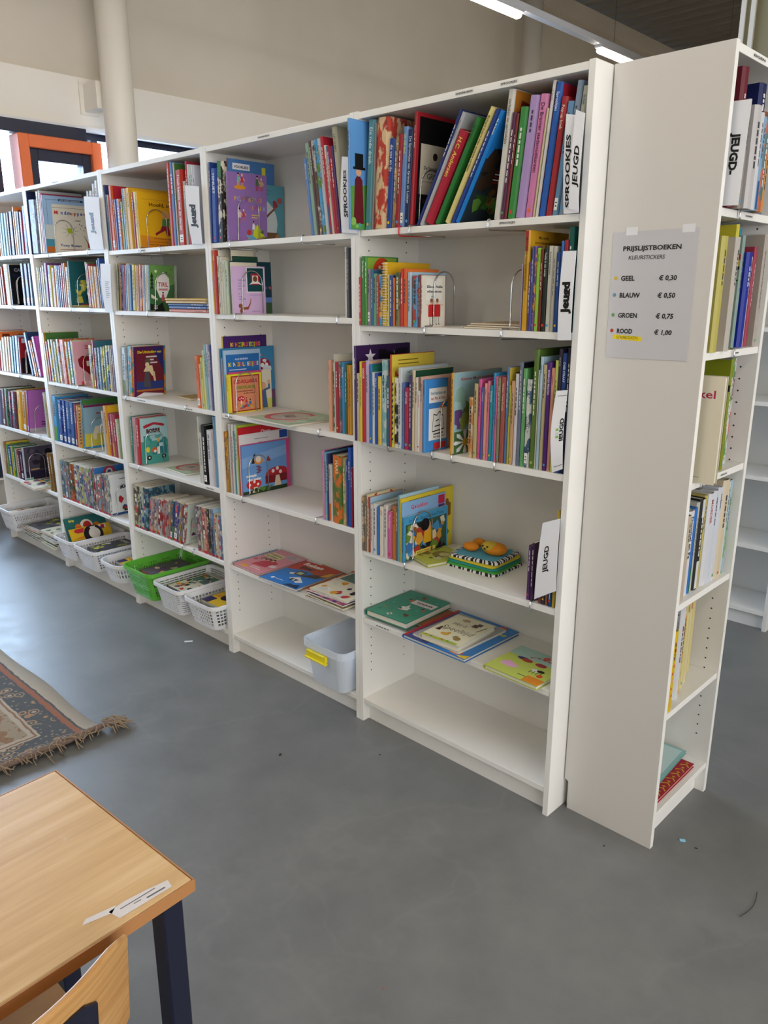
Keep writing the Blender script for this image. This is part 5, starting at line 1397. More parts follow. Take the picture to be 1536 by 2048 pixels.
(-2.1391,0.0453,0.1788,0.2,0.012,0.132,'#a5a5a5',{'b':'#b03a40','tc':'#b03038','comic':1,'tt':'WINTER'}),
(-2.0901,0.0222,0.1858,0.2,0.012,0.138,'#d08a45',{'comic':1}),
(-2.0659,0.0251,0.1904,0.2,0.012,0.141,'#6a8a55',{'b':'#3a5a8a','lab':1,'comic':1}),
(-2.0388,0.0421,0.1911,0.2,0.012,0.141,'#5a4a9a',{'lab':1,'comic':1}),
(-1.9948,0.0152,0.1907,0.2,0.012,0.141,'#b5a53f',{'comic':1}),
(-1.9776,0.012,0.1896,0.2,0.012,0.14,'#8a4a4a',{'comic':1}),
(-1.9637,0.0242,0.1945,0.2,0.012,0.144,'#c5d0c5',{'b':'#a05a5a','art':'comicpale','comic':1}),
(-1.8335,0.0266,0.2044,-0.024,0.012,0.151,'#c0b5b0',{'b':'#7a5a6a','comic':1}),
(-1.8051,0.0126,0.2056,-0.024,0.012,0.152,'#b5c5a5',{'comic':1}),
(-1.7906,0.0411,0.2062,-0.024,0.012,0.153,'#b5606a',{'b':'#d0a08a','comic':1}),
(-1.7476,0.0208,0.2082,-0.024,0.012,0.154,'#7a8a5a',{'b':'#3a3a30','comic':1}),
(-1.725,0.0178,0.2104,-0.024,0.012,0.156,'#3a4a6a',{'comic':1}),
(-1.7054,0.0094,0.2122,-0.024,0.012,0.157,'#5a90cf',{'art':'paleblue','comic':1}),
(-1.6943,0.0259,0.194,-0.024,0.012,0.144,'#c9c0a5',{'b':'#9a6a50','comic':1}),
(-1.6666,0.0249,0.1953,-0.024,0.012,0.145,'#cfccc5',{'b':'#6a7aa0','comic':1}),
],
('D',1,1.695):[
(-3.1774,0.013,0.2995,0.048,-0.008,0.26,'#2a3055',{'art':'navyc'}),
(-3.1628,0.0965,0.2541,0.048,-0.008,0.188,'#7a8aa8',{'b':'#5a6070','noprint':1,'bee':1}),
(-3.0625,0.029,0.2876,0.048,-0.008,0.213,'#d0b590'),
(-3.0322,0.0151,0.2905,0.048,-0.008,0.215,'#c8ccd0'),
(-3.0157,0.015,0.2768,0.048,-0.008,0.205,'#b0405a',{'tc':'#e8d0d8','tt':'lezen'}),
(-2.9994,0.0113,0.2684,0.048,-0.008,0.255,'#8fb0d5',{'art':'mindmap'}),
(-2.5704,0.0265,0.251,0.042,0.012,0.186,'#b5b5b0',{'b':'#8a8a88'}),
(-2.542,0.0285,0.2503,0.042,0.012,0.185,'#c8c8c5'),
(-2.5116,0.0222,0.2769,0.042,0.012,0.205,'#d5d5da'),
(-2.4875,0.0264,0.2876,0.042,0.012,0.213,'#dcdce2'),
],
('D',2,1.436):[
(-3.1803,0.0255,0.1948,0.058,0.004,0.144,'#d5c98a'),
(-3.1525,0.0167,0.1923,0.058,0.004,0.142,'#4a4a8a'),
(-3.1334,0.0204,0.1938,0.058,0.004,0.143,'#d8c5b0'),
(-3.1108,0.0221,0.2027,0.058,0.004,0.15,'#7a8a5a',{'b':'#c0c0a0'}),
(-3.0864,0.0349,0.2134,0.058,0.004,0.158,'#8a4a95',{'tc':'#e0c8e4','tt':'paars'}),
(-3.0493,0.0417,0.2013,0.058,0.004,0.149,'#d5cb6a',{'top':'#3a4a7a'}),
(-3.0053,0.0375,0.1891,0.058,0.004,0.14,'#c98a60'),
(-2.9647,0.0201,0.1993,0.058,0.004,0.148,'#cfd0c5'),
(-2.9433,0.0129,0.1988,0.058,0.004,0.147,'#4a6a9a'),
(-2.9282,0.0199,0.1985,0.058,0.004,0.147,'#4a5a8a'),
(-2.907,0.0206,0.1998,0.058,0.004,0.148,'#b04050'),
(-2.8842,0.0196,0.2066,0.058,0.004,0.153,'#9a7a70'),
(-2.8634,0.0151,0.2079,0.058,0.004,0.154,'#c07a45'),
(-2.8461,0.0279,0.1894,0.058,0.004,0.14,'#d8c9a0'),
(-2.8153,0.0115,0.2156,0.058,0.004,0.24,'#2f7a8a',{'art':'tealship'}),
(-2.6377,0.0107,0.2081,-0.021,0.012,0.154,'#d0c5b5',{'art':'greenc'}),
(-2.6249,0.0154,0.2007,-0.021,0.012,0.149,'#b04a55'),
(-2.6075,0.0232,0.1899,-0.021,0.012,0.141,'#d5a560'),
(-2.5832,0.0222,0.1876,-0.021,0.012,0.139,'#c9a575'),
(-2.559,0.035,0.1853,-0.021,0.012,0.137,'#c08a55'),
(-2.522,0.0149,0.2136,-0.021,0.012,0.158,'#3a3f4a',{'b':'#6a7080'}),
(-2.506,0.014,0.2217,-0.021,0.012,0.164,'#3a5a9a'),
],
('D',3,1.053):[
(-3.1707,0.0289,0.2507,-0.039,-0.002,0.186,'#b58a2f',{'art':'greenc'}),
(-3.1394,0.0224,0.2085,-0.039,-0.002,0.154,'#b03035',{'tc':'#e8d8d0','tt':'rood'}),
(-3.1146,0.0334,0.2181,-0.039,-0.002,0.161,'#5a6a4a',{'b':'#c5b03a'}),
(-3.0787,0.029,0.2203,-0.039,-0.002,0.163,'#b5b0a0',{'lab':1}),
(-3.0472,0.0317,0.21,-0.039,-0.002,0.155,'#c5b53f',{'b':'#7a8a50'}),
(-3.0131,0.0323,0.2241,-0.039,-0.002,0.166,'#c5c0b8',{'b':'#c0605a','lab':1}),
(-2.9784,0.0611,0.2233,-0.039,-0.002,0.165,'#d05a35',{'b':'#d98a55'}),
(-2.915,0.0313,0.2153,-0.039,-0.002,0.159,'#9ab06a',{'b':'#d08a50'}),
(-2.8814,0.0347,0.2167,-0.039,-0.002,0.16,'#4a7ab5',{'b':'#5a8a50','lab':1}),
(-2.8444,0.0109,0.2243,-0.039,-0.002,0.166,'#d8d5b5'),
(-2.8322,0.0108,0.2174,-0.039,-0.002,0.2,'#e0a5b0',{'art':'heart'}),
(-2.7037,0.0414,0.2077,0.031,0.012,0.154,'#c5a535',{'b':'#3a3020'}),
(-2.6601,0.0172,0.2316,0.031,0.012,0.171,'#a03545',{'art':'tealc','lab':1}),
(-2.6408,0.0275,0.1964,0.031,0.012,0.145,'#7a95a5',{'b':'#5a6a6a'}),
(-2.6111,0.0281,0.1997,0.031,0.012,0.148,'#5a7a9a'),
(-2.5809,0.0278,0.205,0.031,0.012,0.152,'#d5c53f',{'b':'#4a5a4a'}),
(-2.551,0.0191,0.2083,0.031,0.012,0.154,'#7a9a4a'),
(-2.5299,0.0273,0.2132,0.031,0.012,0.158,'#3a4a8a',{'b':'#c8c070'}),
(-2.5006,0.0187,0.2145,0.031,0.012,0.159,'#c5c0a5'),
(-2.4798,0.0136,0.2154,0.031,0.012,0.159,'#8a6a4a'),
(-2.4649,0.0152,0.216,0.031,0.012,0.16,'#7a7095'),
],
('D',4,0.730):[
(-3.179,0.0573,0.2448,0.081,0.002,0.181,'#3f9acf',{'art':'skyblue','low':'#5aa03a'}),
(-3.1161,0.0531,0.23,0.081,0.002,0.17,'#2a3f8a',{'b':'#3f6ac0','lab':1}),
(-3.0595,0.0401,0.2329,0.081,0.002,0.172,'#2a4fa0',{'lab':1}),
(-3.017,0.0396,0.2302,0.081,0.002,0.17,'#2f52a0',{'b':'#5a80c0','lab':1}),
(-2.974,0.0508,0.2297,0.081,0.002,0.17,'#2f5a9a',{'lab':1}),
(-2.9199,0.0219,0.2238,0.081,0.002,0.166,'#a53f55',{'lab':1}),
(-2.8957,0.0198,0.2196,0.081,0.002,0.163,'#d5a565'),
(-2.8735,0.034,0.213,0.081,0.002,0.158,'#d99a35',{'stripes':1}),
(-2.8372,0.0091,0.2555,0.081,0.002,0.25,'#5a8a9a',{'art':'greenc'}),
(-2.8266,0.01,0.2262,0.081,0.002,0.17,'#6a9ab0',{'art':'field'}),
(-2.6235,0.0189,0.2175,-0.023,0.012,0.161,'#c5c5c5'),
(-2.6025,0.0413,0.2445,-0.023,0.012,0.181,'#e0a035',{'art':'yellow'}),
(-2.5591,0.0185,0.2116,-0.023,0.012,0.157,'#a03f55'),
(-2.5385,0.0277,0.2117,-0.023,0.012,0.157,'#b5656a',{'low':'#d8a03a'}),
(-2.5087,0.0198,0.2086,-0.023,0.012,0.154,'#a5354a'),
(-2.4868,0.0189,0.1905,-0.023,0.012,0.141,'#d8d5c5',{'tc':'#3a3a3a','tt':'wit'}),
(-2.4667,0.0204,0.1927,-0.023,0.012,0.143,'#8a9a6a'),
],
('D',5,0.410):[
(-3.1779,0.0411,0.2107,0.048,0.01,0.156,'#8ab0c5',{'b':'#5a7a8a','comic':1}),
(-3.1339,0.0334,0.2145,0.048,0.01,0.159,'#7a8aa0',{'lab':1,'comic':1}),
(-3.0978,0.0235,0.2171,0.048,0.01,0.161,'#5a7a5a',{'comic':1}),
(-3.0715,0.0491,0.2101,0.048,0.01,0.155,'#c5653a',{'b':'#4a5a3a','art':'redc','comic':1}),
(-3.0196,0.0621,0.2125,0.048,0.01,0.157,'#c5c5a5',{'b':'#7a7a9a','comic':1}),
(-2.9548,0.0428,0.2116,0.048,0.01,0.157,'#c0c080',{'b':'#5a7aa0','comic':1}),
(-2.9093,0.0378,0.2105,0.048,0.01,0.156,'#8a8ab0',{'b':'#c5c58a','comic':1}),
(-2.8689,0.0373,0.2141,0.048,0.01,0.158,'#a5b08a',{'b':'#6a6a9a','comic':1}),
(-2.829,0.0335,0.2203,0.048,0.01,0.163,'#9aa5b5',{'b':'#5a7a6a','comic':1}),
(-2.7929,0.0148,0.2258,0.048,0.01,0.167,'#a02a45',{'art':'emblem','comic':1}),
(-2.7756,0.0179,0.1922,0.048,0.01,0.142,'#e0e0dd',{'comic':1}),
(-2.7551,0.0444,0.1903,0.048,0.01,0.141,'#c5705a',{'b':'#7aa0b0','top':'#e8e8e8','comic':1}),
(-2.7082,0.0312,0.2081,0.048,0.01,0.154,'#3a5a8a',{'comic':1}),
(-2.6745,0.0246,0.2135,0.048,0.01,0.158,'#d5c5a5',{'comic':1}),
(-2.6475,0.0161,0.2153,0.048,0.01,0.159,'#c5d5c5',{'comic':1}),
(-2.6289,0.016,0.2132,0.048,0.01,0.2,'#dcdcd8',{'art':'kamel','comic':1}),
],
('E',1,1.699):[
(-3.6712,0.0441,0.2236,0.07,0.012,0.165,'#c06a3a'),
(-3.6245,0.0172,0.1649,0.07,0.012,0.122,'#d8d0c8'),
(-3.6047,0.0258,0.2193,0.07,0.012,0.162,'#9ac0d8'),
(-3.5763,0.0342,0.2175,0.07,0.012,0.161,'#7ab0d0'),
(-3.5395,0.036,0.2151,0.07,0.012,0.159,'#9aa5b0'),
(-3.501,0.025,0.2165,0.07,0.012,0.16,'#4a3a60'),
(-3.4735,0.0529,0.2186,0.07,0.012,0.162,'#3a2a45'),
(-3.4182,0.0192,0.2398,0.07,0.012,0.177,'#d0935a',{'art':'orange'}),
(-3.3965,0.0262,0.2154,0.07,0.012,0.159,'#cfd5e0'),
(-3.3679,0.028,0.2136,0.07,0.012,0.158,'#3a4a6a'),
(-3.3375,0.0357,0.2097,0.07,0.012,0.155,'#9a2f55'),
(-3.2994,0.049,0.2334,0.07,0.012,0.173,'#2f5aa0',{'dots':1}),
],
('E',2,1.440):[
(-3.7729,0.0342,0.2101,0.03,0.012,0.156,'#5a8a90'),
(-3.736,0.0338,0.2072,0.03,0.012,0.153,'#c8b8a0'),
(-3.6984,0.0312,0.2085,0.03,0.012,0.154,'#8a4a3a'),
(-3.6646,0.0264,0.2056,0.03,0.012,0.152,'#9a3f35'),
(-3.6312,0.0764,0.2173,0.03,0.012,0.161,'#d8c5a0',{'zebra':1}),
(-3.5523,0.0158,0.2133,0.03,0.012,0.2,'#151520',{'art':'cars'}),
(-3.3979,0.0396,0.2155,0.043,0.012,0.159,'#4a5570',{'lab':1}),
(-3.3549,0.0521,0.2125,0.043,0.012,0.157,'#3a2f55',{'tc':'#c8c0d8','lab':1,'tt':'Kameraden'}),
(-3.3004,0.0324,0.2131,0.043,0.012,0.158,'#5a6a7f',{'lab':1}),
],
('E',3,1.062):[
(-3.8959,0.0578,0.2261,0.12,0.012,0.167,'#b03a3a',{'art':'orange'}),
(-3.8312,0.0289,0.175,0.12,0.012,0.129,'#d8d0c0'),
(-3.7994,0.0412,0.1931,0.12,0.012,0.143,'#d5ccc0'),
(-3.7552,0.0345,0.1995,0.12,0.012,0.148,'#d0b58a'),
(-3.7179,0.0341,0.2009,0.12,0.012,0.149,'#c5908a',{'lab':1}),
(-3.6809,0.0398,0.1999,0.12,0.012,0.148,'#4a8a95',{'lab':1}),
(-3.6383,0.0273,0.2085,0.12,0.012,0.154,'#5a8ab0'),
(-3.6082,0.0449,0.2095,0.12,0.012,0.155,'#8a9ac5',{'lab':1}),
(-3.5605,0.0173,0.2019,0.12,0.012,0.17,'#a52a30',{'art':'redblack'}),
(-3.4047,0.0366,0.23,-0.216,0.012,0.17,'#2f5a8a',{'art':'navyc'}),
(-3.3655,0.0328,0.1886,-0.216,0.012,0.14,'#e0803a',{'lab':1}),
(-3.3312,0.0183,0.1855,-0.216,0.012,0.137,'#6a5a3a'),
(-3.3103,0.0431,0.2108,-0.216,0.012,0.156,'#b0489a',{'tc':'#f0d8ec','lab':1,'tt':'LEO'}),
],
('E',4,0.731):[
(-3.9762,0.0739,0.2132,0.144,0.004,0.158,'#6a6a8a'),
(-3.894,0.04,0.2251,0.144,0.004,0.167,'#8a5a5a',{'lab':1}),
(-3.8511,0.0421,0.2286,0.144,0.004,0.169,'#5a8a6a',{'b':'#3a4a5a'}),
(-3.7933,0.0376,0.2158,0.144,0.004,0.16,'#b04a7a',{'b':'#4a4a5a'}),
(-3.7528,0.0521,0.2217,0.144,0.004,0.164,'#8a4a5a',{'b':'#5a5a70'}),
(-3.6732,0.0654,0.2284,0.144,0.004,0.169,'#e5b02f',{'tc':'#6a5010','tt':'Het geheim van'}),
(-3.6014,0.0628,0.232,0.144,0.004,0.172,'#c58a35',{'lab':1}),
(-3.5334,0.0184,0.2426,0.144,0.004,0.2,'#9a4a9a',{'art':'lilac','lab':1}),
(-3.2976,0.0182,0.2497,0.02,0.012,0.185,'#c5cfc0'),
(-3.2768,0.0192,0.2445,0.02,0.012,0.181,'#b59a5a'),
],
('E',5,0.420):[
(-3.968,0.0273,0.2015,0.024,0.012,0.149,'#9a6a3a',{'art':'golden'}),
(-3.9372,0.021,0.1872,0.024,0.012,0.139,'#6a9a5a'),
(-3.9128,0.048,0.1813,0.024,0.012,0.134,'#2a5aa0',{'low':'#d5c53a'}),
(-3.8614,0.0191,0.1851,0.024,0.012,0.137,'#d5c53a'),
(-3.839,0.0337,0.188,0.024,0.012,0.139,'#3a7a4a'),
(-3.8019,0.0202,0.181,0.024,0.012,0.134,'#c5b09a'),
(-3.7784,0.0404,0.1752,0.024,0.012,0.13,'#6a2f4a',{'art':'cream'}),
(-3.7347,0.0385,0.1752,0.024,0.012,0.13,'#2a2545',{'lab':1}),
(-3.6929,0.0182,0.2016,0.024,0.012,0.21,'#c5c5cf',{'art':'purpledark'}),
(-3.3332,0.0316,0.2176,-0.029,0.012,0.161,'#8a6a35'),
(-3.2986,0.0313,0.2196,-0.029,0.012,0.162,'#7a5a2a'),
]
}
pos = {}
for (bc, no, z), rows in BOOKS.items():
    nrow = len(rows)
    for i, row in enumerate(rows):
        x, t, h, lean, y, d, c = row[:7]
        rec = dict(row[7]) if len(row) > 7 else {}
        t0 = t
        t *= math.cos(math.atan(lean))
        rec.update(th=t, h=h * math.sqrt(1 + lean * lean), d=d, c=c)
        th = math.atan(lean)
        zz = z + .0003 + (t * math.sin(th) if lean > 0 else 0)
        kind = 'comic_book' if rec.get('comic') else 'hardcover_book' if t > .0135 else 'paperback_book'
        art = ART.get(rec.get('art'))
        if art:
            desc = art
        else:
            size = 'thin ' if t < .009 else 'thick ' if t > .024 else ''
            desc = size + colour_word(c) + (' patterned' if 'b' in rec else '') + (' comic' if rec.get('comic') else ' book')
        if lean > .3:
            desc = 'tilted ' + desc
        lab = f'{desc}, {ordinal(i + 1)} from window side, {SH[no]}, {BC[bc]}'
        book(rec, stand(x + (t0 * math.sin(th) ** 2 if lean > 0 else 0), y, zz, lean), kind, lab, f'books on the {SH[no]} of the {BC[bc]}')


# books in the narrow end bookcase, spines to the aisle: near edge y, thickness, spine x, height, depth, colour
def endbook(z, no, i, y, t, x, h, d, c, desc, flip=False, lean=0.0, **k):
    rec = dict(th=t, h=h, d=d, c=c, **k)
    kind = 'hardcover_book' if t > .0135 else 'paperback_book'
    lab = f'{desc}, {ordinal(i)} from price-list panel, {SH[no]} of narrow end bookcase'
    if flip:
        mt = Matrix.Translation((x - d, y + t, z + .0003)) @ Matrix.Rotation(-math.pi / 2, 4, 'Z')
    else:
        mt = Matrix.Translation((x, y, z + .0003)) @ Matrix.Rotation(math.pi / 2, 4, 'Z')
    return book(rec, mt, kind, lab, f'books on the {SH[no]} of the narrow end bookcase')


NB = [
    (1.688, 1, [(.114, .030, .294, .285, .2, '#6a1f2c', 'tall dark red binder', {}), (.148, .012, .300, .225, .19, '#9a9488', 'clear plastic folder', {}), (.166, .036, .310, .215, .17, '#c8c4c4', 'pale grey folder with printed sheets', {}), (.205, .018, .308, .205, .16, '#dcdce0', 'white paperback', {}),
                (.226, .020, .306, .2, .16, '#8ab0d0', 'pale blue book', {'low': '#2a5a98'}), (.250, .03, .304, .195, .16, '#5a7a80', 'patterned teal book', {'b': '#c86a4a'}), (.284, .018, .300, .2, .16, '#d89a4a', 'orange book', {}), (.306, .04, .262, .29, .2, '#1a2458', 'tall navy book', {}), (.350, .03, .26, .235, .2, '#8a4a28', 'brown book', {}), (.384, .03, .26, .21, .2, '#5a7a98', 'blue book', {})]),
    (1.366, 2, [(.118, .030, .288, .262, .2, '#c0b660', 'olive yellow bordered book', {'b2': 1}), (.152, .013, .2, .296, .15, '#dcd4c0', 'cream tall book set back', {}), (.168, .012, .268, .262, .19, '#d8c890', 'cream and red dotted book', {'dots': 1}), (.184, .020, .294, .262, .2, '#c6bfb6', 'pale grey hardcover', {}), (.208, .022, .20, .296, .15, '#3a3a20', 'dark green tall book set back', {}), (.236, .018, .215, .285, .15, '#1f4a60', 'dark teal book set back', {}), (.260, .013, .262, .296, .2, '#ded040', 'tall thin yellow book', {}), (.292, .012, .268, .272, .2, '#8fa8a4', 'grey-green striped book', {'b3': 1}), (.318, .016, .246, .290, .18, '#1f88a8', 'tall teal book', {}),
                (.345, .032, .264, .235, .19, '#20309a', 'dark blue hardcover', {}), (.380, .013, .258, .225, .17, '#dcd8d4', 'white thin book', {}), (.395, .014, .262, .25, .18, '#a83a50', 'crimson book', {}), (.411, .010, .21, .296, .15, '#284a88', 'tall blue book set back', {}), (.424, .014, .274, .28, .2, '#b8aea2', 'grey cover book with green dot', {'dot': '#5aa55a'})]),
    (1.050, 3, [(.296, .012, .274, .292, .2, '#8a9420', 'tall olive folder', {}), (.313, .018, .264, .235, .18, '#e0a030', 'orange book beside white cover', {}), (.345, .018, .254, .29, .2, '#dcdce0', 'white book with red dashes', {'b': '#4a90b0'}), (.368, .018, .250, .29, .2, '#d8dcdc', 'white patterned book with red dashes', {'b': '#6a9a58'}), (.392, .016, .244, .285, .2, '#d4d8dc', 'pale patterned book', {'b': '#c86a5a'})]),
    (.726, 4, [(.105, .022, .274, .232, .17, '#cdc0ae', 'beige paperback', {}), (.130, .020, .273, .232, .17, '#c8b8a4', 'second beige paperback', {}), (.160, .036, .262, .235, .18, '#dfe2ea', 'white and blue paperback', {'tt': 'Dommel en Pa', 'tc': '#20202a'}), (.198, .012, .262, .238, .18, '#3a78c8', 'bright blue thin book', {'low': '#2a7a40'}), (.212, .014, .260, .25, .18, '#c8c8c0', 'grey thin book', {}), (.229, .028, .263, .255, .18, '#2a2a2a', 'black-banded white book', {'top': '#d8dade', 'low': '#e0e0e0'}), (.259, .014, .260, .26, .18, '#c8b868', 'cream yellow book', {}),
               (.275, .030, .266, .262, .18, '#dfe0e6', 'white paperback', {'tt': 'MOEDER', 'tc': '#b04050'}), (.307, .024, .267, .265, .18, '#d6dae4', 'pale blue paperback', {'tt': 'wereld en ons', 'tc': '#303040'}), (.333, .022, .268, .27, .18, '#dadde6', 'white-blue paperback', {'tt': 'kinderen', 'tc': '#3a4a70'}), (.357, .040, .270, .285, .2, '#dcccb0', 'broad cream hardcover', {'dot': '#d04a30'}), (.399, .014, .266, .275, .2, '#cfd8d8', 'pale paperback', {}), (.416, .018, .264, .275, .2, '#a8c4d4', 'pale blue patterned book', {'b': '#7ab070'})]),
    (.41, 5, [(.108, .032, .277, .235, .19, '#e4c018', 'bright yellow hardcover', {'dots': 1}), (.150, .020, .262, .265, .2, '#8a8a8a', 'grey book', {}), (.190, .026, .260, .275, .2, '#dcdce0', 'white glossy book', {}), (.226, .018, .252, .285, .2, '#d8cc90', 'cream yellow book', {'b': '#d8a050'}), (.262, .020, .244, .292, .2, '#e0d090', 'pale yellow book', {'tt': 'rijmpjes', 'tc': '#b04a30'}), (.300, .022, .236, .292, .2, '#dcd0a0', 'cream tall book', {'tt': 'rijmpjes', 'tc': '#b04a30'}), (.372, .024, .215, .29, .2, '#d8c888', 'straw-yellow tall book', {'tt': 'rijmpjes', 'tc': '#b04a30'})]),
]
for z, no, rows in NB:
    for i, (y, t, x, h, d, c, desc, k) in enumerate(rows):
        k = dict(k)
        b2 = k.pop('b2', None)
        b3 = k.pop('b3', None)
        o = endbook(z, no, i + 1, y, t, x, h, d, c, desc, **k)
        if b2:
            q = MB()
            P = lambda a, c_, l: (-.0003 - .0001 * l, a, c_)
            for r_ in (rect(.018, .028, .021, .245), rect(.018, .028, .12, .031), rect(.018, .242, .12, .245)):
                q.flat(r_[::-1], P, 1, 0, (.04, .03, .04))
            q.flat(disc(.035, .017, .006)[::-1], P, 1, 0, lin('#5aa048')); q.build('cover_print', 'print', o)
        if b3:
            q = MB()
            P = lambda a, c_, l: (-.0003, a, c_)
            for z0, z1, cc in ((.215, .228, '#b03030'), (.20, .214, '#c8b060'), (.192, .199, '#202020'), (.165, .168, '#204030')):
                q.flat(rect(.004, z0, .17, z1)[::-1], P, 1, 0, lin(cc))
            q.build('cover_print', 'print', o)
        if desc == 'tall olive folder':
            q = MB(); P = lambda a, c_, l: (-.0003, a, c_)
            q.flat([(.02, .215), (.0, .225), (.0, .208), (.02, .198), (.09, .165), (.09, .182)][::-1], P, 1, 0, K); q.build('cover_print', 'print', o)
endbook(1.050, 3, 2, .1165, .020, .328, .262, .19, '#d8d0ba', 'cream picture book standing proud', True, art='pukkel')


# books, magazines and comics lying flat: local x -> up, depth -> along dirn, height -> across
def lying(name, label, cat, x, y, z, w, h, t, c, ang=0.0, art=None, group=None, b=None, tilt=None, comic=True, thick=False):
    a = math.radians(ang)
    R3 = Matrix(((0, math.cos(a), -math.sin(a)), (0, math.sin(a), math.cos(a)), (1, 0, 0))).to_4x4()
    rec = dict(th=t, h=h, d=w, c=c)
    if art: rec['art'] = art
    if b: rec['b'] = b
    rec['noprint'] = 1
    mt = Matrix.Translation((x, y, z + .0004)) @ (Matrix.Rotation(tilt[0], 4, 'X') @ Matrix.Rotation(tilt[1], 4, 'Y') if tilt else Matrix.Identity(4)) @ R3
    return book(rec, mt, name, label, group, cat)


Z5 = .406
lying('picture_book', 'square orange and green book under the green animal book', 'book', -.755, .085, Z5, .215, .165, .012, '#b0623a', -3)
lying('picture_book', 'green book with white rabbit lying on fifth shelf, bookcase beside price list', 'book', -.773, .004, Z5 + .0125, .19, .243, .022, '#3f8f78', 2, 'tangram')
lying('picture_book', 'large blue book with red spine lying under two others, fifth shelf', 'book', -.572, -.022, Z5, .265, .285, .012, '#3a80c8', -1, 'bigblue')
lying('picture_book', 'grey-white book lying between the large blue book and the cream toy book', 'book', -.54, -.006, Z5 + .0125, .20, .24, .008, '#b8b4b8', -2)
lying('picture_book', 'thick cream book with drawn toys on top of the blue book', 'book', -.497, -.022, Z5 + .021, .158, .205, .018, '#e2dcc0', 3, 'speel')
lying('picture_book', 'green farm animal book lying beside the big blue book, fifth shelf', 'book', -.245, -.014, Z5, .196, .19, .014, '#c0cc60', -2, 'farm')
zz = 1.406
for i in range(3):
    lying('paperback_book', f'{ORD[i]} thin tan booklet from the bottom, flat pile on second shelf', 'booklet', -.39 + .006 * i, .03 + .008 * i, zz, .30, .20, .0045, ['#b89870', '#a88a60', '#c0a880'][i], [2, -2, 1][i], group='tan booklets in a flat pile')
    zz += .0052
o = lying('picture_book', 'yellow-green board book with monkey lying beside the cloth book', 'book', -.640, .062, .657, .15, .155, .012, '#b8c058', -18, 'monkey')
lying('picture_book', 'green and pink book lying open-shelf on third shelf, bookcase with plastic box', 'book', -1.385, -.014, 1.045, .27, .255, .007, '#a0b8a0', -4, 'girl')
lying('spiral_calendar', 'pink spiral calendar lying on fifth shelf, bookcase with plastic box', 'calendar', -1.565, .008, .406, .19, .25, .011, '#d08a98', -2, 'calendar')
lying('picture_book', 'orange-edged book lying under the blue arithmetic book', 'book', -1.30, .03, .406, .175, .235, .006, '#c87838', -3)
lying('picture_book', 'blue arithmetic book with red top lying on fifth shelf', 'book', -1.345, -.022, .4125, .215, .255, .007, '#2a78c8', 3, 'reken')
q = MB()
for k in range(24):
    y = .014 + k * .0101
    q.tube([(-1.567 + .007 * math.cos(a), y, .4135 + .0058 * math.sin(a)) for a in [2 * math.pi * i / 10 for i in range(10)]], .0011, 5, closed=True, col=lin('#5a90b0'))
bpy.data.objects['spiral_calendar']
sp = q.build('spiral_binding', 'print')
cal = bpy.data.objects['spiral_calendar']
sp.parent = cal
sp.matrix_parent_inverse = cal.matrix_world.inverted()
zz = .406
for i, (c, bb, dx, an) in enumerate((('#3a2a40', '#8a3050', 0, 1), ('#d8d090', '#b8a860', .004, -2), ('#d0c8d8', '#6a5a8a', -.003, 2), ('#4a2a70', '#c05a80', .005, -1), ('#e0d8d0', '#d04a4a', .0, 3), ('#d8d4c8', '#3a3a60', .012, 0))):
    lying('magazine', f'magazine, {ORD[i]} from the bottom of the pile above the plastic box', 'magazine', -1.075 + dx, -.012 + .004 * (i % 3), zz, .205, .262, .0058, c, an, 'comic3' if i == 5 else None, 'magazines piled on the fifth shelf', bb)
    zz += .0064
lying('picture_book', 'small tan book lying flat on third shelf, bookcase with green basket', 'book', -2.115, .135, 1.046, .14, .10, .008, '#b89a58', -6)
lying('picture_book', 'teal book lying flat beneath the black and white books, fourth shelf', 'book', -2.125, .055, .725, .19, .165, .007, '#4a8a80', -4, 'girl')
lying('magazine', 'colourful comic lying half off the fifth shelf, window-end bookcase', 'magazine', -3.635, -.045, .42, .25, .21, .012, '#c8b8b0', -3, 'comic3')
lying('picture_book', 'red and gold patterned book lying on the bottom of the narrow bookcase', 'book', .06, .12, .104, .205, .27, .012, '#b02838', 0, None)
q = MB()
P = lambda a, c_, l: (a, c_, .1170)
for i in range(8):
    y0 = .13 + i * .032
    q.flat([(.235, y0), (.25, y0 + .012), (.25, y0 + .016), (.235, y0 + .006)], P, 0, 0, lin('#c8a030')); q.flat([(.25, y0 + .012), (.262, y0), (.262, y0 + .006), (.25, y0 + .018)], P, 0, 0, lin('#c8a030')); q.flat(disc(.249, y0 + .024, .006, .004, 4), P, 0, 0, lin('#c8a030'))
gp = q.build('cover_print', 'print')
gb = [o for o in bpy.data.objects if o.get('label', '').startswith('red and gold')][0]
gp.parent = gb; gp.matrix_parent_inverse = gb.matrix_world.inverted()
lying('picture_book', 'teal picture book lying on the red and gold book, narrow bookcase', 'book', .03, .115, .1165, .21, .30, .009, '#7ab0b0', 3, 'giraf')
# spines-front pile beside the lantern book
zz = 1.428
for i, (c, x, l, t) in enumerate((('#d88a7a', -1.925, .27, .0125), ('#4a6aa8', -1.925, .272, .012), ('#3a5a90', -1.932, .28, .0085), ('#d8b880', -1.948, .29, .010), ('#d8b048', -1.952, .296, .0095))):
    rec = dict(th=t, h=l, d=.19, c=c)
    if i in (3, 4): rec.update(noprint=1)
    mt = Matrix.Translation((x, .012, zz + .0004 + t)) @ Matrix.Rotation(math.pi / 2, 4, 'Y')
    book(rec, mt, 'paperback_book', f'{colour_word(c)} book lying spine out, {ORD[i]} from bottom of the flat pile by lantern book', 'flat pile on the second shelf', 'book')
    zz += t + .0007

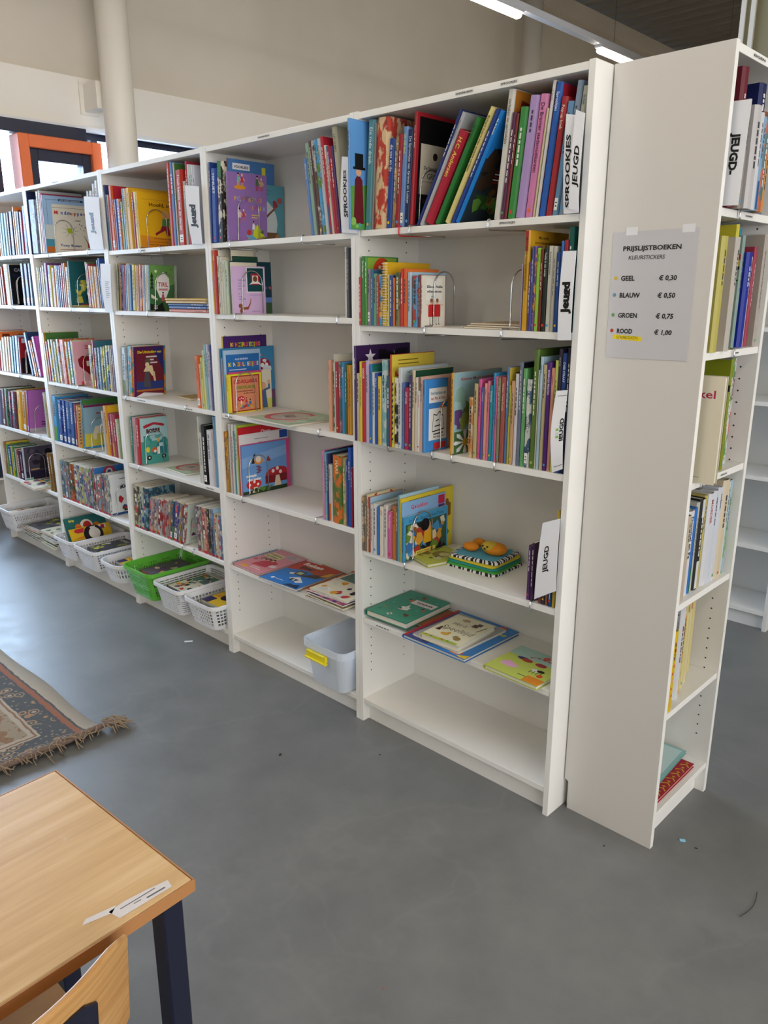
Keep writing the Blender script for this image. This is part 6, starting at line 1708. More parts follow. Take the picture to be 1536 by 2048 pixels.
# ---------------------------------------------------------------- wire bookends
def bookend_mesh(h, y0, y1):
    b = MB()
    r = (y1 - y0) / 2
    c = (y0 + y1) / 2
    pts = [(0.05, .10, -.0235), (0.02, .06, -.0235), (0, .02, -.0235), (0, .002, -.0235), (0, -.003, -.020), (0, -.003, .001), (0, .001, .0035), (0, y0 - .006, .0035), (0, y0, .009)]
    pts += [(0, y0, h - r)]
    pts += [(0, c - r * math.cos(a), h - r + r * math.sin(a)) for a in [math.pi * i / 12 for i in range(1, 12)]]
    pts += [(0, y1, h - r), (0, y1, .0035)]
    b.tube(pts, .0021, 8)
    return b


ENDS = [('A', 1.688, -.5545, 0), ('A', 1.688, -.29, 2), ('A', 1.406, -.562, 0), ('A', 1.406, -.234, 0), ('A', 1.04, -.655, 2), ('A', 1.04, -.512, 0), ('A', 1.04, -.396, 2), ('A', 1.04, -.24, 2), ('A', .657, -.65, 0), ('A', .657, -.118, 0),
        ('B', 1.684, -1.487, 0), ('B', 1.684, -1.050, 2), ('B', 1.426, -1.487, 0), ('B', 1.426, -.885, 2), ('B', 1.045, -1.53, 0), ('B', 1.045, -.99, 2), ('B', .721, -1.49, 0), ('B', .721, -1.015, 0),
        ('C', 1.685, -2.10, 0), ('C', 1.685, -1.94, 2), ('C', 1.428, -2.083, 0), ('C', 1.046, -2.30, 0), ('C', 1.046, -1.83, 2), ('C', .725, -2.30, 0), ('C', .408, -2.0, 0), ('C', .408, -1.85, 2),
        ('D', 1.695, -2.90, 0), ('D', 1.695, -2.57, 2), ('D', 1.436, -2.77, 0), ('D', 1.436, -2.61, 2), ('D', 1.053, -2.80, 0), ('D', .73, -2.845, 0), ('D', .73, -2.70, 0), ('D', .41, -2.62, 0),
        ('E', 1.699, -3.45, 2), ('E', 1.44, -3.535, 0), ('E', 1.44, -3.52, 0), ('E', 1.062, -3.535, 0), ('E', 1.062, -3.51, 0), ('E', .731, -3.54, 0), ('E', .731, -3.36, 2), ('E', .42, -3.60, 0), ('A', 1.688, -.612, 1)]
proto = bookend_mesh(.158, .038, .132).build('wire_bookend', 'chrome', smooth=True)
b = MB()
b.tube([(0.05, .10, -.0235), (0.02, .06, -.0235), (0, .02, -.0235), (0, .002, -.0235), (0, -.003, -.020), (0, -.003, .0005), (0, .000, .0028), (0, .008, .0028)], .0021, 8)
clip = b.build('wire_bookend', 'chrome', smooth=True)
used = set()


def wire(kd, mat=None):
    src = clip if kd else proto
    if (kd > 0) not in used:
        used.add(kd > 0)
        return src
    o = src.copy()
    COL.objects.link(o)
    return o


gaps = {}
for (bc, no, z), rows in BOOKS.items():
    g = gaps.setdefault((bc, no), [])
    for a, c in zip(rows, rows[1:] + [None]):
        r0 = a[0] + a[1]
        c0 = c[0] if c else 9
        if c0 - r0 > .006 and (c is None or c0 + c[3] * .16 - r0 - max(0, a[3]) * .16 > .006):
            g.append((r0 + .0044, max(0, a[3])) if a[3] < .25 else (c0 - .0042, c[3]))
for i, (bc, z, x, kd) in enumerate(ENDS):
    no = min(range(5), key=lambda k: abs(SZ[bc][k] - z)) + 1
    ln = 0
    if kd == 0:
        g = gaps.get((bc, no), [])
        k = min(g, key=lambda v: abs(v[0] - x)) if g else (x, 0)
        if abs(k[0] - x) < .09:
            second = any(abs(e[2] - x) < .03 and e[0] == bc and e[1] == z and e[3] == 0 and e is not ENDS[i] for e in ENDS[:i])
            x, ln = k[0] + (.012 if second else 0), k[1]
    o = wire(kd)
    ends_here = sorted(e[2] for e in ENDS if e[0] == bc and abs(e[1] - z) < .01)
    n_ = ends_here.index(ENDS[i][2]) + 1
    o.location = (x, 0, z)
    o.rotation_euler = (0, math.atan(ln), 0)
    if kd == 1:
        o.data = o.data.copy(); o.data.materials[0] = MAT['redwire']
    tag(o, f'{"red" if kd == 1 else "steel"} wire bookend, {ordinal(n_)} from window side, {SH[no]}, {BC[bc]}', 'bookend', 'wire bookends clipped on the shelves')
for k, (y, x, z) in enumerate(((.196, .284, 1.688), (.262, .284, 1.366), (.155, .284, 1.05))):
    o = wire(2)
    o.location = (x, y, z); o.rotation_euler = (0, 0, math.pi / 2)
    tag(o, f'steel wire bookend on the {SH[k + 1]} of the narrow end bookcase', 'bookend', 'wire bookends clipped on the shelves')


# ---------------------------------------------------------------- paper signs
def sign(name, label, quad, y, text=None, th=.02, ang=1, cx=.5, cz=.5, bold=.03, bow=.006, extra=None, group='section signs', span=None, y2=None):
    """Stiff paper sign: quad = top left, top right, bottom right, bottom left as (x, z)."""
    tl, tr, br, bl = quad
    nu, nv = 6, 10

    def S(u, v, off=0.0):
        x = (bl[0] * (1 - u) + br[0] * u) * (1 - v) + (tl[0] * (1 - u) + tr[0] * u) * v
        z = (bl[1] * (1 - u) + br[1] * u) * (1 - v) + (tl[1] * (1 - u) + tr[1] * u) * v
        yy = y + (0 if y2 is None else (y2 - y) * u) - bow * math.sin(math.pi * v) * (1 - u * .5)
        return (x, yy - off, z)
    b = MB()
    for off, fl in ((.0, 0), (.0009, 1)):
        vs = [S(i / nu, j / nv, off) for j in range(nv + 1) for i in range(nu + 1)]
        fs = []
        for j in range(nv):
            for i in range(nu):
                a = j * (nu + 1) + i
                f = (a, a + 1, a + nu + 2, a + nu + 1)
                fs.append(f if fl else f[::-1])
        b.add(vs, fs)
    m_ = (nu + 1) * (nv + 1)
    rim = [i for i in range(nu + 1)] + [j * (nu + 1) + nu for j in range(1, nv + 1)] + [nv * (nu + 1) + i for i in range(nu - 1, -1, -1)] + [j * (nu + 1) for j in range(nv - 1, 0, -1)]
    for a, c in zip(rim, rim[1:] + rim[:1]):
        b.f.append((a, c, m_ + c, m_ + a)); b.mi.append(0); b.c.append((1, 1, 1))
    o = b.build(name, 'paper', smooth=False)
    tag(o, label, 'sign', group)
    W = math.hypot(br[0] - bl[0], br[1] - bl[1]); Hh = math.hypot(tl[0] - bl[0], tl[1] - bl[1])
    q = MB()
    P = lambda a, c, l: S(min(1, max(0, a / W)), min(1, max(0, c / Hh)), .0013 + .0001 * l)
    if text:
        wd = (span or .5) * Hh
        if ang > 0:
            q.text(text, P, W * cx + th * .5, Hh * cz - wd / 2, th, 1, (.012, .012, .012), ang=math.pi / 2, width=wd, bold=bold)
        else:
            q.text(text, P, W * cx - th * .5, Hh * cz + wd / 2, th, 1, (.012, .012, .012), ang=-math.pi / 2, width=wd, bold=bold)
    if extra:
        extra(q, P, W, Hh)
    if q.f:
        q.build('lettering', 'print', o)
    return o


def border(q, P, W, Hh):
    for r_ in (rect(W * .22, Hh * .06, W * .26, Hh * .94), rect(W * .22, Hh * .06, W * .98, Hh * .066), rect(W * .22, Hh * .934, W * .98, Hh * .94)):
        q.flat(r_, P, 1, 0, K)
    for i in range(3):
        q.flat(rect(W * .4, Hh * (.42 + i * .045), W * .62, Hh * (.45 + i * .045)), P, 1, 0, lin('#8ac060' if i != 1 else '#d0d8d0'))
    q.text('JEUGD', P, W * .98, Hh * .36, W * .3, 2, K, ang=math.pi / 2, width=Hh * .3, bold=.04)


def smallprint(q, P, W, Hh):
    for i in range(9):
        q.flat(rect(W * .42, Hh * (.30 + i * .04), W * (.72 + .06 * (i % 3)), Hh * (.318 + i * .04)), P, 1, 0, lin('#9a9aa2'))


sign('section_sign', 'white paper sign reading SPROOKJES partly behind the JEUGD sign, top shelf', ((-.066, 1.911), (-.030, 1.903), (-.016, 1.6885), (-.058, 1.6885)), -.008, 'SPROOKJES', .013, 1, .27, .43, span=.74)
sign('section_sign', 'white paper sign reading JEUGD in front of the SPROOKJES sign', ((-.034, 1.914), (-.009, 1.903), (-.012, 1.692), (-.038, 1.698)), -.019, 'JEUGD', .013, 1, .5, .45, span=.42)
sign('section_sign', 'white paper sign reading Jeugd on second shelf beside price list', ((-.053, 1.602), (-.016, 1.602), (-.017, 1.389), (-.054, 1.387)), -.008, 'Jeugd', .02, 1, .45, .48, span=.36, bold=.06)
sign('section_sign', 'curled white sign with black border and green mark, third shelf', ((-.049, 1.26), (-.016, 1.265), (-.017, 1.059), (-.048, 1.044)), -.008, extra=border, bow=.016)
sign('section_sign', 'slanted white sign reading JEUGD on fourth shelf beside price list', ((-.066, .902), (-.013, .925), (-.013, .719), (-.080, .676)), -.010, 'JEUGD', .018, 1, .42, .50, span=.36, bold=.03)
sign('section_sign', 'white sign reading SPROOKJES between the plastic-box and price-list bookcases', ((-.846, 1.903), (-.812, 1.898), (-.778, 1.679), (-.852, 1.6845)), -.006, 'SPROOKJES', .020, 1, .36, .52, span=.62)
sign('section_sign', 'white sign reading Jeugd on top shelf, bookcase with green basket', ((-1.715, 1.897), (-1.622, 1.885), (-1.622, 1.683), (-1.692, 1.6855)), -.008, 'Jeugd', .030, 1, .45, .48, span=.40, bold=.06)
sign('section_sign', 'white sign reading Jeugd on top shelf, bookcase with three baskets', ((-2.54, 1.923), (-2.40, 1.908), (-2.40, 1.690), (-2.525, 1.695)), -.008, 'Jeugd', .032, 1, .42, .50, span=.40, bold=.06)
sign('section_sign', 'white sheet with small grey print on second shelf, bookcase with three baskets', ((-2.445, 1.632), (-2.35, 1.629), (-2.37, 1.420), (-2.44, 1.424)), -.008, extra=smallprint)
# the sign in the narrow end bookcase faces the camera side of its opening
tq = MB()
o = sign('section_sign', 'grey-white sign reading JEUGD- at the top of the narrow end bookcase', ((.252, 1.906), (.318, 1.903), (.314, 1.6905), (.248, 1.6925)), .109, 'JEUGD-', .017, -1, .66, .50, bold=.05, bow=.001, span=.40)

# price list in its clear sleeve on the grey end panel
r = thing('price_list', 'laminated price list in a clear sleeve taped on the grey end panel', 'sign', (.036, .0788, 1.345))
b = MB(); b.box((0, -.0012, 0), (.212, -.0002, .300), T=Matrix.Rotation(math.radians(-.5), 4, 'Y')); b.build('sleeve', new_mat('sleeve_plastic', lin('#cfcfd6', .95), .22), r)
q = MB()
P = lambda a, c, l: (a, -.0016 - .0001 * l, c)
q.text('PRIJSLIJSTBOEKEN', P, .026, .2565, .0108, 1, K, width=.146, bold=.03)
q.text('KLEURSTICKERS', P, .042, .236, .0092, 1, (.05, .05, .05), width=.092, shear=.12, bold=.01)
for z, s, w_, pr, c in ((.187, 'GEEL', .036, '€ 0,30', '#d8b838'), (.147, 'BLAUW', .053, '€ 0,50', '#6a98b0'), (.099, 'GROEN', .050, '€ 0,75', '#68a068'), (.061, 'ROOD', .041, '€ 1,00', '#b84038')):
    q.flat(disc(.012, z + .006, .0045), P, 1, 0, lin(c))
    q.text(s, P, .026, z, .0115, 1, K, width=w_, bold=.03)
    q.text(pr, P, .124, z, .0115, 1, K, width=.044, bold=.03, shear=.1)
q.flat([(.016, .047), (.092, .043), (.092, .054), (.016, .0575)], P, 0, 0, lin('#e8cc28', 1.1))
q.text('STRIPBOEKEN', P, .026, .0475, .0075, 1, (.08, .07, .02), width=.056)
q.build('lettering', 'print', r)
b = MB()
for x, z, a in ((.03, .298, .0), (.17, .298, .0)):
    b.box((x, -.0016, z - .006), (x + .03, -.0011, z + .012))
b.build('tape', 'paper', r)


# ---------------------------------------------------------------- baskets
def ring(w, d, r, n=6):
    """Rounded rectangle, centred, counter-clockwise: list of (x, y)."""
    out = []
    for cx, cy, a0 in ((w / 2 - r, d / 2 - r, 0), (-w / 2 + r, d / 2 - r, 90), (-w / 2 + r, -d / 2 + r, 180), (w / 2 - r, -d / 2 + r, 270)):
        for i in range(n + 1):
            a = math.radians(a0 + 90 * i / n)
            out.append((cx + r * math.cos(a), cy + r * math.sin(a)))
    return out


def resample(poly, n):
    L_ = [0]
    for a, c in zip(poly, poly[1:] + poly[:1]):
        L_.append(L_[-1] + math.hypot(c[0] - a[0], c[1] - a[1]))
    out = []
    j = 0
    for i in range(n):
        s = L_[-1] * i / n
        while L_[j + 1] < s:
            j += 1
        f = (s - L_[j]) / max(1e-9, L_[j + 1] - L_[j])
        a, c = poly[j], poly[(j + 1) % len(poly)]
        out.append((a[0] + (c[0] - a[0]) * f, a[1] + (c[1] - a[1]) * f))
    return out


def basket(label, x, y, z, w, d, h, fl, mat, cols, rows, hx, hy, deco=None, rz=0.0, r=.025, rim=.012, group='baskets on the bottom shelves'):
    t = thing('storage_basket', label, 'basket', (x, y, z), rz, group)
    lv = []
    N_ = cols
    for j in range(rows + 1):
        v = j / rows
        lv.append([(px, py, h * v) for px, py in resample(ring(w + fl * v, d + fl * v, r + fl * v * .2), N_)])
    b = MB()
    for j in range(rows):
        for i in range(N_):
            A, B_, C_, D_ = (Vector(lv[j][i]), Vector(lv[j][(i + 1) % N_]), Vector(lv[j + 1][(i + 1) % N_]), Vector(lv[j + 1][i]))
            tx = abs(A.x + B_.x) / 2 / (w / 2 + fl * j / rows / 2); ty = abs(A.y + B_.y) / 2 / (d / 2 + fl * j / rows / 2)
            corner = tx > .80 and ty > .88
            solid = corner or j == rows - 1 or (j == 0)
            kx, ky = hx, hy
            if deco and not solid:
                k = deco(i, j)
                if k is None: solid = True
                elif k == 'x':
                    q = lambda u, v_: tuple((A * (1 - u) + B_ * u) * (1 - v_) + (D_ * (1 - u) + C_ * u) * v_)
                    for p in ([(0, 0), (.16, 0), (1, .84), (1, 1), (.84, 1), (0, .16)], [(1, 0), (1, .16), (.16, 1), (0, 1), (0, .84), (.84, 0)]):
                        b.add([q(*s_) for s_ in p], [tuple(range(6))])
                    continue
                else: kx, ky = k
            if solid:
                b.add([tuple(A), tuple(B_), tuple(C_), tuple(D_)], [(0, 1, 2, 3)])
            else:
                q = lambda u, v_: tuple((A * (1 - u) + B_ * u) * (1 - v_) + (D_ * (1 - u) + C_ * u) * v_)
                b.add([tuple(A), tuple(B_), tuple(C_), tuple(D_), q(kx, ky), q(1 - kx, ky), q(1 - kx, 1 - ky), q(kx, 1 - ky)], [(0, 1, 5, 4), (1, 2, 6, 5), (2, 3, 7, 6), (3, 0, 4, 7)])
    b.add([(p[0], p[1], .001) for p in lv[0]], [tuple(range(N_ - 1, -1, -1))])
    o = b.build('basket_body', mat, t)
    md = o.modifiers.new('wall', 'SOLIDIFY'); md.thickness = .0026; md.offset = -1
    top = ring(w + fl + rim, d + fl + rim, r + fl * .2 + rim / 2, 6)
    inn = ring(w + fl - .005, d + fl - .005, r + fl * .2, 6)
    n = len(top)
    b = MB()
    vs = [(p[0], p[1], h + .003) for p in inn] + [(p[0], p[1], h + .003) for p in top] + [(p[0], p[1], h - .012) for p in top] + [(p[0], p[1], h - .004) for p in inn]
    fs = []
    for i in range(n):
        k = (i + 1) % n
        for a in range(4):
            c = (a + 1) % 4
            fs.append((a * n + i, c * n + i, c * n + k, a * n + k))
    b.add(vs, fs)
    b.build('rim', mat, t)
    return t


BZ = .0925
deco = lambda i, j: ('x' if (i % 6 in (0, 5)) else (.30, .04)) if j % 5 in (1, 2, 4) or True else None
def deco_slats(i, j):
    if j in (3, 6): return (.3, .3) if i % 6 not in (0, 5) else None
    return 'x' if i % 6 == 0 else (.27, .05)
basket('white basket with cross-slat pattern, window-end bookcase bottom shelf', -3.862, .090, BZ, .17, .28, .13, .05, 'white_plastic', 96, 8, .27, .05, deco_slats)
basket('white basket with large teal comic standing in it', -3.062, .090, BZ, .165, .27, .115, .055, 'white_plastic', 66, 8, .2, .2)
basket('white basket holding dark magazines, between the comic basket and small oval basket', -2.815, .090, BZ, .19, .27, .115, .05, 'white_plastic', 66, 8, .2, .2)
basket('small white oval-slotted basket with yellow comic', -2.545, .075, BZ, .16, .24, .10, .05, 'white_plastic', 52, 4, .26, .12, None, r=.05)
basket('green basket with comics, bottom shelf', -2.240, .088, BZ, .185, .275, .145, .07, 'green_plastic', 84, 8, .2, .12, deco_slats)
basket('white basket with horizontal slots beside the green basket', -1.990, .085, BZ, .18, .27, .125, .05, 'white_plastic', 40, 12, .06, .3)
basket('white square-mesh basket at the end beside the slotted basket', -1.745, .080, BZ, .185, .24, .115, .05, 'white_plastic', 54, 7, .14, .14, r=.03)


def mags(cx, cy, n, w, h, label, arts, z0=BZ + .004, step=.007, rz=0, cols=('#c8b8a8', '#4a5a70', '#b04a40', '#d8d0c0'), grp='comics in the baskets'):
    zz = z0
    for i in range(n):
        top = i == n - 1
        lying('comic_magazine', f'{label}, {ordinal(n - i)} from the top', 'magazine', cx - w / 2 + .004 * (i % 2), cy - h / 2 + .005 * (i % 3), zz, w, h, step - .0006, cols[i % len(cols)], rz + (i % 3 - 1) * .8, arts if top else None, grp, None if top else '#8a8a88')
        zz += step
    return zz


mags(-3.862, .09, 10, .14, .23, 'comic stacked in the cross-slat basket', 'comic3', step=.0095)
mags(-3.062, .09, 5, .135, .21, 'comic lying in the basket with the teal comic', 'comic2', step=.012)
zc = BZ + .004 + 5 * .012 + .002
book(dict(th=.006, h=.15, d=.235, c='#2f6a68', art='comic1', noprint=1), stand(-3.062, -.03, zc + .002, -.42), 'comic_magazine', 'large teal comic standing up in the white basket beside loose magazines', 'comics in the baskets', 'magazine')
book(dict(th=.006, h=.10, d=.235, c='#d8ae28', art='comic2', noprint=1), stand(-3.016, -.03, zc + .002, -.55), 'comic_magazine', 'yellow comic standing in front of the large teal comic', 'comics in the baskets', 'magazine')
mags(-2.815, .09, 9, .155, .22, 'dark magazine stacked in the middle white basket', 'comic4', step=.010, cols=('#3a3a40', '#5a5a5a', '#8a8a80', '#4a4a50'))
mags(-2.545, .075, 8, .115, .16, 'comic stacked in the small oval basket', 'comic2', step=.010)
mags(-2.24, .088, 11, .15, .22, 'comic stacked in the green basket', 'comic5', step=.010)
mags(-1.99, .085, 10, .145, .22, 'comic stacked in the slotted basket', 'comic3', step=.010)
mags(-1.745, .08, 9, .145, .18, 'comic stacked in the square-mesh basket', 'comic2', step=.010, cols=('#d8d0b0', '#8a8a88', '#d8c040', '#b8b0a0'))
zz = .092
for i in range(9):
    lying('magazine', f'loose magazine beside the comic basket, {ORD[i]} from the bottom', 'magazine', -3.70 + .02 * (i % 3) - .003 * i, -.028 + .006 * (i % 3), zz, .215, .275, .006, ['#2a2a2c', '#8a7a68', '#d0ccc4', '#3a4a40', '#a8a060', '#5a5a60', '#c87a70', '#c8ccd0', '#7a5a6a'][i], (i * 37 % 9) - 4, 'comic4' if i == 8 else None, 'loose magazines on the bottom shelf', None if i == 8 else '#9a9a90')
    zz += .0065
zz = .092
for i in range(9):
    lying('magazine', f'loose magazine against the comic basket, {ORD[i]} from the bottom', 'magazine', -3.455 + .006 * (i % 3), -.030 + .004 * (i % 4), zz, .205, .26, .0085, ['#a8b850', '#3a4a40', '#c8d060', '#d8d8d0', '#b0c4d0', '#c8c8d0', '#d8b8a8', '#c8d0d8', '#d8a060'][i], (i * 23 % 7) - 3, 'comic3' if i == 8 else None, 'loose magazines on the bottom shelf', None if i == 8 else '#9a9a90')
    zz += .009

# ---------------------------------------------------------------- translucent storage box
t = thing('storage_box', 'translucent plastic storage box with yellow clip on bottom shelf', 'storage box', (-.942, .098, .0915), math.radians(-1))
lv = []
hh = .165
for j in range(2):
    v = j
    lv.append([(px, py, hh * v + .001) for px, py in ring(.185 + .035 * v, .262 + .035 * v, .03 + .004 * v, 6)])
b = MB()
n = len(lv[0])
for j in range(1):
    b.add(lv[j] + lv[j + 1], [(i, (i + 1) % n, n + (i + 1) % n, n + i) for i in range(n)])
b.add(lv[0], [tuple(range(n - 1, -1, -1))])
o = b.build('box_body', 'frost', t)
md = o.modifiers.new('wall', 'SOLIDIFY'); md.thickness = .0028; md.offset = -1
top, inn = ring(.236, .312, .038, 6), ring(.222, .298, .033, 6)
b = MB()
vs = [(p[0], p[1], hh + .004) for p in inn] + [(p[0], p[1], hh + .004) for p in top] + [(p[0], p[1], hh - .022) for p in top] + [(p[0], p[1], hh - .004) for p in inn]
b.add(vs, [(a * n + i, ((a + 1) % 4) * n + i, ((a + 1) % 4) * n + (i + 1) % n, a * n + (i + 1) % n) for a in range(4) for i in range(n)])
b.build('rim', 'frost', t)
b = MB()
b.cbox((-.075, -.1635, hh - .052), (.035, -.150, hh - .026), .003)
b.cbox((-.078, -.170, hh - .058), (.040, -.155, hh - .050), .002)
b.cbox((-.066, -.1665, hh - .034), (.026, -.156, hh - .024), .002)
b.build('clip_handle', 'yellow', t)

# ---------------------------------------------------------------- cloth book with plush lion
t = thing('cloth_book', 'soft cloth book with striped edge and plush lion head, fourth shelf', 'cloth book', (-.388, .168, .657), math.radians(4))


def cloth(b, w, d, z, th, col, stripe):
    P_ = resample(ring(w, d, .02, 5), 120)
    for i in range(120):
        a, c = P_[i], P_[(i + 1) % 120]
        k = 1.05
        cc = ((.02, .02, .02) if i % 3 < 1 or (i % 3 < 2 and i % 2) else (.75, .75, .74)) if stripe else col
        b.add([(a[0] * k, a[1] * k, z), (c[0] * k, c[1] * k, z), (c[0] * k, c[1] * k, z + th), (a[0] * k, a[1] * k, z + th)], [(0, 1, 2, 3)], 0, cc)
        b.add([(a[0] * k, a[1] * k, z + th), (c[0] * k, c[1] * k, z + th), (c[0] * .9, c[1] * .9, z + th * 1.25), (a[0] * .9, a[1] * .9, z + th * 1.25)], [(0, 1, 2, 3)], 0, cc)
    b.add([(p[0] * .9, p[1] * .9, z + th * 1.25) for p in P_], [tuple(range(120))], 0, col)
    b.add([(p[0] * 1.05, p[1] * 1.05, z) for p in P_], [tuple(range(119, -1, -1))], 0, col)


for i, (c, st) in enumerate((('#2a7a88', 1), ('#4a9a48', 0), ('#2f8a80', 0), ('#c8b838', 0), ('#58a0b8', 1))):
    b = MB(); cloth(b, .185 - .004 * i, .165 - .003 * i, (.0006 + i * .0086), .0068, lin(c), st); pg = b.build('cloth_page', 'matte', t)
    pg.rotation_euler = (0, 0, math.radians((i * 5) % 7 - 3))
b = MB(); b.ellipsoid((.035, .005, .060), (.042, .034, .020), 0, lin('#d88a28')); hd = b.build('plush_mane', 'matte', t, smooth=True)
b = MB(); b.ellipsoid((.022, -.006, .068), (.027, .026, .018), 0, lin('#c8ac40')); fc = b.build('plush_face', 'matte', t, smooth=True)
b = MB()
for x, y in ((.010, -.028), (.028, -.030)):
    b.ellipsoid((x, y, .074), (.004, .003, .003), 0, (.02, .02, .02), 8, 6)
b.ellipsoid((.020, -.032, .067), (.004, .003, .003), 0, lin('#5a3020'), 8, 6)
b.build('plush_eyes', 'matte', t, smooth=True)
for a in ((-.045, -.012, .056, .028, .022), (-.05, .045, .054, .024, .016)):
    b = MB(); b.ellipsoid(a[:3], (a[3], a[4], .014), 0, lin('#d8862a')); b.build('plush_arm', 'matte', t, smooth=True)

# ---------------------------------------------------------------- table
TZ_ = .59
t = thing('school_table', 'beech school table with navy steel legs and torn sticker', 'table', (-.13, -1.60, 0), math.radians(3))
b = MB(); b.cbox((-.228, -.362, TZ_ - .022), (.228, .362, TZ_), .003); b.build('table_top', 'beech', t)
b = MB()
for a, c in (((-.2285, -.3645), (.2285, -.3620)), ((-.2285, .3620), (.2285, .3645)), ((-.2305, -.3645), (-.2280, .3645)), ((.2280, -.3645), (.2305, .3645))):
    b.box((a[0], a[1], TZ_ - .0225), (c[0], c[1], TZ_ - .0008))
b.build('edge_band', 'edge_wood', t)
for sx in (-1, 1):
    for sy in (-1, 1):
        b = MB(); b.cbox((sx * .205 - .019, sy * .325 - .019, .012), (sx * .205 + .019, sy * .325 + .019, TZ_ - .0228), .003); lg = b.build('leg', 'steel_paint', t)
        b = MB(); b.cbox((sx * .205 - .021, sy * .325 - .021, 0), (sx * .205 + .021, sy * .325 + .021, .014), .003); b.build('foot_cap', 'black', lg)
for sx in (-1,):
    b = MB(); b.cbox((sx * .205 - .012, -.305, TZ_ - .065), (sx * .205 + .012, .305, TZ_ - .023), .002); b.build('rail', 'steel_paint', t)
b = MB(); b.cbox((-.185, .313, TZ_ - .065), (.185, .337, TZ_ - .023), .002); b.build('rail', 'steel_paint', t)
q = MB()
P = lambda a, c, l: (a, c, TZ_ + .0004 + .0001 * l)
q.flat([(.190, .235), (.214, .240), (.2175, .330), (.200, .334), (.193, .30), (.188, .262)], P, 0, 0, (.72, .68, .69))
q.flat([(.176, .205), (.184, .195), (.196, .238), (.186, .250)], P, 0, 0, (.72, .68, .69))
q.flat([(.197, .25), (.199, .25), (.201, .31), (.199, .31)], P, 1, 0, (.16, .16, .18)); q.flat([(.207, .29), (.210, .29), (.212, .322), (.209, .322)], P, 1, 0, (.12, .12, .14)); q.flat([(.203, .27), (.205, .27), (.206, .282), (.204, .282)], P, 1, 0, (.2, .2, .2))
q.build('torn_sticker', 'print', t)

# ---------------------------------------------------------------- chair
t = thing('school_chair', 'curved plywood school chair pushed in at the beech table', 'chair', (.06, -1.572, 0), math.radians(3))


def curved(z0, z1, th, half, xc, k, slant, n=20):
    b = MB()
    vs, fs = [], []
    for i in range(n + 1):
        y = -half + 2 * half * i / n
        e = abs(y) / half
        drop = .0 + .03 * max(0, e - .75) ** 1.5 * 6
        for z, s in ((z0 + drop * .5, 0), (z1 - drop, 1)):
            x = xc - k * y * y + slant * (z - z0)
            vs += [(x, y, z), (x + th, y, z)]
    for i in range(n):
        a, c = i * 4, i * 4 + 4
        fs += [(a, a + 2, c + 2, c), (a + 1, c + 1, c + 3, a + 3), (a + 2, a + 3, c + 3, c + 2), (a, c, c + 1, a + 1)]
    fs += [(0, 1, 3, 2), (n * 4, n * 4 + 2, n * 4 + 3, n * 4 + 1)]
    b.add(vs, fs)
    return b


curved(.44, .592, .004, .132, .1203, 1.5, .12, 12).build('back_plate', 'steel_paint', t)
o = curved(.43, .625, .011, .205, .107, 1.5, .12).build('backrest', 'ply', t, smooth=False)
md = o.modifiers.new('bevel', 'BEVEL'); md.width = .003; md.segments = 2; md.limit_method = 'ANGLE'
b = MB()
pts = []
vs = []
for i in range(13):
    x = -.21 + i * .0255
    z = .352 + .018 * math.exp(-((x + .21) / .05) ** 2) * 0 + .012 * (x / .2) ** 2 - (.02 * max(0, (-.15 - x) / .06) ** 2)
    vs.append((x, z))
poly = [(a, c + .010) for a, c in vs] + [(a, c) for a, c in vs[::-1]]
b.prism([(z, x) for x, z in poly], -.19, .19, 1)
o = b.build('seat', 'ply', t)
md = o.modifiers.new('bevel', 'BEVEL'); md.width = .003; md.segments = 2; md.limit_method = 'ANGLE'
b = MB()
for y in (-.13, .13):
    b.tube([(-.02, y, .3655), (-.02, y, .3675)], .006, 10); b.tube([(.045, y, .3655), (.045, y, .3675)], .006, 10)
b.build('seat_rivet', 'black', t)
for y in (-.155, .155):
    b = MB(); b.tube([(-.18, y * 1.08, .0), (-.165, y, .335), (-.1, y, .342)], .0115, 12); b.build('leg', 'steel_paint', t, smooth=True)
    b = MB(); b.tube([(.13, y * 1.08, .0), (.085, y, .335), (.02, y, .342)], .0115, 12); b.build('leg', 'steel_paint', t, smooth=True)
    b = MB(); b.tube([(.03, y * .75, .341), (.085, y * .75, .345), (.10 - 1.75 * (y * .75) ** 2 - .012, y * .75, .42), (.095 - 1.75 * (y * .75) ** 2 + .004, y * .75, .54)], .011, 12); b.build('back_bracket', 'steel_paint', t, smooth=True)
b = MB(); b.cbox((-.1, -.155, .329), (-.08, .155, .343), .003); b.cbox((.02, -.155, .329), (.04, .155, .343), .003); b.build('seat_frame', 'steel_paint', t)

# ---------------------------------------------------------------- rug
t = thing('rug', 'worn patterned wool rug with fringed end on the grey floor', 'rug', (-1.395, -.69, 0))
m = MAT['rug'] = new_mat('persian_wool', rough=.95, spec=.1)
tc = coords(m)
sx = N(m, 'ShaderNodeSeparateXYZ'); L(m, tc, sx.inputs[0])
wob = noise(m, 30, 2, tc)
wv = mathn(m, 'MULTIPLY_ADD', wob.outputs['Fac'], .012, -.006)
dy = mathn(m, 'ADD', mathn(m, 'MULTIPLY', sx.outputs['Y'], -1.0), wv)
dx = mathn(m, 'ADD', mathn(m, 'MULTIPLY', sx.outputs['X'], -1.0), wv)
dist = mathn(m, 'MINIMUM', dy, mathn(m, 'ADD', dx, .045))
cream, navy, red, brown = lin('#b3a797'), lin('#4c545a'), lin('#97614c'), lin('#75604c')
vo = N(m, 'ShaderNodeTexVoronoi'); vo.inputs['Scale'].default_value = 22; L(m, tc, vo.inputs['Vector'])
flower = ramp(m, vo.outputs['Distance'], [(.16, 1.0), (.22, 0.0)])
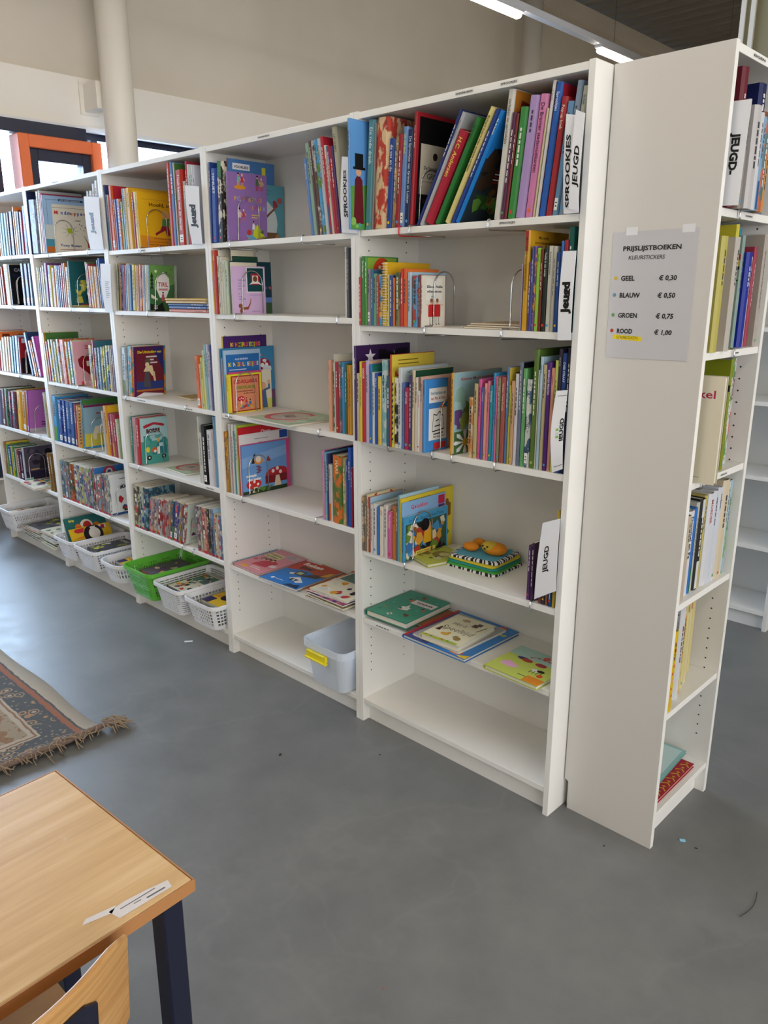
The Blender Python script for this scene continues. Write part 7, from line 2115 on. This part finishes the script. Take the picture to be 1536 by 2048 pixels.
ringf = ramp(m, vo.outputs['Distance'], [(.32, 0.0), (.36, 1.0), (.42, 1.0), (.46, 0.0)])
bord = mixc(m, flower, navy, lin('#b0a088'))
bord = mixc(m, ringf, bord, lin('#a88468'))
vo3 = N(m, 'ShaderNodeTexVoronoi'); vo3.inputs['Scale'].default_value = 48; L(m, tc, vo3.inputs['Vector'])
spk = ramp(m, vo3.outputs['Distance'], [(.20, 1.0), (.30, 0.0)])
bord = mixc(m, mathn(m, 'MULTIPLY', spk, .7), bord, lin('#a09078'))
vo2 = N(m, 'ShaderNodeTexVoronoi', distance='MANHATTAN'); vo2.inputs['Scale'].default_value = 13; L(m, tc, vo2.inputs['Vector'])
n2 = noise(m, 24, 4, tc)
fld = mixc(m, ramp(m, vo2.outputs['Distance'], [(.28, 1.0), (.33, 0.0)]), lin('#9c8e7a'), lin('#7c5f4a'))
fld = mixc(m, ramp(m, n2.outputs['Fac'], [(.52, 0.0), (.55, 1.0)]), fld, lin('#8a6a50'))
fld = mixc(m, ramp(m, vo2.outputs['Distance'], [(.44, 0.0), (.46, 1.0), (.5, 1.0), (.52, 0.0)]), fld, navy)


def step(lo, a, c):
    return mixc(m, mathn(m, 'GREATER_THAN', dist, lo), a, c)


fld = mixc(m, mathn(m, 'MULTIPLY', spk, .5), fld, lin('#6f5648'))
c = step(.052, cream, navy); c = step(.060, c, red); c = step(.082, c, navy); c = step(.092, c, bord); c = step(.172, c, cream); c = step(.180, c, lin('#8a6a56')); c = step(.188, c, cream); c = step(.205, c, fld)
fine = noise(m, 240, 2, tc)
c = mixc(m, mathn(m, 'MULTIPLY', fine.outputs['Fac'], .3), c, lin('#8f8272'))
L(m, c, BS(m).inputs['Base Color'])
bump(m, fine.outputs['Fac'], .5, .003)
b = MB()
nx, ny = 60, 24
LX, LY = 2.4, 1.45
rn = random.Random(3)


def rz_(x, y):
    return .0095 + .014 * math.exp(-(x / .05) ** 2) + .0035 * math.sin(7 * y + 3 * x) + .002 * math.sin(11 * x)


for s in (1, 0):
    vs = []
    for i in range(nx + 1):
        x = -LX * (i / nx) ** 1.6
        for j in range(ny + 1):
            y = -LY * j / ny + (.006 * math.sin(9 * x) if j == 0 else 0)
            vs.append((x, y, rz_(x, y) - (0 if s else .0085)))
    fs = []
    for i in range(nx):
        for j in range(ny):
            a = i * (ny + 1) + j
            f = (a, a + ny + 1, a + ny + 2, a + 1)
            fs.append(f if s else f[::-1])
    b.add(vs, fs)
m_ = (nx + 1) * (ny + 1)
rim_ = [j for j in range(ny + 1)] + [i * (ny + 1) + ny for i in range(1, nx + 1)] + [nx * (ny + 1) + j for j in range(ny - 1, -1, -1)] + [i * (ny + 1) for i in range(nx - 1, 0, -1)]
for a, c_ in zip(rim_, rim_[1:] + rim_[:1]):
    b.f.append((a, c_, m_ + c_, m_ + a)); b.mi.append(0); b.c.append((1, 1, 1))
b.build('pile', 'rug', t, smooth=True)
MAT['cord'] = new_mat('rug_cord', lin('#94806a'), .9)
MAT['cord2'] = new_mat('rug_hem', lin('#77645a'), .9)
b = MB()
b.tube([(.004, -LY * i / 40 + .05, .026 + .003 * math.sin(i)) for i in range(41)], .010, 8)
b.build('hem', 'cord2', t, smooth=True)
b = MB()
for i in range(150):
    y = .05 - (LY + .02) * i / 150 + rn.uniform(-.006, .006)
    a = rn.uniform(-1.0, .9)
    l_ = rn.uniform(.03, .085)
    p = [(0.0, y, .036)]
    for k in range(1, 6):
        f = k / 5
        p.append((.0 + l_ * f * (.35 if rn.random() < .8 else 1.0) + .004 * math.sin(5 * f + i), y + a * l_ * f + .006 * math.sin(4 * f + i), max(.004, .038 - .034 * f ** 1.5 * rn.uniform(.5, 1.1))))
    b.tube(p, [.0030, .0026, .0026, .0024, .0022, .0015], 5)
for i in range(0):
    a0 = i * .5
    b.tube([(-.02 + .015 * math.sin(a0), .06 - .006 * i, .038), (.0, .075 - .004 * i, .035 + .004 * math.sin(i)), (.02 + .01 * math.cos(a0), .085 - .005 * i, .022), (.03, .09 - .007 * i, .008)], .003, 5)
for i in range(46):
    x0, y0 = rn.uniform(-.035, .012), rn.uniform(.0, .05)
    a, l_ = rn.uniform(.2, 1.5), rn.uniform(.03, .075)
    p = [(x0, y0, .030)]
    for k in range(1, 5):
        f = k / 4
        p.append((x0 + l_ * f * math.cos(a) * .8, y0 + l_ * f * math.sin(a) + .005 * math.sin(i + 4 * f), max(.004, .034 - .030 * f * rn.uniform(.3, 1.1) + .004 * math.sin(i * 2.0))))
    b.tube(p, [.003, .0028, .0026, .0024, .0016], 5)
b.build('fringe', 'cord', t, smooth=True)

# ---------------------------------------------------------------- litter on the floor
b = MB(); b.cbox((-.008, -.005, 0), (.008, .005, .004), .001, T=Matrix.Rotation(.5, 4, 'Z'))
o = b.build('plastic_scrap', new_mat('pale_blue_plastic', lin('#8ec8e6'), .4)); o.location = (.335, .176, 0); tag(o, 'pale blue plastic scrap on the floor by the narrow bookcase', 'scrap')
b = MB(); b.cbox((-.018, -.006, 0), (.018, .006, .002), .0006, T=Matrix.Rotation(.9, 4, 'Z'))
o = b.build('paper_scrap', 'paper'); o.location = (-1.826, -.072, 0); tag(o, 'small white paper scrap on the floor before the green-basket bookcase', 'scrap')
b = MB(); b.tube([(.563 + .011 * math.sin(3.1 * f) - .004, .0 + .118 * f, .002) for f in [i / 12 for i in range(13)]], .0008, 5)
o = b.build('black_thread', 'black', smooth=True); tag(o, 'thin black thread lying on the open floor', 'thread')
SPECK = [(-.828, -.349, .008, 'dark crumb on the floor before the plastic-box bookcase'), (.376, .172, .005, 'dark crumb beside the pale blue scrap'), (.185, .002, .004, 'dark crumb before the narrow end bookcase'), (-.585, -.115, .004, 'dark crumb on the floor before the price-list bookcase'), (.063, -.767, .003, 'orange crumb on the open grey floor')]
for x, y, s_, lb in SPECK:
    b = MB(); b.ellipsoid((0, 0, s_ * .25), (s_, s_ * .5, s_ * .25), 0, lin('#c05a38') if 'orange' in lb else lin('#35332f'), 8, 6)
    o = b.build('crumb', 'matte', smooth=True); o.location = (x, y, 0); o.rotation_euler = (0, 0, x * 9); tag(o, lb, 'crumb')
